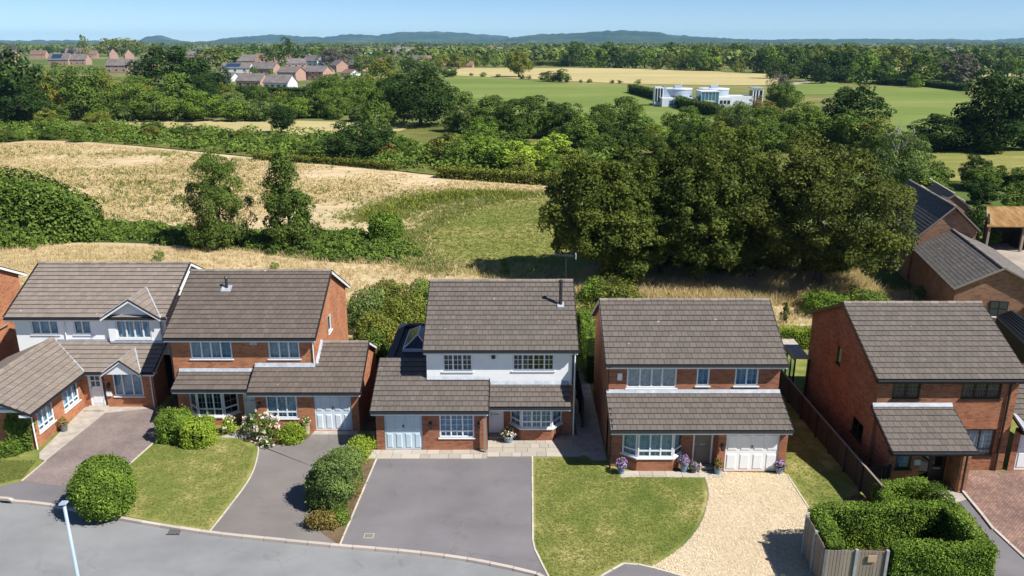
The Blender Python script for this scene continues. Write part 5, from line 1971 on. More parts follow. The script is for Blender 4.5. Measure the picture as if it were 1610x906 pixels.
m.lathe((8.66, 32.55, .02), [(.09, 0), (.09, .05), (.05, .1), (.055, .3), (.08, .34), (.02, .46)], 10)
m.part("figure", M['terracotta'], t)

# --- fences, lamp, shelter, aerial
t = thing("paling_fence", "weathered slatted fence with pale posts around the corner of the tall hedge", "fence", (11.2, 24.2, 0))


def paling(t, a, b, n, h, mat, postmat, pw=.1, gap=.016, railside=-.03, posts=True):
    a, b = Vector(a), Vector(b)
    d = (b - a)
    ln = d.length
    d.normalize()
    s = Vector((d.y, -d.x))
    rnd = random.Random(int(ln * 100))
    for k in range(n + 1):
        p = a + d * (ln * k / n)
        if posts:
            m = MB()
            m.hexa([(*(p + d * u + s * v), -.05) for u, v in ((-.05, -.05), (.05, -.05), (.05, .05), (-.05, .05))], [(*(p + d * u + s * v), h + .06) for u, v in ((-.05, -.05), (.05, -.05), (.05, .05), (-.05, .05))])
            m.part("post", postmat, t)
    for k in range(n):
        p0, p1 = a + d * (ln * k / n + .055), a + d * (ln * (k + 1) / n - .055)
        m = MB()
        for zz in (.3, h * .55, h - .2):
            m.hexa([(*(p0 + s * railside), zz), (*(p1 + s * railside), zz), (*(p1 + s * (railside - .03)), zz), (*(p0 + s * (railside - .03)), zz)],
                   [(*(p0 + s * railside), zz + .08), (*(p1 + s * railside), zz + .08), (*(p1 + s * (railside - .03)), zz + .08), (*(p0 + s * (railside - .03)), zz + .08)])
        m.part("rail", mat, t)
        L_ = (p1 - p0).length
        c = max(1, int(L_ / (pw + gap)))
        st = L_ / c
        for q in range(c):
            u0, u1 = q * st + gap * .5, (q + 1) * st - gap * .5
            hh = h + rnd.uniform(-.015, .015)
            o1, o2 = railside + .004, railside + .022 + rnd.uniform(0, .006)
            m = MB()
            A_ = [(*(p0 + d * u0 + s * o2), .06), (*(p0 + d * u1 + s * o2), .06), (*(p0 + d * u1 + s * o1), .06), (*(p0 + d * u0 + s * o1), .06)]
            m.hexa(A_, [(x, y, hh) for x, y, _ in A_])
            m.part("slat", mat, t)


paling(t, (11.25, 26.35), (11.15, 24.2), 2, 1.75, M['fence_wood'], M['fence_post'])
paling(t, (11.15, 24.2), (13.3, 24.1), 2, 1.75, M['fence_wood'], M['fence_post'])
m = MB()
m.box(12.62, 24.06, 1.34, 12.92, 24.1, 1.6)
m.part("notice_board", M['warm_plate'], t)
t = thing("panel_fence", "dark panel fence between the side lawn and the brown brick house", "fence", (14.9, 35, 0))
paling(t, (15.12, 44.0), (15.25, 36.0), 4, 1.25, M['fence_dark'], M['fence_dark'], .14, .006)
paling(t, (15.25, 36.0), (15.42, 29.2), 4, 1.25, M['fence_dark'], M['fence_dark'], .14, .006)
m = MB()
m.bar((15.14, 43.9, 1.31), (15.27, 36, 1.31), .09, 0, .03)
m.bar((15.27, 36, 1.31), (15.44, 29.2, 1.31), .09, 0, .03)
m.part("capping", M['fence_wood'], t)
t = thing("panel_fence", "dark fence in the shaded passage beside the white rendered house", "fence", (3.7, 40, 0))
paling(t, (3.62, 44.0), (3.62, 37.0), 4, 1.6, M['fence_dark'], M['fence_dark'], .14, .006)
t = thing("panel_fence", "dark fence crossing the side of the brown brick house by the low hedge", "fence", (15.8, 30.9, 0))
paling(t, (15.4, 30.9), (16.6, 31.0), 1, 1.2, M['fence_dark'], M['fence_dark'], .1, .02)

t = thing("street_lamp", "slender pale blue-grey street lamp rising from the bottom edge by the round bush", "street lamp", (-14.3, 22.19, -.1))
m = MB()
m.tube([(-14.3, 22.19, -.1), (-14.3, 22.19, 1.1), (-14.3, 22.19, 1.15), (-14.3, 22.19, 4.9)], [.085, .085, .062, .05], 12)
m.part("column", M['metal'], t, smooth=True)
m = MB()
m.hexa([(-14.42, 22.08, 4.9), (-14.2, 22.1, 4.92), (-14.18, 22.26, 4.93), (-14.4, 22.27, 4.91)], [(-14.4, 22.1, 4.97), (-14.21, 22.12, 4.98), (-14.19, 22.25, 4.99), (-14.38, 22.26, 4.98)])
m.part("lamp_head", M['metal'], t)
m = MB()
m.box(-14.38, 22.12, 4.885, -14.22, 22.24, 4.905)
m.part("lens", M['lead'], t)

t = thing("television_aerial", "spiky television aerial on a thin mast behind the white house ridge", "aerial", (2.95, 42.0, 5.8))
m = MB()
m.tube([(2.95, 42.0, 5.8), (2.95, 42.0, 7.9)], [.035, .03], 6)
m.part("mast", M['flue'], t)
b = MB()
b.bar((2.15, 42.05, 7.86), (3.55, 41.9, 7.8), .055)
bo = b.part("boom", M['flue'], t)
for k in range(7):
    x = 2.25 + k * .16
    MB().bar((x, 41.75 - .01 * k, 7.86 - .007 * k), (x, 42.3, 7.86 - .007 * k), .03).part("element", M['flue'], bo)
MB().box(3.45, 41.7, 7.68, 3.5, 42.1, 7.95).part("reflector", M['metal'], bo)

t = thing("glazed_shelter", "glazed lean-to shelter with pale flat roof beside the brown brick gable", "shelter", (16.0, 42, 0))
m = MB()
m.hexa([(15.55, 40.6, 2.3), (16.4, 40.6, 2.3), (16.4, 43.3, 2.4), (15.55, 43.3, 2.4)], [(15.55, 40.6, 2.36), (16.4, 40.6, 2.36), (16.4, 43.3, 2.46), (15.55, 43.3, 2.46)])
m.part("roof", M['concrete'], t)
for (x, y) in ((15.6, 40.65), (15.6, 41.95), (15.6, 43.25), (16.35, 43.25), (16.35, 40.65)):
    MB().box(x - .04, y - .04, 0, x + .04, y + .04, 2.3).part("post", M['gutter'], t)
for a, b in ((40.7, 41.9), (42.0, 43.2)):
    MB().box(15.595, a, .1, 15.605, b, 2.25).part("pane", M['glass'], t)
m = MB()
m.box(15.57, 40.6, 2.16, 15.63, 43.3, 2.3)
m.box(15.57, 40.6, .0, 15.63, 43.3, .1)
m.part("frame", M['gutter'], t)

g = at(275, 836, -.1)
t = thing("drain_grate", "small iron drain grate in the road by the kerb below the lawn", "drain", (g.x, g.y, -.1))
for k in range(6):
    MB().box(g.x - .24 + k * .085, g.y - .2, -.098, g.x - .2 + k * .085, g.y + .2, -.085).part("bar", M['flue'], t)
m = MB()
m.box(g.x - .27, g.y - .24, -.099, g.x + .27, g.y - .2, -.084)
m.box(g.x - .27, g.y + .2, -.099, g.x + .27, g.y + .24, -.084)
m.part("frame", M['flue'], t)
g = at(580, 843, 0)
t = thing("inspection_cover", "small square inspection cover in the purple-grey drive near the kerb", "drain cover", (g.x, g.y, 0))
m = MB()
m.box(g.x - .17, g.y - .13, .006, g.x + .17, g.y + .13, .016)
m.part("lid", M['drive_a'], t)
m = MB()
for q in ((-.2, -.16, .2, -.135), (-.2, .135, .2, .16), (-.2, -.135, -.175, .135), (.175, -.135, .2, .135)):
    m.box(g.x + q[0], g.y + q[1], .005, g.x + q[2], g.y + q[3], .018)
m.part("frame", M['edging'], t)

# ------------------------------------------------------------------ the big trees behind the houses
def big_tree(label, x, y, h, w, n, leaf, K, mat, seed, shape='wide', zlo=.12, clump=.10, name="sycamore_tree", limbs=10, group=None, droop=None, tr=.022, aspect=.55):
    t = thing(name, label, "tree", (x, y, -.02), group)
    rng = np.random.default_rng(seed)
    p, nr, tint, c = crown_pts(rng, n, K, shape, clump, zlo)
    S = np.array([w, w, h])
    me = quads_mesh("crown", leaves(p * S, nr, leaf, rng, aspect, droop), tint, [L[mat]])
    o = bpy.data.objects.new("crown", me)
    COL.objects.link(o)
    o.parent = t
    o = bpy.data.objects.new("trunk", trunk_mesh("trunk", seed, .62, tr, [tuple(q) for q in c], limbs, M['bark']))
    COL.objects.link(o)
    o.parent = t
    o.scale = (w, w, h)
    return t


big_tree("dark spreading tree at the mown grass end of the big clump, behind the flue", 7.4, 63.6, 10.9, 10.2, 46000, .125, 230, 'hero', 101, zlo=.03, clump=.085)
big_tree("tall dark tree second in the big clump, behind the house with the gravel drive", 12.6, 64.8, 11.7, 10.2, 46000, .125, 230, 'hero', 102, zlo=.03, clump=.085)
big_tree("tallest tree of the big clump with brown-tinged top", 18.2, 65.2, 12.2, 10.8, 46000, .125, 230, 'hero', 103, zlo=.03, clump=.085)
big_tree("broad lighter green tree at the farm end of the big clump, limbs showing low", 24.6, 61.5, 11.6, 13.0, 56000, .125, 280, 'herolight', 104, zlo=.0, clump=.08)
big_tree("lower dark tree filling the foot of the big clump between its two darkest trees", 9.6, 62.4, 7.2, 7.4, 22000, .125, 120, 'hero', 105, zlo=-.02)
big_tree("lower olive-tinged tree in the middle of the big clump", 15.2, 61.8, 8.2, 7.0, 14000, .14, 110, 'hero', 106, zlo=.0)
big_tree("drooping birch-like tree alone in the pale meadow, broader of the two meadow trees", -28.4, 74.8, 8.9, 7.4, 24000, .13, 150, 'meadowtree', 107, 'column', .0, .10, "birch_tree", 8, droop=.8, aspect=.35)
big_tree("tall ragged conical tree in the pale meadow, darker of the two meadow trees", -21.4, 74.2, 9.2, 6.6, 17000, .13, 130, 'meadowtree', 108, 'cone', -.03, .11, "alder_tree", 8)
big_tree("grey-green birch with bleached dead branches on top, behind the farm barns", 50.5, 104, 7.9, 9.0, 13000, .17, 110, 'birch', 109, 'airy', .02, .12, "birch_tree", 8, droop=.6, aspect=.35)
t = thing("dead_branch", "bleached leafless branches poking out above the grey-green birch", "dead branches", (50.5, 104, 6.0))
m = MB()
rd = random.Random(8)
for k in range(9):
    a = Vector((50.5 + rd.uniform(-.6, .6), 104 + rd.uniform(-.5, .5), 5.2))
    b = a + Vector((rd.uniform(-1.6, 1.6), rd.uniform(-.6, .6), rd.uniform(1.8, 3.2)))
    e = b + Vector((rd.uniform(-1.2, 1.2), 0, rd.uniform(.2, 1.2)))
    m.tube([a, b, e], [.10, .07, .02], 5)
m.part("limb", M['deadwood'], t)
topiary("conical green bush on the rim of the bramble band", (-12.6, 77.2, 1.15), (1.7, 1.6, 1.75), 3200, .17, 'fresh', 111, .95, .08, name="meadow_bush", depth=.4)
topiary("huge bramble thicket mound at the frame edge beside the pale meadow", (-53.0, 79.5, .6), (11.3, 6.5, 6.2), 36000, .19, 'mid', 112, 1.0, .15, name="bramble_thicket", depth=1.3, up=.5)
for k, (a, b, hh, w, lb) in enumerate([(793, 431, 1.25, 22, "lone sapling on the mown grass behind the rendered house roof"), (250, 410, .95, 24, "small leafy sapling behind the roof of the white house with wing"),
                                       (55, 393, 1.15, 16, "thin sapling in the dry grass near the frame edge"), (432, 424, .7, 18, "little sapling behind the ridge of the orange house"),
                                       (1232, 508, 1.5, 16, "spiky dark sapling between violet-pot house and brown house"), (1290, 486, 1.5, 60, "leafy elder bush in the dry grass behind the brown house gable")]):
    g = at(a, b)
    plant('shrub' if w > 30 else 'column', 'fresh' if k != 4 else 'deep', g.x, g.y, hh, w * .05, lb, name="sapling", cat="sapling", z=0)
for k, (x, y, r, hh, mt, lb) in enumerate([(-8.8, 48.0, 1.5, 2.6, 'olive', "yellow-green garden shrub nearest the orange house garage roof"), (-7.2, 50.3, 1.6, 3.1, 'olive', "round green shrub behind the roof lantern"),
                                           (-6.0, 53.5, 1.5, 2.9, 'fresh', "green shrub touching the ridge line of the rendered house"), (-10.2, 52.0, 1.5, 2.6, 'birch', "grey-green garden shrub beside the orange house back corner"),
                                           (-8.6, 45.2, 1.1, 2.0, 'mid', "leafy shrub in the gap between orange and rendered houses"), (-6.9, 47.0, .9, 1.8, 'yellow', "straw-yellow tussock plant beside the roof lantern"),
                                           (-8.8, 55.0, 1.5, 2.6, 'olive', "sunlit shrub at the meadow end of the garden shrubs")]):
    topiary(lb, (x, y, hh * .42), (r, r, hh * .6), 2600, .11, mt, 120 + k, 1, .2, name="garden_shrub", depth=.5)
for k, (x, y, r, hh, mt, lb) in enumerate([(8.0, 56.5, 1.6, 2.2, 'olive', "weedy shrub in dry grass below the aerial"), (6.2, 57.5, 1.2, 1.8, 'fresh', "light green weeds clump beside the aerial mast"),
                                           (23.0, 55.0, 1.7, 1.9, 'fresh', "bright elder shrub under the broad lighter tree"), (26.2, 56.0, 1.5, 1.7, 'mid', "nettles clump between broad lighter tree and brown house ridge")]):
    topiary(lb, (x, y, hh * .35), (r, r, hh * .6), 1500, .12, mt, 140 + k, 1, .22, name="weed_clump", depth=.5)

for k, (x, y, w, hh, lb) in enumerate([(9.5, 68.5, 7, 4.2, "dark bush added to dim the gaps behind the first tree of the big clump"), (15.5, 69.5, 8, 4.6, "dark bush added to dim the gaps behind the middle of the big clump"),
                                        (21.5, 68.0, 7.5, 4.4, "dark bush added to dim the gaps behind the tallest tree of the big clump"), (27.5, 66.0, 6, 3.6, "dark bush added to dim the gaps behind the broad lighter tree by the barns")]):
    plant('shrub', 'deep', x, y, hh, w, lb, z=0)  # dark bushes added to dim bright gaps under the clump

# ------------------------------------------------------------------ trees beyond, one by one
T1 = [
    # kind, leaf, px, base y, top y, width, label
    ('faroak', 'deep', 35, 195, 76, 95, "dark broad tree at the frame edge beside the first village roofs"),
    ('faroak', 'mid', -5, 190, 95, 80, "dark tree cut by the frame edge at the village"),
    ('oak', 'deep', 40, 197, 128, 90, "low dark tree in front of the dark broad tree at the frame edge"),
    ('light', 'yellow', 78, 190, 112, 58, "yellowing tree among dark trees by the village edge"),
    ('light', 'mid', 130, 188, 96, 92, "large airy green tree beside the yellowing tree"),
    ('light', 'olive', 165, 180, 108, 80, "soft green tree between airy green tree and village terrace"),
    ('light', 'mid', 205, 185, 118, 80, "mid green tree below the orange-gabled village terrace"),
    ('oak', 'mid', 245, 190, 143, 84, "rounded light bush tree at the foot of the big dark oak"),
    ('oak', 'deep', 275, 168, 71, 118, "big dark oak rising beside the village roofs"),
    ('oak', 'deep', 325, 165, 88, 76, "second dark oak leaning out of the big dark oak"),
    ('oak', 'fresh', 320, 190, 140, 70, "green bush tree under the two dark oaks"),
    ('shrub', 'fresh', 375, 190, 155, 60, "round silvery green bush behind the small stubble field"),
    ('shrub', 'birch', 410, 190, 158, 50, "pale round bush beside the silvery green bush"),
    ('oak', 'deep', 443, 209, 164, 54, "small oak standing in front of the small stubble field"),
    ('oak', 'deep', 560, 252, 190, 112, "dark round trees mass at the corner of pale meadow and scrub"),
    ('column', 'oak', 592, 236, 138, 64, "upright dark tree behind the dark round mass"),
    ('oak', 'deep', 662, 198, 106, 116, "big dark dome oak at the near corner of the green field"),
    ('light', 'olive', 600, 165, 88, 78, "airy olive tree between village and dome oak"),
    ('light', 'mid', 560, 180, 120, 70, "bright bush tree below the village garages"),
    ('light', 'mid', 520, 185, 135, 60, "green tree behind the stubble field end"),
    ('light', 'birch', 545, 160, 112, 50, "greyish airy tree beside the last village houses"),
    ('light', 'fresh', 470, 185, 150, 56, "light green bush tree between stubble field and village hedge"),
    ('oak', 'mid', 735, 208, 142, 58, "first rounded tree of the row before the green field"),
    ('oak', 'mid', 776, 210, 148, 70, "second rounded tree of the row before the green field"),
    ('oak', 'oak', 830, 215, 148, 92, "widest dark tree of the row before the green field"),
    ('oak', 'deep', 872, 212, 158, 52, "narrow dark tree ending the row before the green field"),
    ('oak', 'mid', 975, 205, 150, 72, "domed tree standing alone against the green field"),
    ('shrub', 'mid', 1000, 222, 180, 100, "broad bush at the foot of the lone domed tree"),
    ('oak', 'mid', 1072, 218, 165, 64, "rounded tree below the hedge of the white science building"),
    ('shrub', 'fresh', 1035, 225, 190, 60, "light bush between domed tree and science building hedge"),
    ('shrub', 'mid', 1110, 225, 182, 60, "green bush in front of the science building"),
    ('light', 'birch', 1155, 222, 158, 52, "thin birch with pale stem in front of the science building"),
    ('oak', 'mid', 1200, 222, 166, 76, "green tree right of the thin birch at the science building"),
    ('light', 'rustleaf', 1195, 182, 150, 40, "rust-tinged tree hiding the science building corner"),
    ('oak', 'mid', 1232, 178, 130, 62, "rounded tree beside the dark pavilion"),
    ('light', 'mauve', 1222, 160, 112, 40, "grey-mauve tree at the end of the pale field"),
    ('oak', 'mid', 1262, 225, 165, 80, "bushy tree between science building and dark oak"),
    ('oak', 'deep', 1338, 222, 134, 108, "dark spreading oak at the edge of the side pasture"),
    ('shrub', 'oak', 1310, 228, 180, 70, "dark bush beneath the spreading oak of the side pasture"),
    ('oak', 'deep', 1480, 236, 178, 100, "dark hedge tree joined to the tall dark tree at the frame edge"),
    ('oak', 'deep', 1560, 237, 108, 134, "tall dark tree by the frame edge beyond the farm"),
    ('oak', 'deep', 1612, 235, 118, 90, "dark tree cut by the frame edge beyond the farm"),
    ('oak', 'deep', 1528, 291, 241, 42, "small round tree alone in the rough pasture above the barns"),
    ('shrub', 'oak', 1450, 285, 245, 60, "dark bush beside the birch with dead branches"),
    ('oak', 'olive', 816, 121, 80, 50, "lone spreading oak between green field and pale field"),
    ('shrub', 'oak', 862, 128, 112, 34, "clipped dark hedge clump on the field boundary by the lone oak"),
    ('shrub', 'oak', 884, 129, 107, 30, "round dark bush ending the hedge clump on the field boundary"),
    ('shrub', 'oak', 705, 121, 104, 30, "bush at the far corner of the green field by brown roofs"),
    ('farcol', 'oak', 455, 104, 57, 32, "tall dark poplar standing above the village roofs"),
    ('farcol', 'oak', 432, 108, 67, 40, "dark tree leaning against the tall dark poplar"),
    ('farcol', 'olive', 135, 96, 55, 18, "slim yellowish poplar alone above the first roofs"),
    ('light', 'mauve', 525, 105, 73, 48, "grey-mauve round tree behind the village"),
    ('faroak', 'olive', 170, 88, 58, 34, "first tree of the tall yellow-green poplar row"),
    ('faroak', 'olive', 192, 88, 57, 36, "middle tree of the tall yellow-green poplar row"),
    ('faroak', 'olive', 214, 88, 60, 34, "last tree of the tall yellow-green poplar row"),
    ('faroak', 'mid', 375, 100, 72, 60, "olive tree row end behind the solar-panelled house"),
    ('faroak', 'olive', 340, 104, 74, 60, "rounded olive tree just beyond the big dark oak"),
    ('faroak', 'mid', 490, 104, 76, 40, "green tree between tall dark poplar and grey-mauve tree"),
    ('shrub', 'deep', 1528, 372, 312, 44, "ivy-dark bush growing against the ruined barn"),
    ('shrub', 'fresh', 1560, 384, 362, 26, "bright green shrub before the rusty open barn"),
    ('shrub', 'mid', 1600, 330, 285, 60, "green tree bush behind the rusty open barn"),
    ('shrub', 'deep', 1545, 318, 285, 50, "dark bush behind the ruined barn"),
    ('shrub', 'fresh', 1470, 470, 448, 70, "nettles and elder against the nearer slate barn"),
    ('shrub', 'olive', 1610, 500, 480, 40, "yellow-green weeds behind the ribbed store roof"),
]
for q in T1:
    kind = q[0]
    tree_px(kind, *q[1:])

TONE = {'oak': 'dark', 'deep': 'very dark', 'mid': 'mid green', 'fresh': 'bright green', 'lime': 'lime', 'olive': 'olive', 'birch': 'grey-green', 'rustleaf': 'rust-tinged', 'mauve': 'grey-mauve', 'yellow': 'yellow'}
_o = "first second third fourth fifth sixth seventh eighth ninth tenth eleventh twelfth thirteenth fourteenth fifteenth sixteenth seventeenth eighteenth nineteenth twentieth".split()
ORD = _o + ["twenty-" + q for q in _o[:9]] + ["thirtieth"] + ["thirty-" + q for q in _o[:9]]


def belt(label, group, kinds, mats, rows, n, hr, wr, seed, jx=0.0, small=False, name=None):
    """a belt of trees along photo lines: rows [(px, py), ...]"""
    rnd = random.Random(seed)
    line = [at(a, b) for a, b in rows]
    acc = [0.0]
    for a, b in zip(rows, rows[1:]):
        acc.append(acc[-1] + abs(b[0] - a[0]) + abs(b[1] - a[1]))
    made = []
    for k in range(n):
        s = (k + rnd.random()) / n * acc[-1]
        for i in range(len(line) - 1):
            if s <= acc[i + 1]:
                break
        f = (s - acc[i]) / max(1e-6, acc[i + 1] - acc[i])
        p = line[i].lerp(line[i + 1], f)
        d = math.hypot(p.x, p.y)
        p.y += rnd.gauss(0, jx * d)
        h = rnd.uniform(*hr)
        mt = rnd.choice(mats)
        made.append((p.x / p.y, mt, plant(rnd.choice(kinds), mt, p.x, p.y, h, h * rnd.uniform(*wr), label, group, parts=not small, name=name)))
    made.sort(key=lambda q: q[0])
    for i, (_, mt, o) in enumerate(made):
        o["label"] = f"{TONE[mt]} {label}, {ORD[i]} from the left"




SH = ['shrub']
belt("scrub bush between pale meadow and stubble field", "scrub bushes by the stubble field", SH, ['mid', 'fresh', 'oak', 'rustleaf', 'olive'], [(-20, 222), (120, 214), (260, 216), (400, 228), (500, 240)], 26, (1.5, 3.6), (1.3, 2.0), 1, .02)
belt("scrub bush on the stubble field's far side", "scrub behind the stubble field", SH, ['mid', 'fresh', 'birch', 'oak'], [(120, 190), (250, 188), (380, 184), (520, 184), (620, 192)], 22, (2.5, 5), (1.2, 1.7), 2, .012)
belt("bush of the thicket below the rounded tree row", "light green thicket", SH, ['fresh', 'mid', 'fresh', 'lime', 'olive'], [(700, 245), (760, 258), (830, 268), (900, 275)], 18, (3.0, 6.0), (1.1, 1.5), 3, .05)
belt("bush in the thicket behind the big clump", "thicket behind the big clump", SH, ['mid', 'fresh', 'oak', 'olive'], [(880, 232), (960, 236), (1060, 236), (1160, 236), (1260, 238)], 20, (3.0, 6.0), (1.1, 1.5), 4, .03)
belt("bush at the foot of the dark round trees", "bushes at the meadow corner", SH, ['oak', 'mid', 'rustleaf'], [(590, 250), (640, 242), (700, 262)], 8, (1.5, 3.2), (1.3, 1.8), 5, .02)
belt("bush on the green and pale fields' boundary", "field boundary bushes", ['farshrub'], ['oak', 'mid'], [(720, 118), (790, 122), (900, 129), (1000, 132), (1030, 133)], 11, (1.2, 3), (1.2, 2.0), 6, .004, True)
belt("tree of the dark wood beyond the pale field", "dark wood beyond the pale field", ['faroak', 'faroak', 'farcol'], ['oak', 'mid', 'olive', 'deep', 'fresh', 'olive', 'rustleaf'], [(880, 105), (950, 106), (1050, 109), (1150, 113), (1225, 116)], 30, (7, 17), (.8, 1.2), 7, .02)
belt("back-row tree of the pale field's wood", "dark wood beyond the pale field", ['faroak'], ['oak', 'mid', 'olive'], [(860, 97), (960, 97), (1060, 99), (1180, 101)], 18, (13, 20), (.8, 1.1), 17, .02, True)
belt("tree of the mixed wood beyond the side pasture", "mixed wood beyond the side pasture", ['faroak', 'faroak', 'farcol'], ['oak', 'mid', 'olive', 'deep', 'fresh'], [(1225, 125), (1290, 124), (1340, 128), (1410, 134)], 26, (6, 15), (.85, 1.25), 8, .05)
belt("back tree rising behind the mixed wood", "mixed wood beyond the side pasture", ['faroak'], ['oak', 'mid', 'olive'], [(1200, 105), (1290, 106), (1380, 110), (1400, 112)], 20, (13, 19), (.85, 1.1), 18, .04, True)
belt("tree in the farmland behind the side pasture", "farmland trees", ['faroak'], ['oak', 'mid', 'olive', 'deep', 'mauve'], [(1420, 134), (1480, 128), (1540, 122), (1620, 118)], 14, (8, 15), (.9, 1.3), 9, .06)
belt("tree on the farmland near the horizon", "farmland trees near the horizon", ['faroak'], ['oak', 'mid', 'deep'], [(1400, 108), (1480, 104), (1560, 101), (1640, 98)], 20, (9, 16), (.9, 1.3), 10, .08, True)
belt("garden tree among the village houses", "village garden trees", ['faroak', 'farshrub'], ['oak', 'mid', 'olive', 'fresh'], [(60, 106), (200, 108), (340, 118), (430, 122), (520, 124), (590, 122)], 13, (3, 7), (.8, 1.2), 11, .05, True)
belt("tree behind the village roofs", "trees behind the village", ['faroak', 'farcol'], ['oak', 'mid', 'olive', 'deep', 'mauve'], [(-10, 84), (120, 86), (260, 88), (380, 92), (480, 96), (620, 97)], 26, (9, 17), (.8, 1.2), 12, .06, True)
belt("tree near the brown bungalow roofs", "trees at the bungalow roofs", ['faroak'], ['oak', 'mid', 'olive', 'fresh'], [(570, 112), (620, 112), (660, 118), (700, 110), (760, 104), (830, 103)], 20, (7, 13), (.8, 1.2), 13, .03)
belt("bush under the village edge trees", "bushes at the village edge", SH, ['mid', 'fresh', 'oak', 'olive'], [(-10, 200), (60, 196), (150, 190), (230, 188)], 14, (2.5, 5), (1.2, 1.7), 14, .03)
belt("bush of the scrub before the village hedge", "scrub before the village hedge", ['shrub', 'light'], ['mid', 'fresh', 'birch', 'oak', 'olive'], [(300, 176), (380, 168), (460, 170), (540, 168), (620, 172)], 20, (4, 7.5), (.95, 1.4), 15, .03)
belt("bush between science building and thicket", "bushes below the science building", ['shrub', 'light'], ['mid', 'fresh', 'oak', 'olive', 'rustleaf'], [(1120, 205), (1190, 206), (1250, 208), (1330, 232), (1380, 236)], 14, (4, 7.5), (.9, 1.3), 16, .03)
belt("bush by the rough pasture beyond the barns", "bushes at the rough pasture", SH, ['oak', 'deep', 'mid'], [(1380, 235), (1440, 240), (1500, 234), (1620, 232)], 9, (2.5, 5), (1.2, 1.8), 19, .02)
belt("hedge bush behind the barns", "hedge behind the barns", SH, ['oak', 'mid', 'fresh'], [(1400, 300), (1470, 298), (1560, 296), (1640, 300)], 9, (2, 4), (1.2, 1.8), 20, .02)


belt("tree of the village edge wood", "wood at the village edge", ['oak', 'light', 'oak', 'column'], ['oak', 'mid', 'deep', 'olive', 'mid'], [(-30, 186), (60, 182), (150, 180), (240, 178), (345, 172)], 16, (7, 11), (.85, 1.2), 23, .035)
belt("tree of the wood by the dome oak", "wood by the dome oak", ['oak', 'light'], ['oak', 'mid', 'olive', 'mid', 'fresh'], [(500, 172), (560, 170), (620, 172), (690, 180)], 14, (6, 10), (.9, 1.2), 24, .04)
belt("tree thickening the green field row", "thick row before the green field", ['oak', 'shrub'], ['mid', 'oak', 'fresh'], [(700, 212), (760, 216), (830, 218), (890, 216), (960, 218)], 12, (4, 7), (1.0, 1.4), 25, .02)


# long hedges of the fields
def field_hedge(label, pts, w, h, n, leaf, mat, seed):
    P = [at(a, b) for a, b in pts]
    hedge(label, [((a.x, a.y), (b.x, b.y)) for a, b in zip(P, P[1:])], w, h, n, leaf, mat, seed, z0=-.1, depth=.5, name="field_hedge", ragged=.5)


field_hedge("long dark clipped hedge curving round the science building", [(992, 145), (1040, 158), (1080, 172), (1130, 183)], 3.0, 2.9, 5200, .38, 'oak', 61)
field_hedge("dark boundary hedge below the village houses", [(350, 148), (420, 152), (520, 154)], 4.0, 3.2, 5000, .45, 'oak', 62)
field_hedge("low trimmed hedge on the edge of the pale meadow below the scrub", [(400, 251), (520, 258), (620, 268)], 1.6, 1.1, 2600, .24, 'olive', 63)
field_hedge("low trimmed hedge on the meadow edge below the light green thicket", [(690, 279), (790, 286), (880, 292)], 1.8, 1.6, 2600, .24, 'olive', 64)
field_hedge("dark hedge along the back of the side pasture", [(1385, 133), (1450, 135), (1520, 143)], 3.0, 2.2, 2200, .5, 'deep', 65)
field_hedge("dark hedge of the second paddock behind the side pasture", [(1395, 125), (1440, 124), (1500, 126)], 3.0, 2.2, 1600, .5, 'deep', 66)
field_hedge("pale hedge strip behind the pale field by the lone oak", [(840, 103), (900, 104), (950, 104)], 6.0, 3.5, 1500, .8, 'olive', 67)

# undergrowth nobody could count
rng = np.random.default_rng(71)


def undergrowth(name, poly, n, clumps, hr, leaf, mat, rng, spread=.9):
    """bramble cover: leaf clumps over the ground"""
    C = scatter(poly, clumps, rng)
    hh = rng.uniform(*hr, clumps)
    idx = rng.integers(0, clumps, n)
    d = unit(rng.normal(size=(n, 3)) + np.array([0, 0, .5]))
    d[:, 2] = np.abs(d[:, 2])
    p = np.concatenate([C[idx], np.zeros((n, 1))], 1) + d * np.stack([hh[idx] * spread, hh[idx] * spread, hh[idx]], 1) * rng.uniform(.7, 1.05, n)[:, None]
    nr = unit(d * .7 + np.array([0, 0, .5]) + rng.normal(size=(n, 3)) * .6)
    ct = rng.random(clumps)
    me = quads_mesh(name, leaves(p, nr, leaf, rng), np.clip(ct[idx] * .5 + rng.random(n) * .5, 0, 1), [L[mat]])
    o = bpy.data.objects.new(name, me)
    COL.objects.link(o)
    return tag(o, None, None, None, "stuff")


undergrowth("bramble_undergrowth", px((-60, 356), (180, 350), (320, 364), (480, 369), (560, 366), (640, 385), (664, 406), (600, 414), (480, 406), (380, 392), (200, 381), (-60, 379)), 38000, 620, (.4, .95), .15, 'mid', rng)
undergrowth("scrub_undergrowth", px((-60, 220), (110, 219), (250, 229), (400, 243), (560, 257), (700, 272), (900, 288), (1000, 270), (1000, 245), (720, 245), (600, 215), (330, 207), (170, 200), (-60, 197)), 30000, 700, (.8, 2.2), .33, 'mid', rng, 1.2)
undergrowth("garden_undergrowth", [(3.6, 49), (12.0, 49.5), (12.5, 58), (4, 59)], 5000, 120, (.4, 1.0), .1, 'olive', rng, 1.0)
undergrowth("garden_undergrowth", [(-9.5, 46.5), (-6.8, 46.5), (-5.0, 56), (-10.5, 56)], 4500, 90, (.4, .9), .1, 'mid', rng, 1.0)

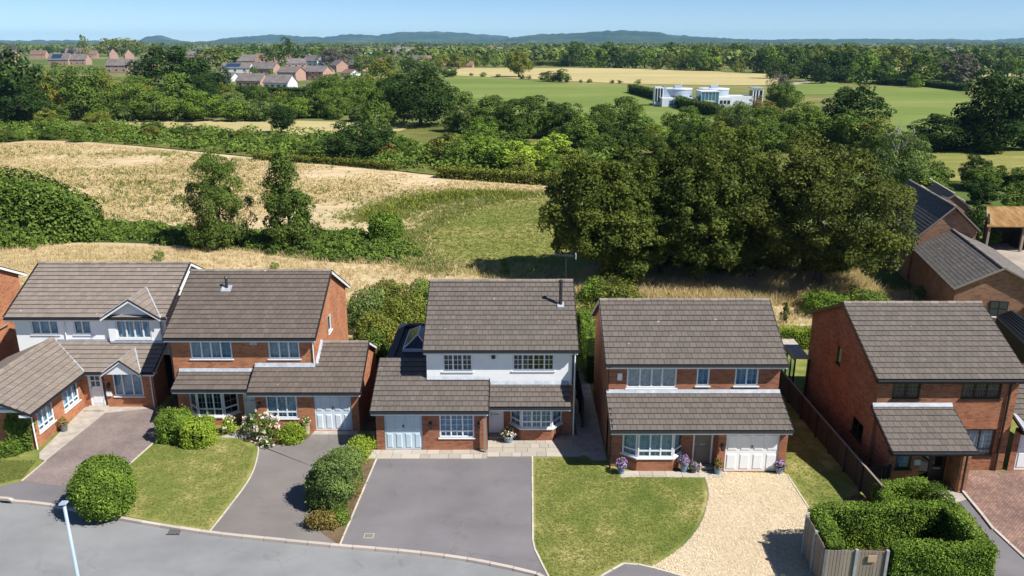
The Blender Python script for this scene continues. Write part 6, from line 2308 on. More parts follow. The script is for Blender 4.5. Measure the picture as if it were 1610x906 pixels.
# dry grass
mead = [(-62, 50.5), (46, 50.5), (30, 62), (24, 68), (8, 66.5), (-9.5, 70), (-20, 73), (-62, 77)]
P = scatter(mead, 15000, rng)
tufts("dry_grass", P, .34, .022, 6, L['grass_dry'], rng, .5)
far_m = px((-60, 345), (-60, 226), (110, 225), (250, 236), (400, 252), (560, 266), (700, 282), (880, 296), (820, 304), (690, 302), (600, 318), (520, 340), (320, 358), (180, 343))
P = scatter(far_m, 30000, rng, .1)
f = np.sin(P[:, 0] * .13 + 1) + np.sin(P[:, 1] * .21 + P[:, 0] * .07) + np.sin(P[:, 0] * .31 - P[:, 1] * .15) + rng.normal(size=len(P)) * .6
tufts("dry_grass", P[f > -1.2], .2, .08, 3, L['grass_dry'], rng, 1.0)
# the rough green tongue between meadow and mown grass, feathered at its edges
tongue = np.array(px((588, 346), (612, 332), (655, 318), (705, 309), (760, 307), (815, 309)))
k = rng.random(4200) * (len(tongue) - 1)
i0 = k.astype(int)
P = tongue[i0] + (tongue[i0 + 1] - tongue[i0]) * (k - i0)[:, None]
wd = np.interp(k, [0, 1.5, 3, 4, 5], [1.8, 2.4, 2.4, 1.7, 1.0])
P = P + rng.normal(size=P.shape) * wd[:, None] * np.array([1.2, 1.1])
tufts("weedy_grass", P, .26, .06, 4, L['grass_green'], rng, .9)
k = rng.random(1600) * (len(tongue) - 1)
i0 = k.astype(int)
P = tongue[i0] + (tongue[i0 + 1] - tongue[i0]) * (k - i0)[:, None] + rng.normal(size=(1600, 2)) * 1.3
tufts("weedy_grass", P[:700], .55, .07, 6, L['olive'], rng, .6)
# ragged rim of the mown grass
rim = np.array(smooth_line(px((690, 424), (650, 408), (636, 385), (650, 368), (700, 338), (760, 318), (820, 307), (880, 305)), 4))
k = rng.random(2600) * (len(rim) - 1)
i0 = k.astype(int)
P = rim[i0] + (rim[i0 + 1] - rim[i0]) * (k - i0)[:, None] + rng.normal(size=(2600, 2)) * 1.1
tufts("rim_grass", P, .3, .05, 5, L['grass_green'], rng, .8)
P = rim[i0] + (rim[i0 + 1] - rim[i0]) * (k - i0)[:, None] + rng.normal(size=(2600, 2)) * 1.6
tufts("dry_grass", P[:500], .3, .05, 5, L['grass_dry'], rng, .8)
# greener, browner streaks in the pale meadow
for cx_, cy_, sx_, sy_, n_ in ((-62, 120, 14, 3, 300), (-48, 110, 12, 2.5, 320), (-30, 104, 12, 2, 200), (-44, 98, 16, 2, 250), (-70, 100, 10, 4, 300), (-62, 140, 20, 2, 300)):
    P = rng.normal(size=(n_, 2)) * np.array([sx_, sy_]) + np.array([cx_, cy_])
    P = P[inside(P, far_m)]
    tufts("weedy_grass", P, .4, .07, 5, L['olive'], rng, .7)
P = scatter(far_m, 800, rng, .5)
P = P[np.sin(P[:, 0] * .11) + np.sin(P[:, 1] * .17 + P[:, 0] * .05) > .55]
tufts("weedy_grass", P, .55, .06, 6, L['birch'], rng, .6)
mown = px((670, 410), (655, 390), (690, 350), (760, 322), (870, 312), (890, 430), (760, 430))
P = scatter(mown, 5000, rng)
tufts("short_grass", P, .14, .04, 4, L['grass_green'], rng, .9)
P = scatter([(5, 58), (28, 56), (30, 66), (6, 66)], 5000, rng)
tufts("dry_grass", P, .6, .022, 6, L['grass_dry'], rng, .5)
# lawns
for nm, poly, n in (("lawn_grass", px((178, 803), (206, 733), (242, 700), (345, 692), (378, 694), (400, 708), (388, 748), (354, 796), (325, 833)), 9000),
                    ("lawn_grass", px((842, 722), (920, 720), (955, 744), (1104, 753), (1108, 790), (1092, 830), (1066, 858), (1018, 890), (985, 880), (940, 900), (928, 925), (870, 925), (864, 906), (842, 858)), 14000),
                    ("lawn_grass", [(12.75, 29.6), (14.6, 29.6), (14.6, 45), (12.7, 45)], 6000), ("lawn_grass", px((-20, 724), (58, 724), (36, 752), (-20, 766)), 2500)):
    P = scatter(poly, n, rng)
    tufts(nm, P, .035, .010, 4, L['grass_green'], rng, 1.2, z=.008)
# loose stones on the gravel drive
P = scatter(gravel_pts, 9000, rng)
s = rng.uniform(.018, .042, len(P))
a = rng.uniform(0, 6.283, len(P))
V = []
for k in range(4):
    V.append(np.stack([P[:, 0] + np.cos(a + k * 1.57) * s * rng.uniform(.6, 1.2, len(P)), P[:, 1] + np.sin(a + k * 1.57) * s * rng.uniform(.6, 1.2, len(P)), .012 + rng.uniform(0, .022, len(P))], 1))
me = quads_mesh("gravel_stones", np.stack(V, 1), rng.random(len(P)), [M['stone']])
o = bpy.data.objects.new("gravel_stones", me)
COL.objects.link(o)
tag(o, None, None, None, "stuff")

# ------------------------------------------------------------------ farm barns
def barn(label, fc, yaw, hl, hr, zl, zr_, zt, length, wm, rm, windows=(), name="brick_barn"):
    """gabled barn: fc = middle of the near gable, yaw = how far its length leans"""
    t = thing(name, label, "barn", (fc[0], fc[1], 0))
    d = Vector((math.sin(yaw), math.cos(yaw)))
    r = Vector((d.y, -d.x))
    f = Vector((fc[0], fc[1]))

    def P(u, v, z):
        q = f + r * u + d * v
        return (q.x, q.y, z)
    m = MB()
    for v, fl in ((0, 1), (length, -1)):
        m.poly([P(-hl, v, 0), P(hr, v, 0), P(hr, v, zr_), P(0, v, zt), P(-hl, v, zl)][::fl])
    m.poly([P(-hl, length, 0), P(-hl, 0, 0), P(-hl, 0, zl), P(-hl, length, zl)])
    m.poly([P(hr, 0, 0), P(hr, length, 0), P(hr, length, zr_), P(hr, 0, zr_)])
    m.part("wall", wm, t)
    o_ = .22
    for sgn, hw, ze in ((-1, hl, zl), (1, hr, zr_)):
        run = Vector((hw, zt - ze)).normalized()
        ue, zee = hw + .25, ze - .25 * (zt - ze) / hw
        A0, B0, B1, A1 = P(sgn * ue, -o_, zee), P(0, -o_, zt), P(0, length + o_, zt), P(sgn * ue, length + o_, zee)
        ln = (Vector(B0) - Vector(A0)).length
        if sgn < 0:
            roof(t, Vector(A1) + Vector((0, 0, .06)), Vector(A0) - Vector(A1), Vector(B1) - Vector(A1), [[(0, 0), (length + 2 * o_, 0), (length + 2 * o_, ln), (0, ln)]], rm, tw=.34, tg=.27, edge=.03)
        else:
            roof(t, Vector(A0) + Vector((0, 0, .06)), Vector(A1) - Vector(A0), Vector(B0) - Vector(A0), [[(0, 0), (length + 2 * o_, 0), (length + 2 * o_, ln), (0, ln)]], rm, tw=.34, tg=.27, edge=.03)
    rr = t.children[-1]
    ridge(t, rr, P(0, -o_, zt + .05), P(0, length + o_, zt + .05), M['ridge'], .13, .6)
    for a, b in ((P(-hl - .2, -o_ - .01, zl - .1), P(0, -o_ - .01, zt + .08)), (P(hr + .2, -o_ - .01, zr_ - .1), P(0, -o_ - .01, zt + .08))):
        MB().bar(a, b, .11).part("verge_board", M['fence_wood'], t)
    for (u0, u1, z0, z1) in windows:
        F = Fr(f.x - d.x * .03, f.y - d.y * .03, r.x, r.y)
        m = MB()
        m.fbox(F, u0, u1, -.02, .02, z0, z1)
        w = m.part("window", M['darkframe'], t)
        s_ = MB()
        s_.fbox(F, u0 - .08, u1 + .08, 0, .09, z0 - .08, z0)
        s_.part("sill", M['upvc'], w)
        k = max(1, round((u1 - u0) / .55))
        for i in range(k):
            for j in range(2):
                a, b = u0 + .07 + (u1 - u0 - .07) * i / k, u0 + (u1 - u0 - .07) * (i + 1) / k
                c = z0 + .07 + (z1 - z0 - .07) * j / 2
                MB().fbox(F, a, b, .02, .032, c, c + (z1 - z0 - .07) / 2 - .07).part("pane", M['far_window'], w)
    lay_tiles(t, 250)
    return t


bn = barn("nearer brick barn with long slate roof and small window in its gable", (32.9, 51.2), math.radians(13), 2.7, 3.3, 3.0, 2.9, 4.45, 12.5, M['brick_old'], M['slate'], ((-.45, .7, 1.1, 2.2),))
MB().box(34.6, 50.55, 0, 35.7, 50.75, 2.0).part("dark_doorway", M['blackroof'], bn)
barn("further brick barn with plain tall gable and slate roof behind the nearer barn", (35.4, 62.6), math.radians(10.5), 2.75, 1.9, 3.5, 4.6, 6.35, 12.5, M['brick_old'], M['slate'])
t = thing("open_barn", "open-fronted barn with rusty sheet roof at the frame edge", "barn", (50, 74, 0))
m = MB()
m.hexa([(44.3, 72.5, 2.45), (56, 72.0, 2.45), (56, 76.3, 3.5), (46.4, 76.6, 3.5)], [(44.3, 72.5, 2.55), (56, 72.0, 2.55), (56, 76.3, 3.6), (46.4, 76.6, 3.6)])
m.part("roof", M['rust'], t)
m = MB()
m.box(46.4, 76.2, 0, 56, 76.4, 3.4)
m.hexa([(44.5, 72.8, 0), (44.7, 72.8, 0), (46.6, 76.3, 0), (46.4, 76.3, 0)], [(44.5, 72.8, 2.85), (44.7, 72.8, 2.85), (46.6, 76.3, 3.4), (46.4, 76.3, 3.4)])
m.part("wall", M['fence_dark'], t)
for x in (44.7, 48.0, 52.0, 55.8):
    MB().box(x - .1, 72.7, 0, x + .1, 72.9, 2.46).part("post", M['fence_wood'], t)
MB().box(48.5, 73.9, 0, 51.5, 75.4, 1.3).part("stored_trailer", M['blackroof'], t)
t = thing("ruined_barn", "ruined barn with sagging broken slate roof between the brick barns and the rusty barn", "barn", (44.5, 80, 0))
m = MB()
m.poly([(42.6, 79, 0), (46.6, 79.2, 0), (46.6, 79.2, 2.6), (44.4, 79.1, 4.2), (42.6, 79, 2.9)])
m.poly([(46.6, 79.2, 0), (47.2, 84, 0), (47.2, 84, 2.6), (46.6, 79.2, 2.6)])
m.part("wall", M['brick_old'], t)
for q, mt in (([(42.4, 78.8, 2.9), (44.4, 78.9, 4.3), (44.0, 82, 4.9), (43.0, 84.2, 3.8), (42.5, 82, 3.0)], 'slate'), ([(44.4, 78.9, 4.3), (46.9, 79, 2.6), (47.4, 82.4, 2.9), (46.2, 83.4, 3.6), (44.6, 84, 5.0)], 'slate')):
    m = MB()
    m.hexa([(x, y, z - .1) for x, y, z in q], q)
    m.part("roof", M[mt], t)
for a, b in (((44.4, 79, 4.4), (44.5, 84.4, 5.0)), ((43.4, 79, 3.7), (43.3, 83.5, 4.4)), ((45.6, 79, 3.6), (45.9, 83.5, 3.9))):
    MB().bar(a, b, .13).part("rafter", M['deadwood'], t)

# ------------------------------------------------------------------ village houses
def far_house(label, pxx, py, wpx, hpx, rpx, yaw, wm, rm, dep=7.5, chim=0, solar=False, nwin=3, hip=False, name="village_house"):
    """base middle of the front at (pxx, py); wall hpx and roof rpx high in the photo"""
    g = at(pxx, py)
    Z = g.y * _c + CAM_H * _s
    W, Hh, R = wpx * Z / 1250.0, hpx * Z / 1250.0, rpx * Z / 1250.0
    t = thing(name, label, "house", (g.x, g.y, -.1), "houses of the village")
    ca, sa = math.cos(yaw), math.sin(yaw)

    def P(u, v, z):
        return (g.x + u * ca - v * sa, g.y + u * sa + v * ca, z - .1)
    w = W / 2
    m = MB()
    m.hexa([P(-w, 0, 0), P(w, 0, 0), P(w, dep, 0), P(-w, dep, 0)], [P(-w, 0, Hh), P(w, 0, Hh), P(w, dep, Hh), P(-w, dep, Hh)])
    if not hip:
        for x in (-w, w):
            m.poly([P(x, 0, Hh), P(x, dep, Hh), P(x, dep / 2, Hh + R - .1)])
    m.part("wall", wm, t)
    e = .35
    m = MB()
    k = w * .45 if hip else -e
    for v0, v1 in ((-e, dep / 2), (dep + e, dep / 2)):
        ze = Hh - e * R / (dep / 2)
        m.hexa([P(-w - e, v0, ze), P(w + e, v0, ze), P(w - k, v1, Hh + R), P(-w + k, v1, Hh + R)], [P(-w - e, v0, ze + .2), P(w + e, v0, ze + .2), P(w - k, v1, Hh + R + .2), P(-w + k, v1, Hh + R + .2)])
    if hip:
        for sg in (-1, 1):
            m.poly([P(sg * (w + e), -e, Hh), P(sg * (w + e), dep + e, Hh), P(sg * (w - k), dep / 2, Hh + R + .2)])
    ro = m.part("roof", rm, t)
    for c in range(chim):
        x = -w * .55 + c * w * 1.1
        b = Vector(P(x, dep / 2, Hh + R))
        MB().box(b.x - .45, b.y - .4, b.z - .8, b.x + .45, b.y + .4, b.z + 1.3).part("chimney", M['far_brick'], ro)
    if solar:
        ze = Hh - e * R / (dep / 2)
        m = MB()
        q = []
        for u, f in ((-w * .7, .2), (w * .3, .2), (w * .3, .85), (-w * .7, .85)):
            q.append(P(u, -e + (dep / 2 + e) * f, ze + (Hh + R - ze) * f + .26))
        m.hexa(q, [(a, b, c + .08) for a, b, c in q])
        m.part("solar_panel", M['solar'], ro)
    rows = 2 if Hh > 4.2 else 1
    for i in range(nwin):
        for j in range(rows):
            x = -w + W * (i + .5) / nwin
            z = Hh * (.22 + .5 * j) if rows == 2 else Hh * .35
            ww, hh = min(1.8, W / nwin * .55), (1.25 if rows == 2 else Hh * .42)
            m = MB()
            m.hexa([P(x - ww / 2, -.06, z), P(x + ww / 2, -.06, z), P(x + ww / 2, 0, z), P(x - ww / 2, 0, z)], [P(x - ww / 2, -.06, z + hh), P(x + ww / 2, -.06, z + hh), P(x + ww / 2, 0, z + hh), P(x - ww / 2, 0, z + hh)])
            wi = m.part("window", M['upvc'], t)
            m = MB()
            m.hexa([P(x - ww / 2 + .12, -.1, z + .12), P(x + ww / 2 - .12, -.1, z + .12), P(x + ww / 2 - .12, -.06, z + .12), P(x - ww / 2 + .12, -.06, z + .12)], [P(x - ww / 2 + .12, -.1, z + hh - .12), P(x + ww / 2 - .12, -.1, z + hh - .12), P(x + ww / 2 - .12, -.06, z + hh - .12), P(x - ww / 2 + .12, -.06, z + hh - .12)])
            m.part("pane", M['far_window'], wi)
    return t


FB, FW, FR, FRB, FD = M['far_brick'], M['lab_white'], M['far_roof'], M['far_roof_brown'], M['fence_dark']
A_ = math.radians
far_house("grey-roofed brick house with chimney, nearest house of the village front row", 391, 139, 42, 12, 10, A_(-14), FB, FR, 8, 1)
far_house("white-gabled grey-roofed house beside the chimneyed front-row house", 434, 143, 42, 13, 11, A_(-14), FW, FR, 8, 0, nwin=4)
far_house("dark-fronted village house with orange gable, first of the matching two", 451, 127, 34, 13, 8, A_(-20), FB, FR, 9, 0)
far_house("dark-fronted village house with orange gable, second of the matching two", 493, 126, 36, 13, 8, A_(-20), FB, FR, 9, 0)
far_house("dark-roofed house with orange gable behind the first chimneyed house", 413, 119, 40, 11, 9, A_(-18), FB, FR, 9, 1)
far_house("long low white-walled house with solar-blue roof in the village", 370, 115, 46, 8, 7, A_(-5), FW, FR, 9, 0, True)
far_house("hip-roofed brick house highest in the village", 390, 104, 36, 8, 9, A_(0), FB, FR, 10, 1, hip=True)
far_house("orange-brown roofed house between hip-roofed house and tall poplar", 418, 105, 30, 7, 7, A_(20), FB, FRB, 9)
far_house("grey-roofed house behind the two matching dark-fronted houses", 466, 108, 30, 8, 7, A_(10), FB, FR, 9, 1)
far_house("white-gabled house above the second matching dark-fronted house", 488, 105, 30, 9, 8, A_(-30), FW, FR, 9, 1)
far_house("red brick village house with gable and white bay, left of the end pair", 524, 113, 26, 10, 8, A_(-55), FB, FR, 9)
far_house("red brick village house of the end pair nearest the woodland", 553, 112, 28, 10, 8, A_(-50), FB, FR, 9)
far_house("brown-gabled house at the very end of the village", 572, 107, 20, 9, 7, A_(-40), FB, FRB, 8)
far_house("low grey garage roofs below the matching houses", 488, 141, 28, 5, 5, A_(-25), FB, FR, 8, 0, nwin=2, name="village_garage")
far_house("small pale garage next to the low grey garages", 520, 137, 26, 5, 5, A_(-35), M['sage'], FR, 8, 0, nwin=2, name="village_garage")
far_house("solar-panelled terrace house among the dark trees at the village start", 92, 102, 34, 8, 9, A_(-6), FB, FR, 9, 2, True)
far_house("brown-roofed terrace house joined to the solar-panelled one", 122, 102, 28, 8, 8, A_(-6), FB, FR, 9, 1)
far_house("white and brick terrace end below the orange-gabled roofs", 184, 114, 36, 11, 9, A_(-6), FB, FR, 9, 0)
far_house("brick terrace house nearest the big dark oak", 218, 114, 36, 11, 9, A_(-6), FB, FR, 9, 0)
far_house("orange-roofed house behind the brick terrace", 172, 93, 16, 8, 8, A_(-60), FB, FRB, 9)
far_house("second orange-roofed house behind the brick terrace", 196, 94, 20, 8, 8, A_(-60), FB, FRB, 9)
far_house("house cut by the frame edge with brick gable above dark trees", 8, 97, 34, 8, 9, A_(-12), FB, FR, 9, 1)
far_house("grey-roofed house with long ridge behind the solar-panelled terrace", 118, 88, 30, 6, 6, A_(0), FB, FR, 9, 1)
far_house("dark-roofed brick house between village and green field", 650, 104, 26, 8, 8, A_(-30), FB, FR, 9, 1)
far_house("long brown-roofed bungalow beside the pale field", 705, 107, 34, 4, 6, A_(0), FB, FRB, 9, 0, nwin=4, name="bungalow")
far_house("second brown-roofed bungalow beside the pale field", 732, 107, 22, 4, 6, A_(-6), FB, FRB, 9, 0, name="bungalow")
far_house("white house by the farmland trees near the horizon", 1306, 87, 12, 4, 3, A_(0), FW, FR, 9, name="farmhouse")
far_house("white farm building row near the horizon by the frame edge", 1490, 87, 20, 3, 3, A_(0), FW, FR, 9, name="farmhouse")
far_house("pale farmhouse at the horizon nearest the frame edge", 1545, 88, 12, 4, 3, A_(0), FW, FR, 9, name="farmhouse")

more = [(352, 128, 26, "small grey-roofed bungalow by the dark oak at the village edge", FW, FR, -10), (543, 121, 22, "pale-walled house below the village end pair", FW, FRB, -40), (505, 116, 20, "brown-roofed house between the matching houses and the red gabled one", FB, FRB, -30),
        (446, 99, 24, "brown-roofed house under the tall dark poplar", FB, FRB, 12), (516, 100, 22, "grey-roofed house before the grey-mauve tree", FB, FR, -20), (598, 101, 22, "half-hidden brick house past the village end", FB, FRB, -35),
        (330, 100, 22, "half-hidden white house between big dark oak and olive tree row", FW, FR, 8), (300, 92, 22, "grey roof peeping over the big dark oak", FB, FR, 0), (245, 97, 22, "brown-roofed house right of the brick terrace", FB, FRB, -15),
        (140, 92, 24, "brown-roofed house before the poplar row", FB, FRB, 10), (60, 92, 24, "brown roof behind the solar-panelled terrace", FB, FRB, 0), (560, 96, 20, "pale-roofed house in the trees behind the village end", FW, FR, 5),
        (625, 98, 20, "white-walled house in trees toward the bungalows", FW, FR, -10), (670, 97, 18, "small brick house behind the dark-roofed brick house", FB, FRB, 15), (480, 96, 20, "white house behind the white-gabled house", FW, FR, -8), (404, 96, 22, "red-brown roof behind the hip-roofed house", FB, FRB, 6)]
for (a, b, w_, lb, wm_, rm_, yw) in more:
    far_house(lb, a, b, w_, w_ * .26, w_ * .24, A_(yw), wm_, rm_, 8, 1 if w_ > 22 else 0, nwin=2)

# ------------------------------------------------------------------ white science building
g = at(1100, 168)
O = Vector((g.x, g.y, -.1))
t = thing("science_building", "white and silver science building with two drum roofs and teal glazing", "building", O)


def D(pxx):
    return (pxx - 1100) * .205


def drum(name, cx, cyy, r, z0, z1, mat, a0=0, a1=360, n=40):
    m = MB()
    ring = [(O.x + cx + r * math.cos(math.radians(a0 + (a1 - a0) * i / n)), O.y + cyy + r * math.sin(math.radians(a0 + (a1 - a0) * i / n))) for i in range(n + 1)]
    m.hexa([(x, y, z0) for x, y in ring[:-1]], [(x, y, z1) for x, y in ring[:-1]])
    return m.part(name, mat, t)


for cx, r in ((D(1075), 4.4), (D(1130), 4.6)):
    dr = drum("drum", cx, 9, r, 0, 4.7, M['lab_grey'])
    drum("drum_rim", cx, 9, r + .15, 4.7, 5.0, M['lab_white'])
    drum("drum_band", cx, 9, r + .08, 1.0, 2.6, M['lab_teal'])
    m = MB()
    m.box(O.x + cx - 1.2, O.y + 8, 5.0, O.x + cx + 1.0, O.y + 10, 5.9)
    m.part("roof_plant", M['lab_grey'], t)
    MB().box(O.x + cx + .9, O.y + 8.5, 5.0, O.x + cx + 1.1, O.y + 8.7, 6.8).part("vent", M['lab_white'], t)


def blk(name, x0, x1, y0, y1, z0, z1, mat):
    m = MB()
    m.box(O.x + D(x0), O.y + y0, z0, O.x + D(x1), O.y + y1, z1)
    return m.part(name, mat, t)


tw_ = blk("tower", 1036, 1049, 4, 7, 0, 5.6, M['lab_white'])
for k in range(3):
    m = MB()
    x = O.x + D(1037 + k * 4)
    m.box(x, O.y + 3.94, 1.2, x + .55, O.y + 4.0, 5.2)
    m.part("tower_glazing", M['lab_dark'], tw_)
m = MB()
m.hexa([(O.x + D(1049), O.y + 4, 1.2), (O.x + D(1064), O.y + 4, 1.2), (O.x + D(1064), O.y + 7, 1.2), (O.x + D(1049), O.y + 7, 1.2)], [(O.x + D(1049), O.y + 4, 6.0), (O.x + D(1050), O.y + 4, 6.0), (O.x + D(1050), O.y + 7, 6.0), (O.x + D(1049), O.y + 7, 6.0)])
m.part("sloping_wing", M['lab_grey'], t)
blk("front_block", 1044, 1096, 0, 6, 0, 2.5, M['lab_white'])
for k in range(6):
    blk("front_glazing", 1055 + k * 6.6, 1060.6 + k * 6.6, -.08, 0, .4, 1.9, M['lab_teal'] if k < 4 else M['lab_dark'])
blk("glass_block", 1100, 1126, -1, 6, 0, 4.4, M['lab_teal'])
for k in range(6):
    blk("mullion", 1100 + k * 5.1, 1100.8 + k * 5.1, -1.1, -1.0, 0, 4.4, M['lab_grey'])
blk("glass_block_roof", 1099, 1127, -1.2, 6.2, 4.4, 4.7, M['lab_white'])
blk("entrance_canopy", 1104, 1118, -3.5, -1, 1.6, 1.9, M['concrete'])
blk("side_block", 1127, 1146, -.5, 6, 0, 2.8, M['lab_white'])
for k in range(3):
    blk("side_window", 1129 + k * 5.5, 1133 + k * 5.5, -.56, -.5, .9, 1.9, M['lab_dark'])
blk("long_wing", 1146, 1186, 5, 12, 0, 2.8, M['lab_white'])
t2 = thing("pavilion", "dark glass pavilion with white columns at the end of the science building", "pavilion", (O.x + D(1192), O.y + 6, -.1))
m = MB()
m.box(O.x + D(1186), O.y + 6, 0, O.x + D(1200), O.y + 10, 4.4)
m.part("glazing", M['lab_dark'], t2)
for x in (1185.5, 1189.5, 1194, 1200):
    m = MB()
    m.box(O.x + D(x), O.y + 5.7, 0, O.x + D(x) + .3, O.y + 6, 5.1)
    m.part("column", M['lab_white'], t2)
m = MB()
m.box(O.x + D(1184.5), O.y + 5.4, 5.1, O.x + D(1201.5), O.y + 10.4, 5.35)
m.part("roof", M['lab_grey'], t2)

# ------------------------------------------------------------------ the wooded plain and the hills
rng = np.random.default_rng(91)


def wood(name, X, Y, H, nl, mat, lat=.55):
    """many small crowns joined into one mass"""
    n = len(X)
    c = np.stack([X, Y, H * .5], 1)
    idx = np.repeat(np.arange(n), nl)
    d = unit(rng.normal(size=(n * nl, 3)) + np.array([0, 0, .35]))
    S = np.stack([H * lat, H * lat, H * .52], 1)[idx]
    p = c[idx] + d * S * rng.uniform(.6, 1.05, n * nl)[:, None]
    p[:, 2] = np.maximum(p[:, 2], .1)
    nr = unit(d * .8 + np.array([0, 0, .4]) + rng.normal(size=d.shape) * .45)
    V = leaves(p, nr, 1.0, rng, .7)
    ctr = V.mean(axis=1, keepdims=True)
    V = ctr + (V - ctr) * (H[idx] * .17)[:, None, None]
    ct = rng.random(n)
    me = quads_mesh(name, V, np.clip(ct[idx] * .7 + rng.random(n * nl) * .3, 0, 1), [L[mat]])
    o = bpy.data.objects.new(name, me)
    COL.objects.link(o)
    return tag(o, None, None, None, "stuff")


def plain_trees(n, d0, d1, blocked=()):
    """tree places on the plain, in hedge lines and copses"""
    X, Y = [], []
    while len(X) < n:
        d = d0 * (d1 / d0) ** rng.random()
        a = rng.uniform(-.72, .72)
        x, y = d * a, d
        ln = rng.integers(5, 28)
        th = rng.normal() * .2 + (0 if rng.random() < .85 else 1.4)
        sp = 7 + d * .002
        for k in range(ln):
            xx, yy = x + math.cos(th) * k * sp + rng.normal() * 2, y + math.sin(th) * k * sp + rng.normal() * 3
            X.append(xx)
            Y.append(yy)
    X, Y = np.array(X[:n]), np.array(Y[:n])
    ok = np.ones(len(X), bool)
    P = np.stack([X, Y], 1)
    for b in blocked:
        ok &= ~inside(P, b)
    return X[ok], Y[ok]


block = [px((-40, 180), (-40, 92), (250, 84), (620, 94), (700, 100), (830, 101), (1000, 104), (1215, 110), (1240, 125), (1400, 132), (1540, 140), (1650, 150), (1650, 240), (700, 240))]
far_fields = []
rf = random.Random(31)
for k, (cx_, cy_, w_, h_) in enumerate([(1440, 97, 70, 4), (1540, 104, 80, 4), (1590, 92, 60, 3.5), (1330, 90, 60, 3), (1240, 84, 70, 3), (1120, 83, 80, 2.5), (1480, 82, 90, 2.5), (1590, 78, 80, 2), (1380, 76, 90, 2), (1010, 80, 80, 2.2),
                                        (900, 92, 60, 2.5), (760, 90, 60, 2.5), (640, 86, 60, 2.5), (540, 78, 80, 2), (420, 82, 50, 2), (300, 78, 70, 2), (60, 76, 80, 2), (160, 74, 80, 1.6), (1260, 73, 90, 1.4), (880, 75.5, 100, 1.6), (690, 74, 90, 1.4), (1560, 72.5, 100, 1.2)]):
    q = px((cx_ - w_ * .5, cy_ + h_ * rf.uniform(.2, .5)), (cx_ + w_ * .5, cy_ + h_ * rf.uniform(.2, .5)), (cx_ + w_ * rf.uniform(.4, .55), cy_ - h_ * .5), (cx_ - w_ * rf.uniform(.4, .55), cy_ - h_ * .5))
    sheet("far_field", q, -0.02, M['stubble'] if k % 3 else M['pasture'])
    far_fields.append(q)
X, Y = plain_trees(1300, 560, 1700, block + far_fields)
wood("distant_woodland", X, Y, rng.uniform(7, 14, len(X)), 70, 'far')
X, Y = plain_trees(2500, 1500, 5200, far_fields)
wood("distant_woodland", X, Y, rng.uniform(8, 16, len(X)), 34, 'far', .7)
X, Y = plain_trees(2400, 4500, 9000)
wood("distant_woodland", X, Y, rng.uniform(10, 18, len(X)), 16, 'far', .9)

# pale roofs and walls scattered over the far plain: too small to tell apart
m = MB()
rd = random.Random(12)
for cxp, cyp, n, sx, sy in ((800, 83, 60, 90, 4), (880, 85, 30, 50, 4), (700, 80, 40, 60, 4), (620, 84, 24, 50, 4), (560, 80, 20, 50, 3), (1180, 74, 24, 90, 3), (1480, 84, 26, 90, 5), (1330, 78, 20, 90, 4), (980, 74, 24, 120, 2), (400, 80, 10, 60, 3)):
    for k in range(n):
        p = at(cxp + rd.gauss(0, sx * .5), max(69.5, cyp + rd.gauss(0, sy * .6)))
        w, dd, hh = rd.uniform(7, 16), rd.uniform(7, 9), rd.uniform(4, 6)
        m.box(p.x - w / 2, p.y, 0, p.x + w / 2, p.y + dd, hh, rd.choice((0, 0, 0, 1)))
        m.hexa([(p.x - w / 2, p.y - .3, hh), (p.x + w / 2, p.y - .3, hh), (p.x + w / 2, p.y + dd, hh), (p.x - w / 2, p.y + dd, hh)], [(p.x - w / 2, p.y + dd * .45, hh + 3), (p.x + w / 2, p.y + dd * .45, hh + 3), (p.x + w / 2, p.y + dd * .55, hh + 3), (p.x - w / 2, p.y + dd * .55, hh + 3)], rd.choice((2, 2, 3)))
m.solo("distant_town", [M['lab_white'], FB, FR, FRB], kind="stuff")


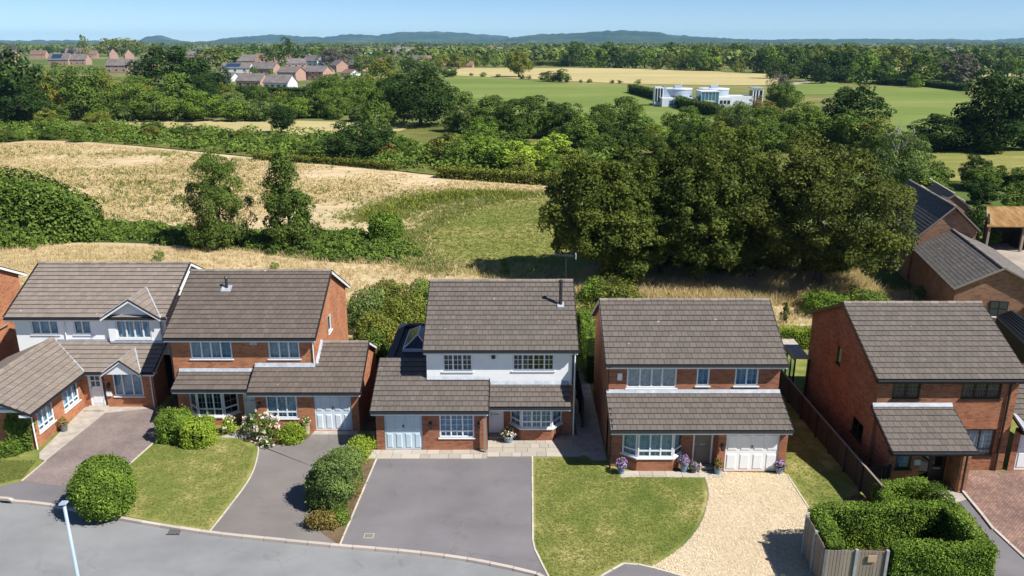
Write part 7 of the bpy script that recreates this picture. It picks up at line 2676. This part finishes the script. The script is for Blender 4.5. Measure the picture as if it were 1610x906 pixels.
def hills(name, prof, d, depth, seed, mat):
    """a ridge of hills: prof = [(px, py)] its skyline"""
    q = np.random.default_rng(seed)
    xs = np.linspace(prof[0][0], prof[-1][0], 220)
    ys = np.interp(xs, [p[0] for p in prof], [p[1] for p in prof])
    ys = ys + np.convolve(q.normal(size=len(xs)) * .8, np.ones(3) / 3, 'same')
    top = [at_y(a, b, d) for a, b in zip(xs, ys)]
    m = MB()
    nv = 14
    rows = []
    for j in range(nv + 1):
        f = j / nv
        s = math.sin(f * math.pi / 2) ** 1.3
        rows.append([(t_.x * (d - depth * (1 - f)) / d, d - depth * (1 - f), max(-1, (t_.z + 2) * s * (1 + .06 * math.sin(i * .35 + j * 1.3) * (1 - f)) - 2)) for i, t_ in enumerate(top)])
    rows.append([(t_.x * (d + depth) / d, d + depth, -2) for t_ in top])
    k = len(top)
    for r in rows:
        m.v += r
    for j in range(len(rows) - 1):
        for i in range(k - 1):
            a = j * k + i
            m.f.append((a, a + 1, a + k + 1, a + k))
            m.mi.append(0)
    return m.solo(name, mat, kind="structure", smooth=True)


hills("hills", [(215, 67), (226, 60), (240, 56), (256, 56.5), (275, 62), (300, 66), (330, 65), (345, 61), (400, 57), (430, 54), (470, 57.5), (520, 58), (550, 53), (590, 56), (628, 51), (690, 49), (740, 53), (790, 56.5), (800, 58)], 9000, 1500, 3, M['hill'])
hills("hills", [(790, 62), (812, 58), (850, 54), (900, 52.5), (940, 49.5), (985, 48), (1030, 50), (1060, 55), (1100, 58), (1150, 60.5), (1200, 63), (1250, 66)], 7400, 1500, 4, M['hill'])
hills("hills", [(1150, 64), (1250, 62), (1330, 61), (1420, 62), (1500, 61.5), (1560, 63), (1605, 60), (1680, 59), (1760, 62)], 8200, 1200, 5, M['hill'])
hills("hills", [(-200, 64), (-80, 62.5), (40, 64), (120, 63), (215, 65.5), (330, 66)], 9400, 1200, 6, M['hill'])

# ------------------------------------------------------------------ the air
hz = MB()
hz.box(-13500, -90, -3.2, 13500, 13500, 150)
ho = hz.solo("haze", [], kind="stuff")
hm = bpy.data.materials.new("haze_air")
hm.use_nodes = True
nt = hm.node_tree
nt.nodes.remove(nt.nodes["Principled BSDF"])
pv = nt.nodes.new("ShaderNodeVolumePrincipled")
pv.inputs["Color"].default_value = (0.32, 0.62, 1.0, 1)
pv.inputs["Density"].default_value = 5.5e-5
pv.inputs["Density Attribute"].default_value = ""
pv.inputs["Anisotropy"].default_value = 0.0
nt.links.new(pv.outputs[0], nt.nodes["Material Output"].inputs["Volume"])
ho.data.materials.append(hm)
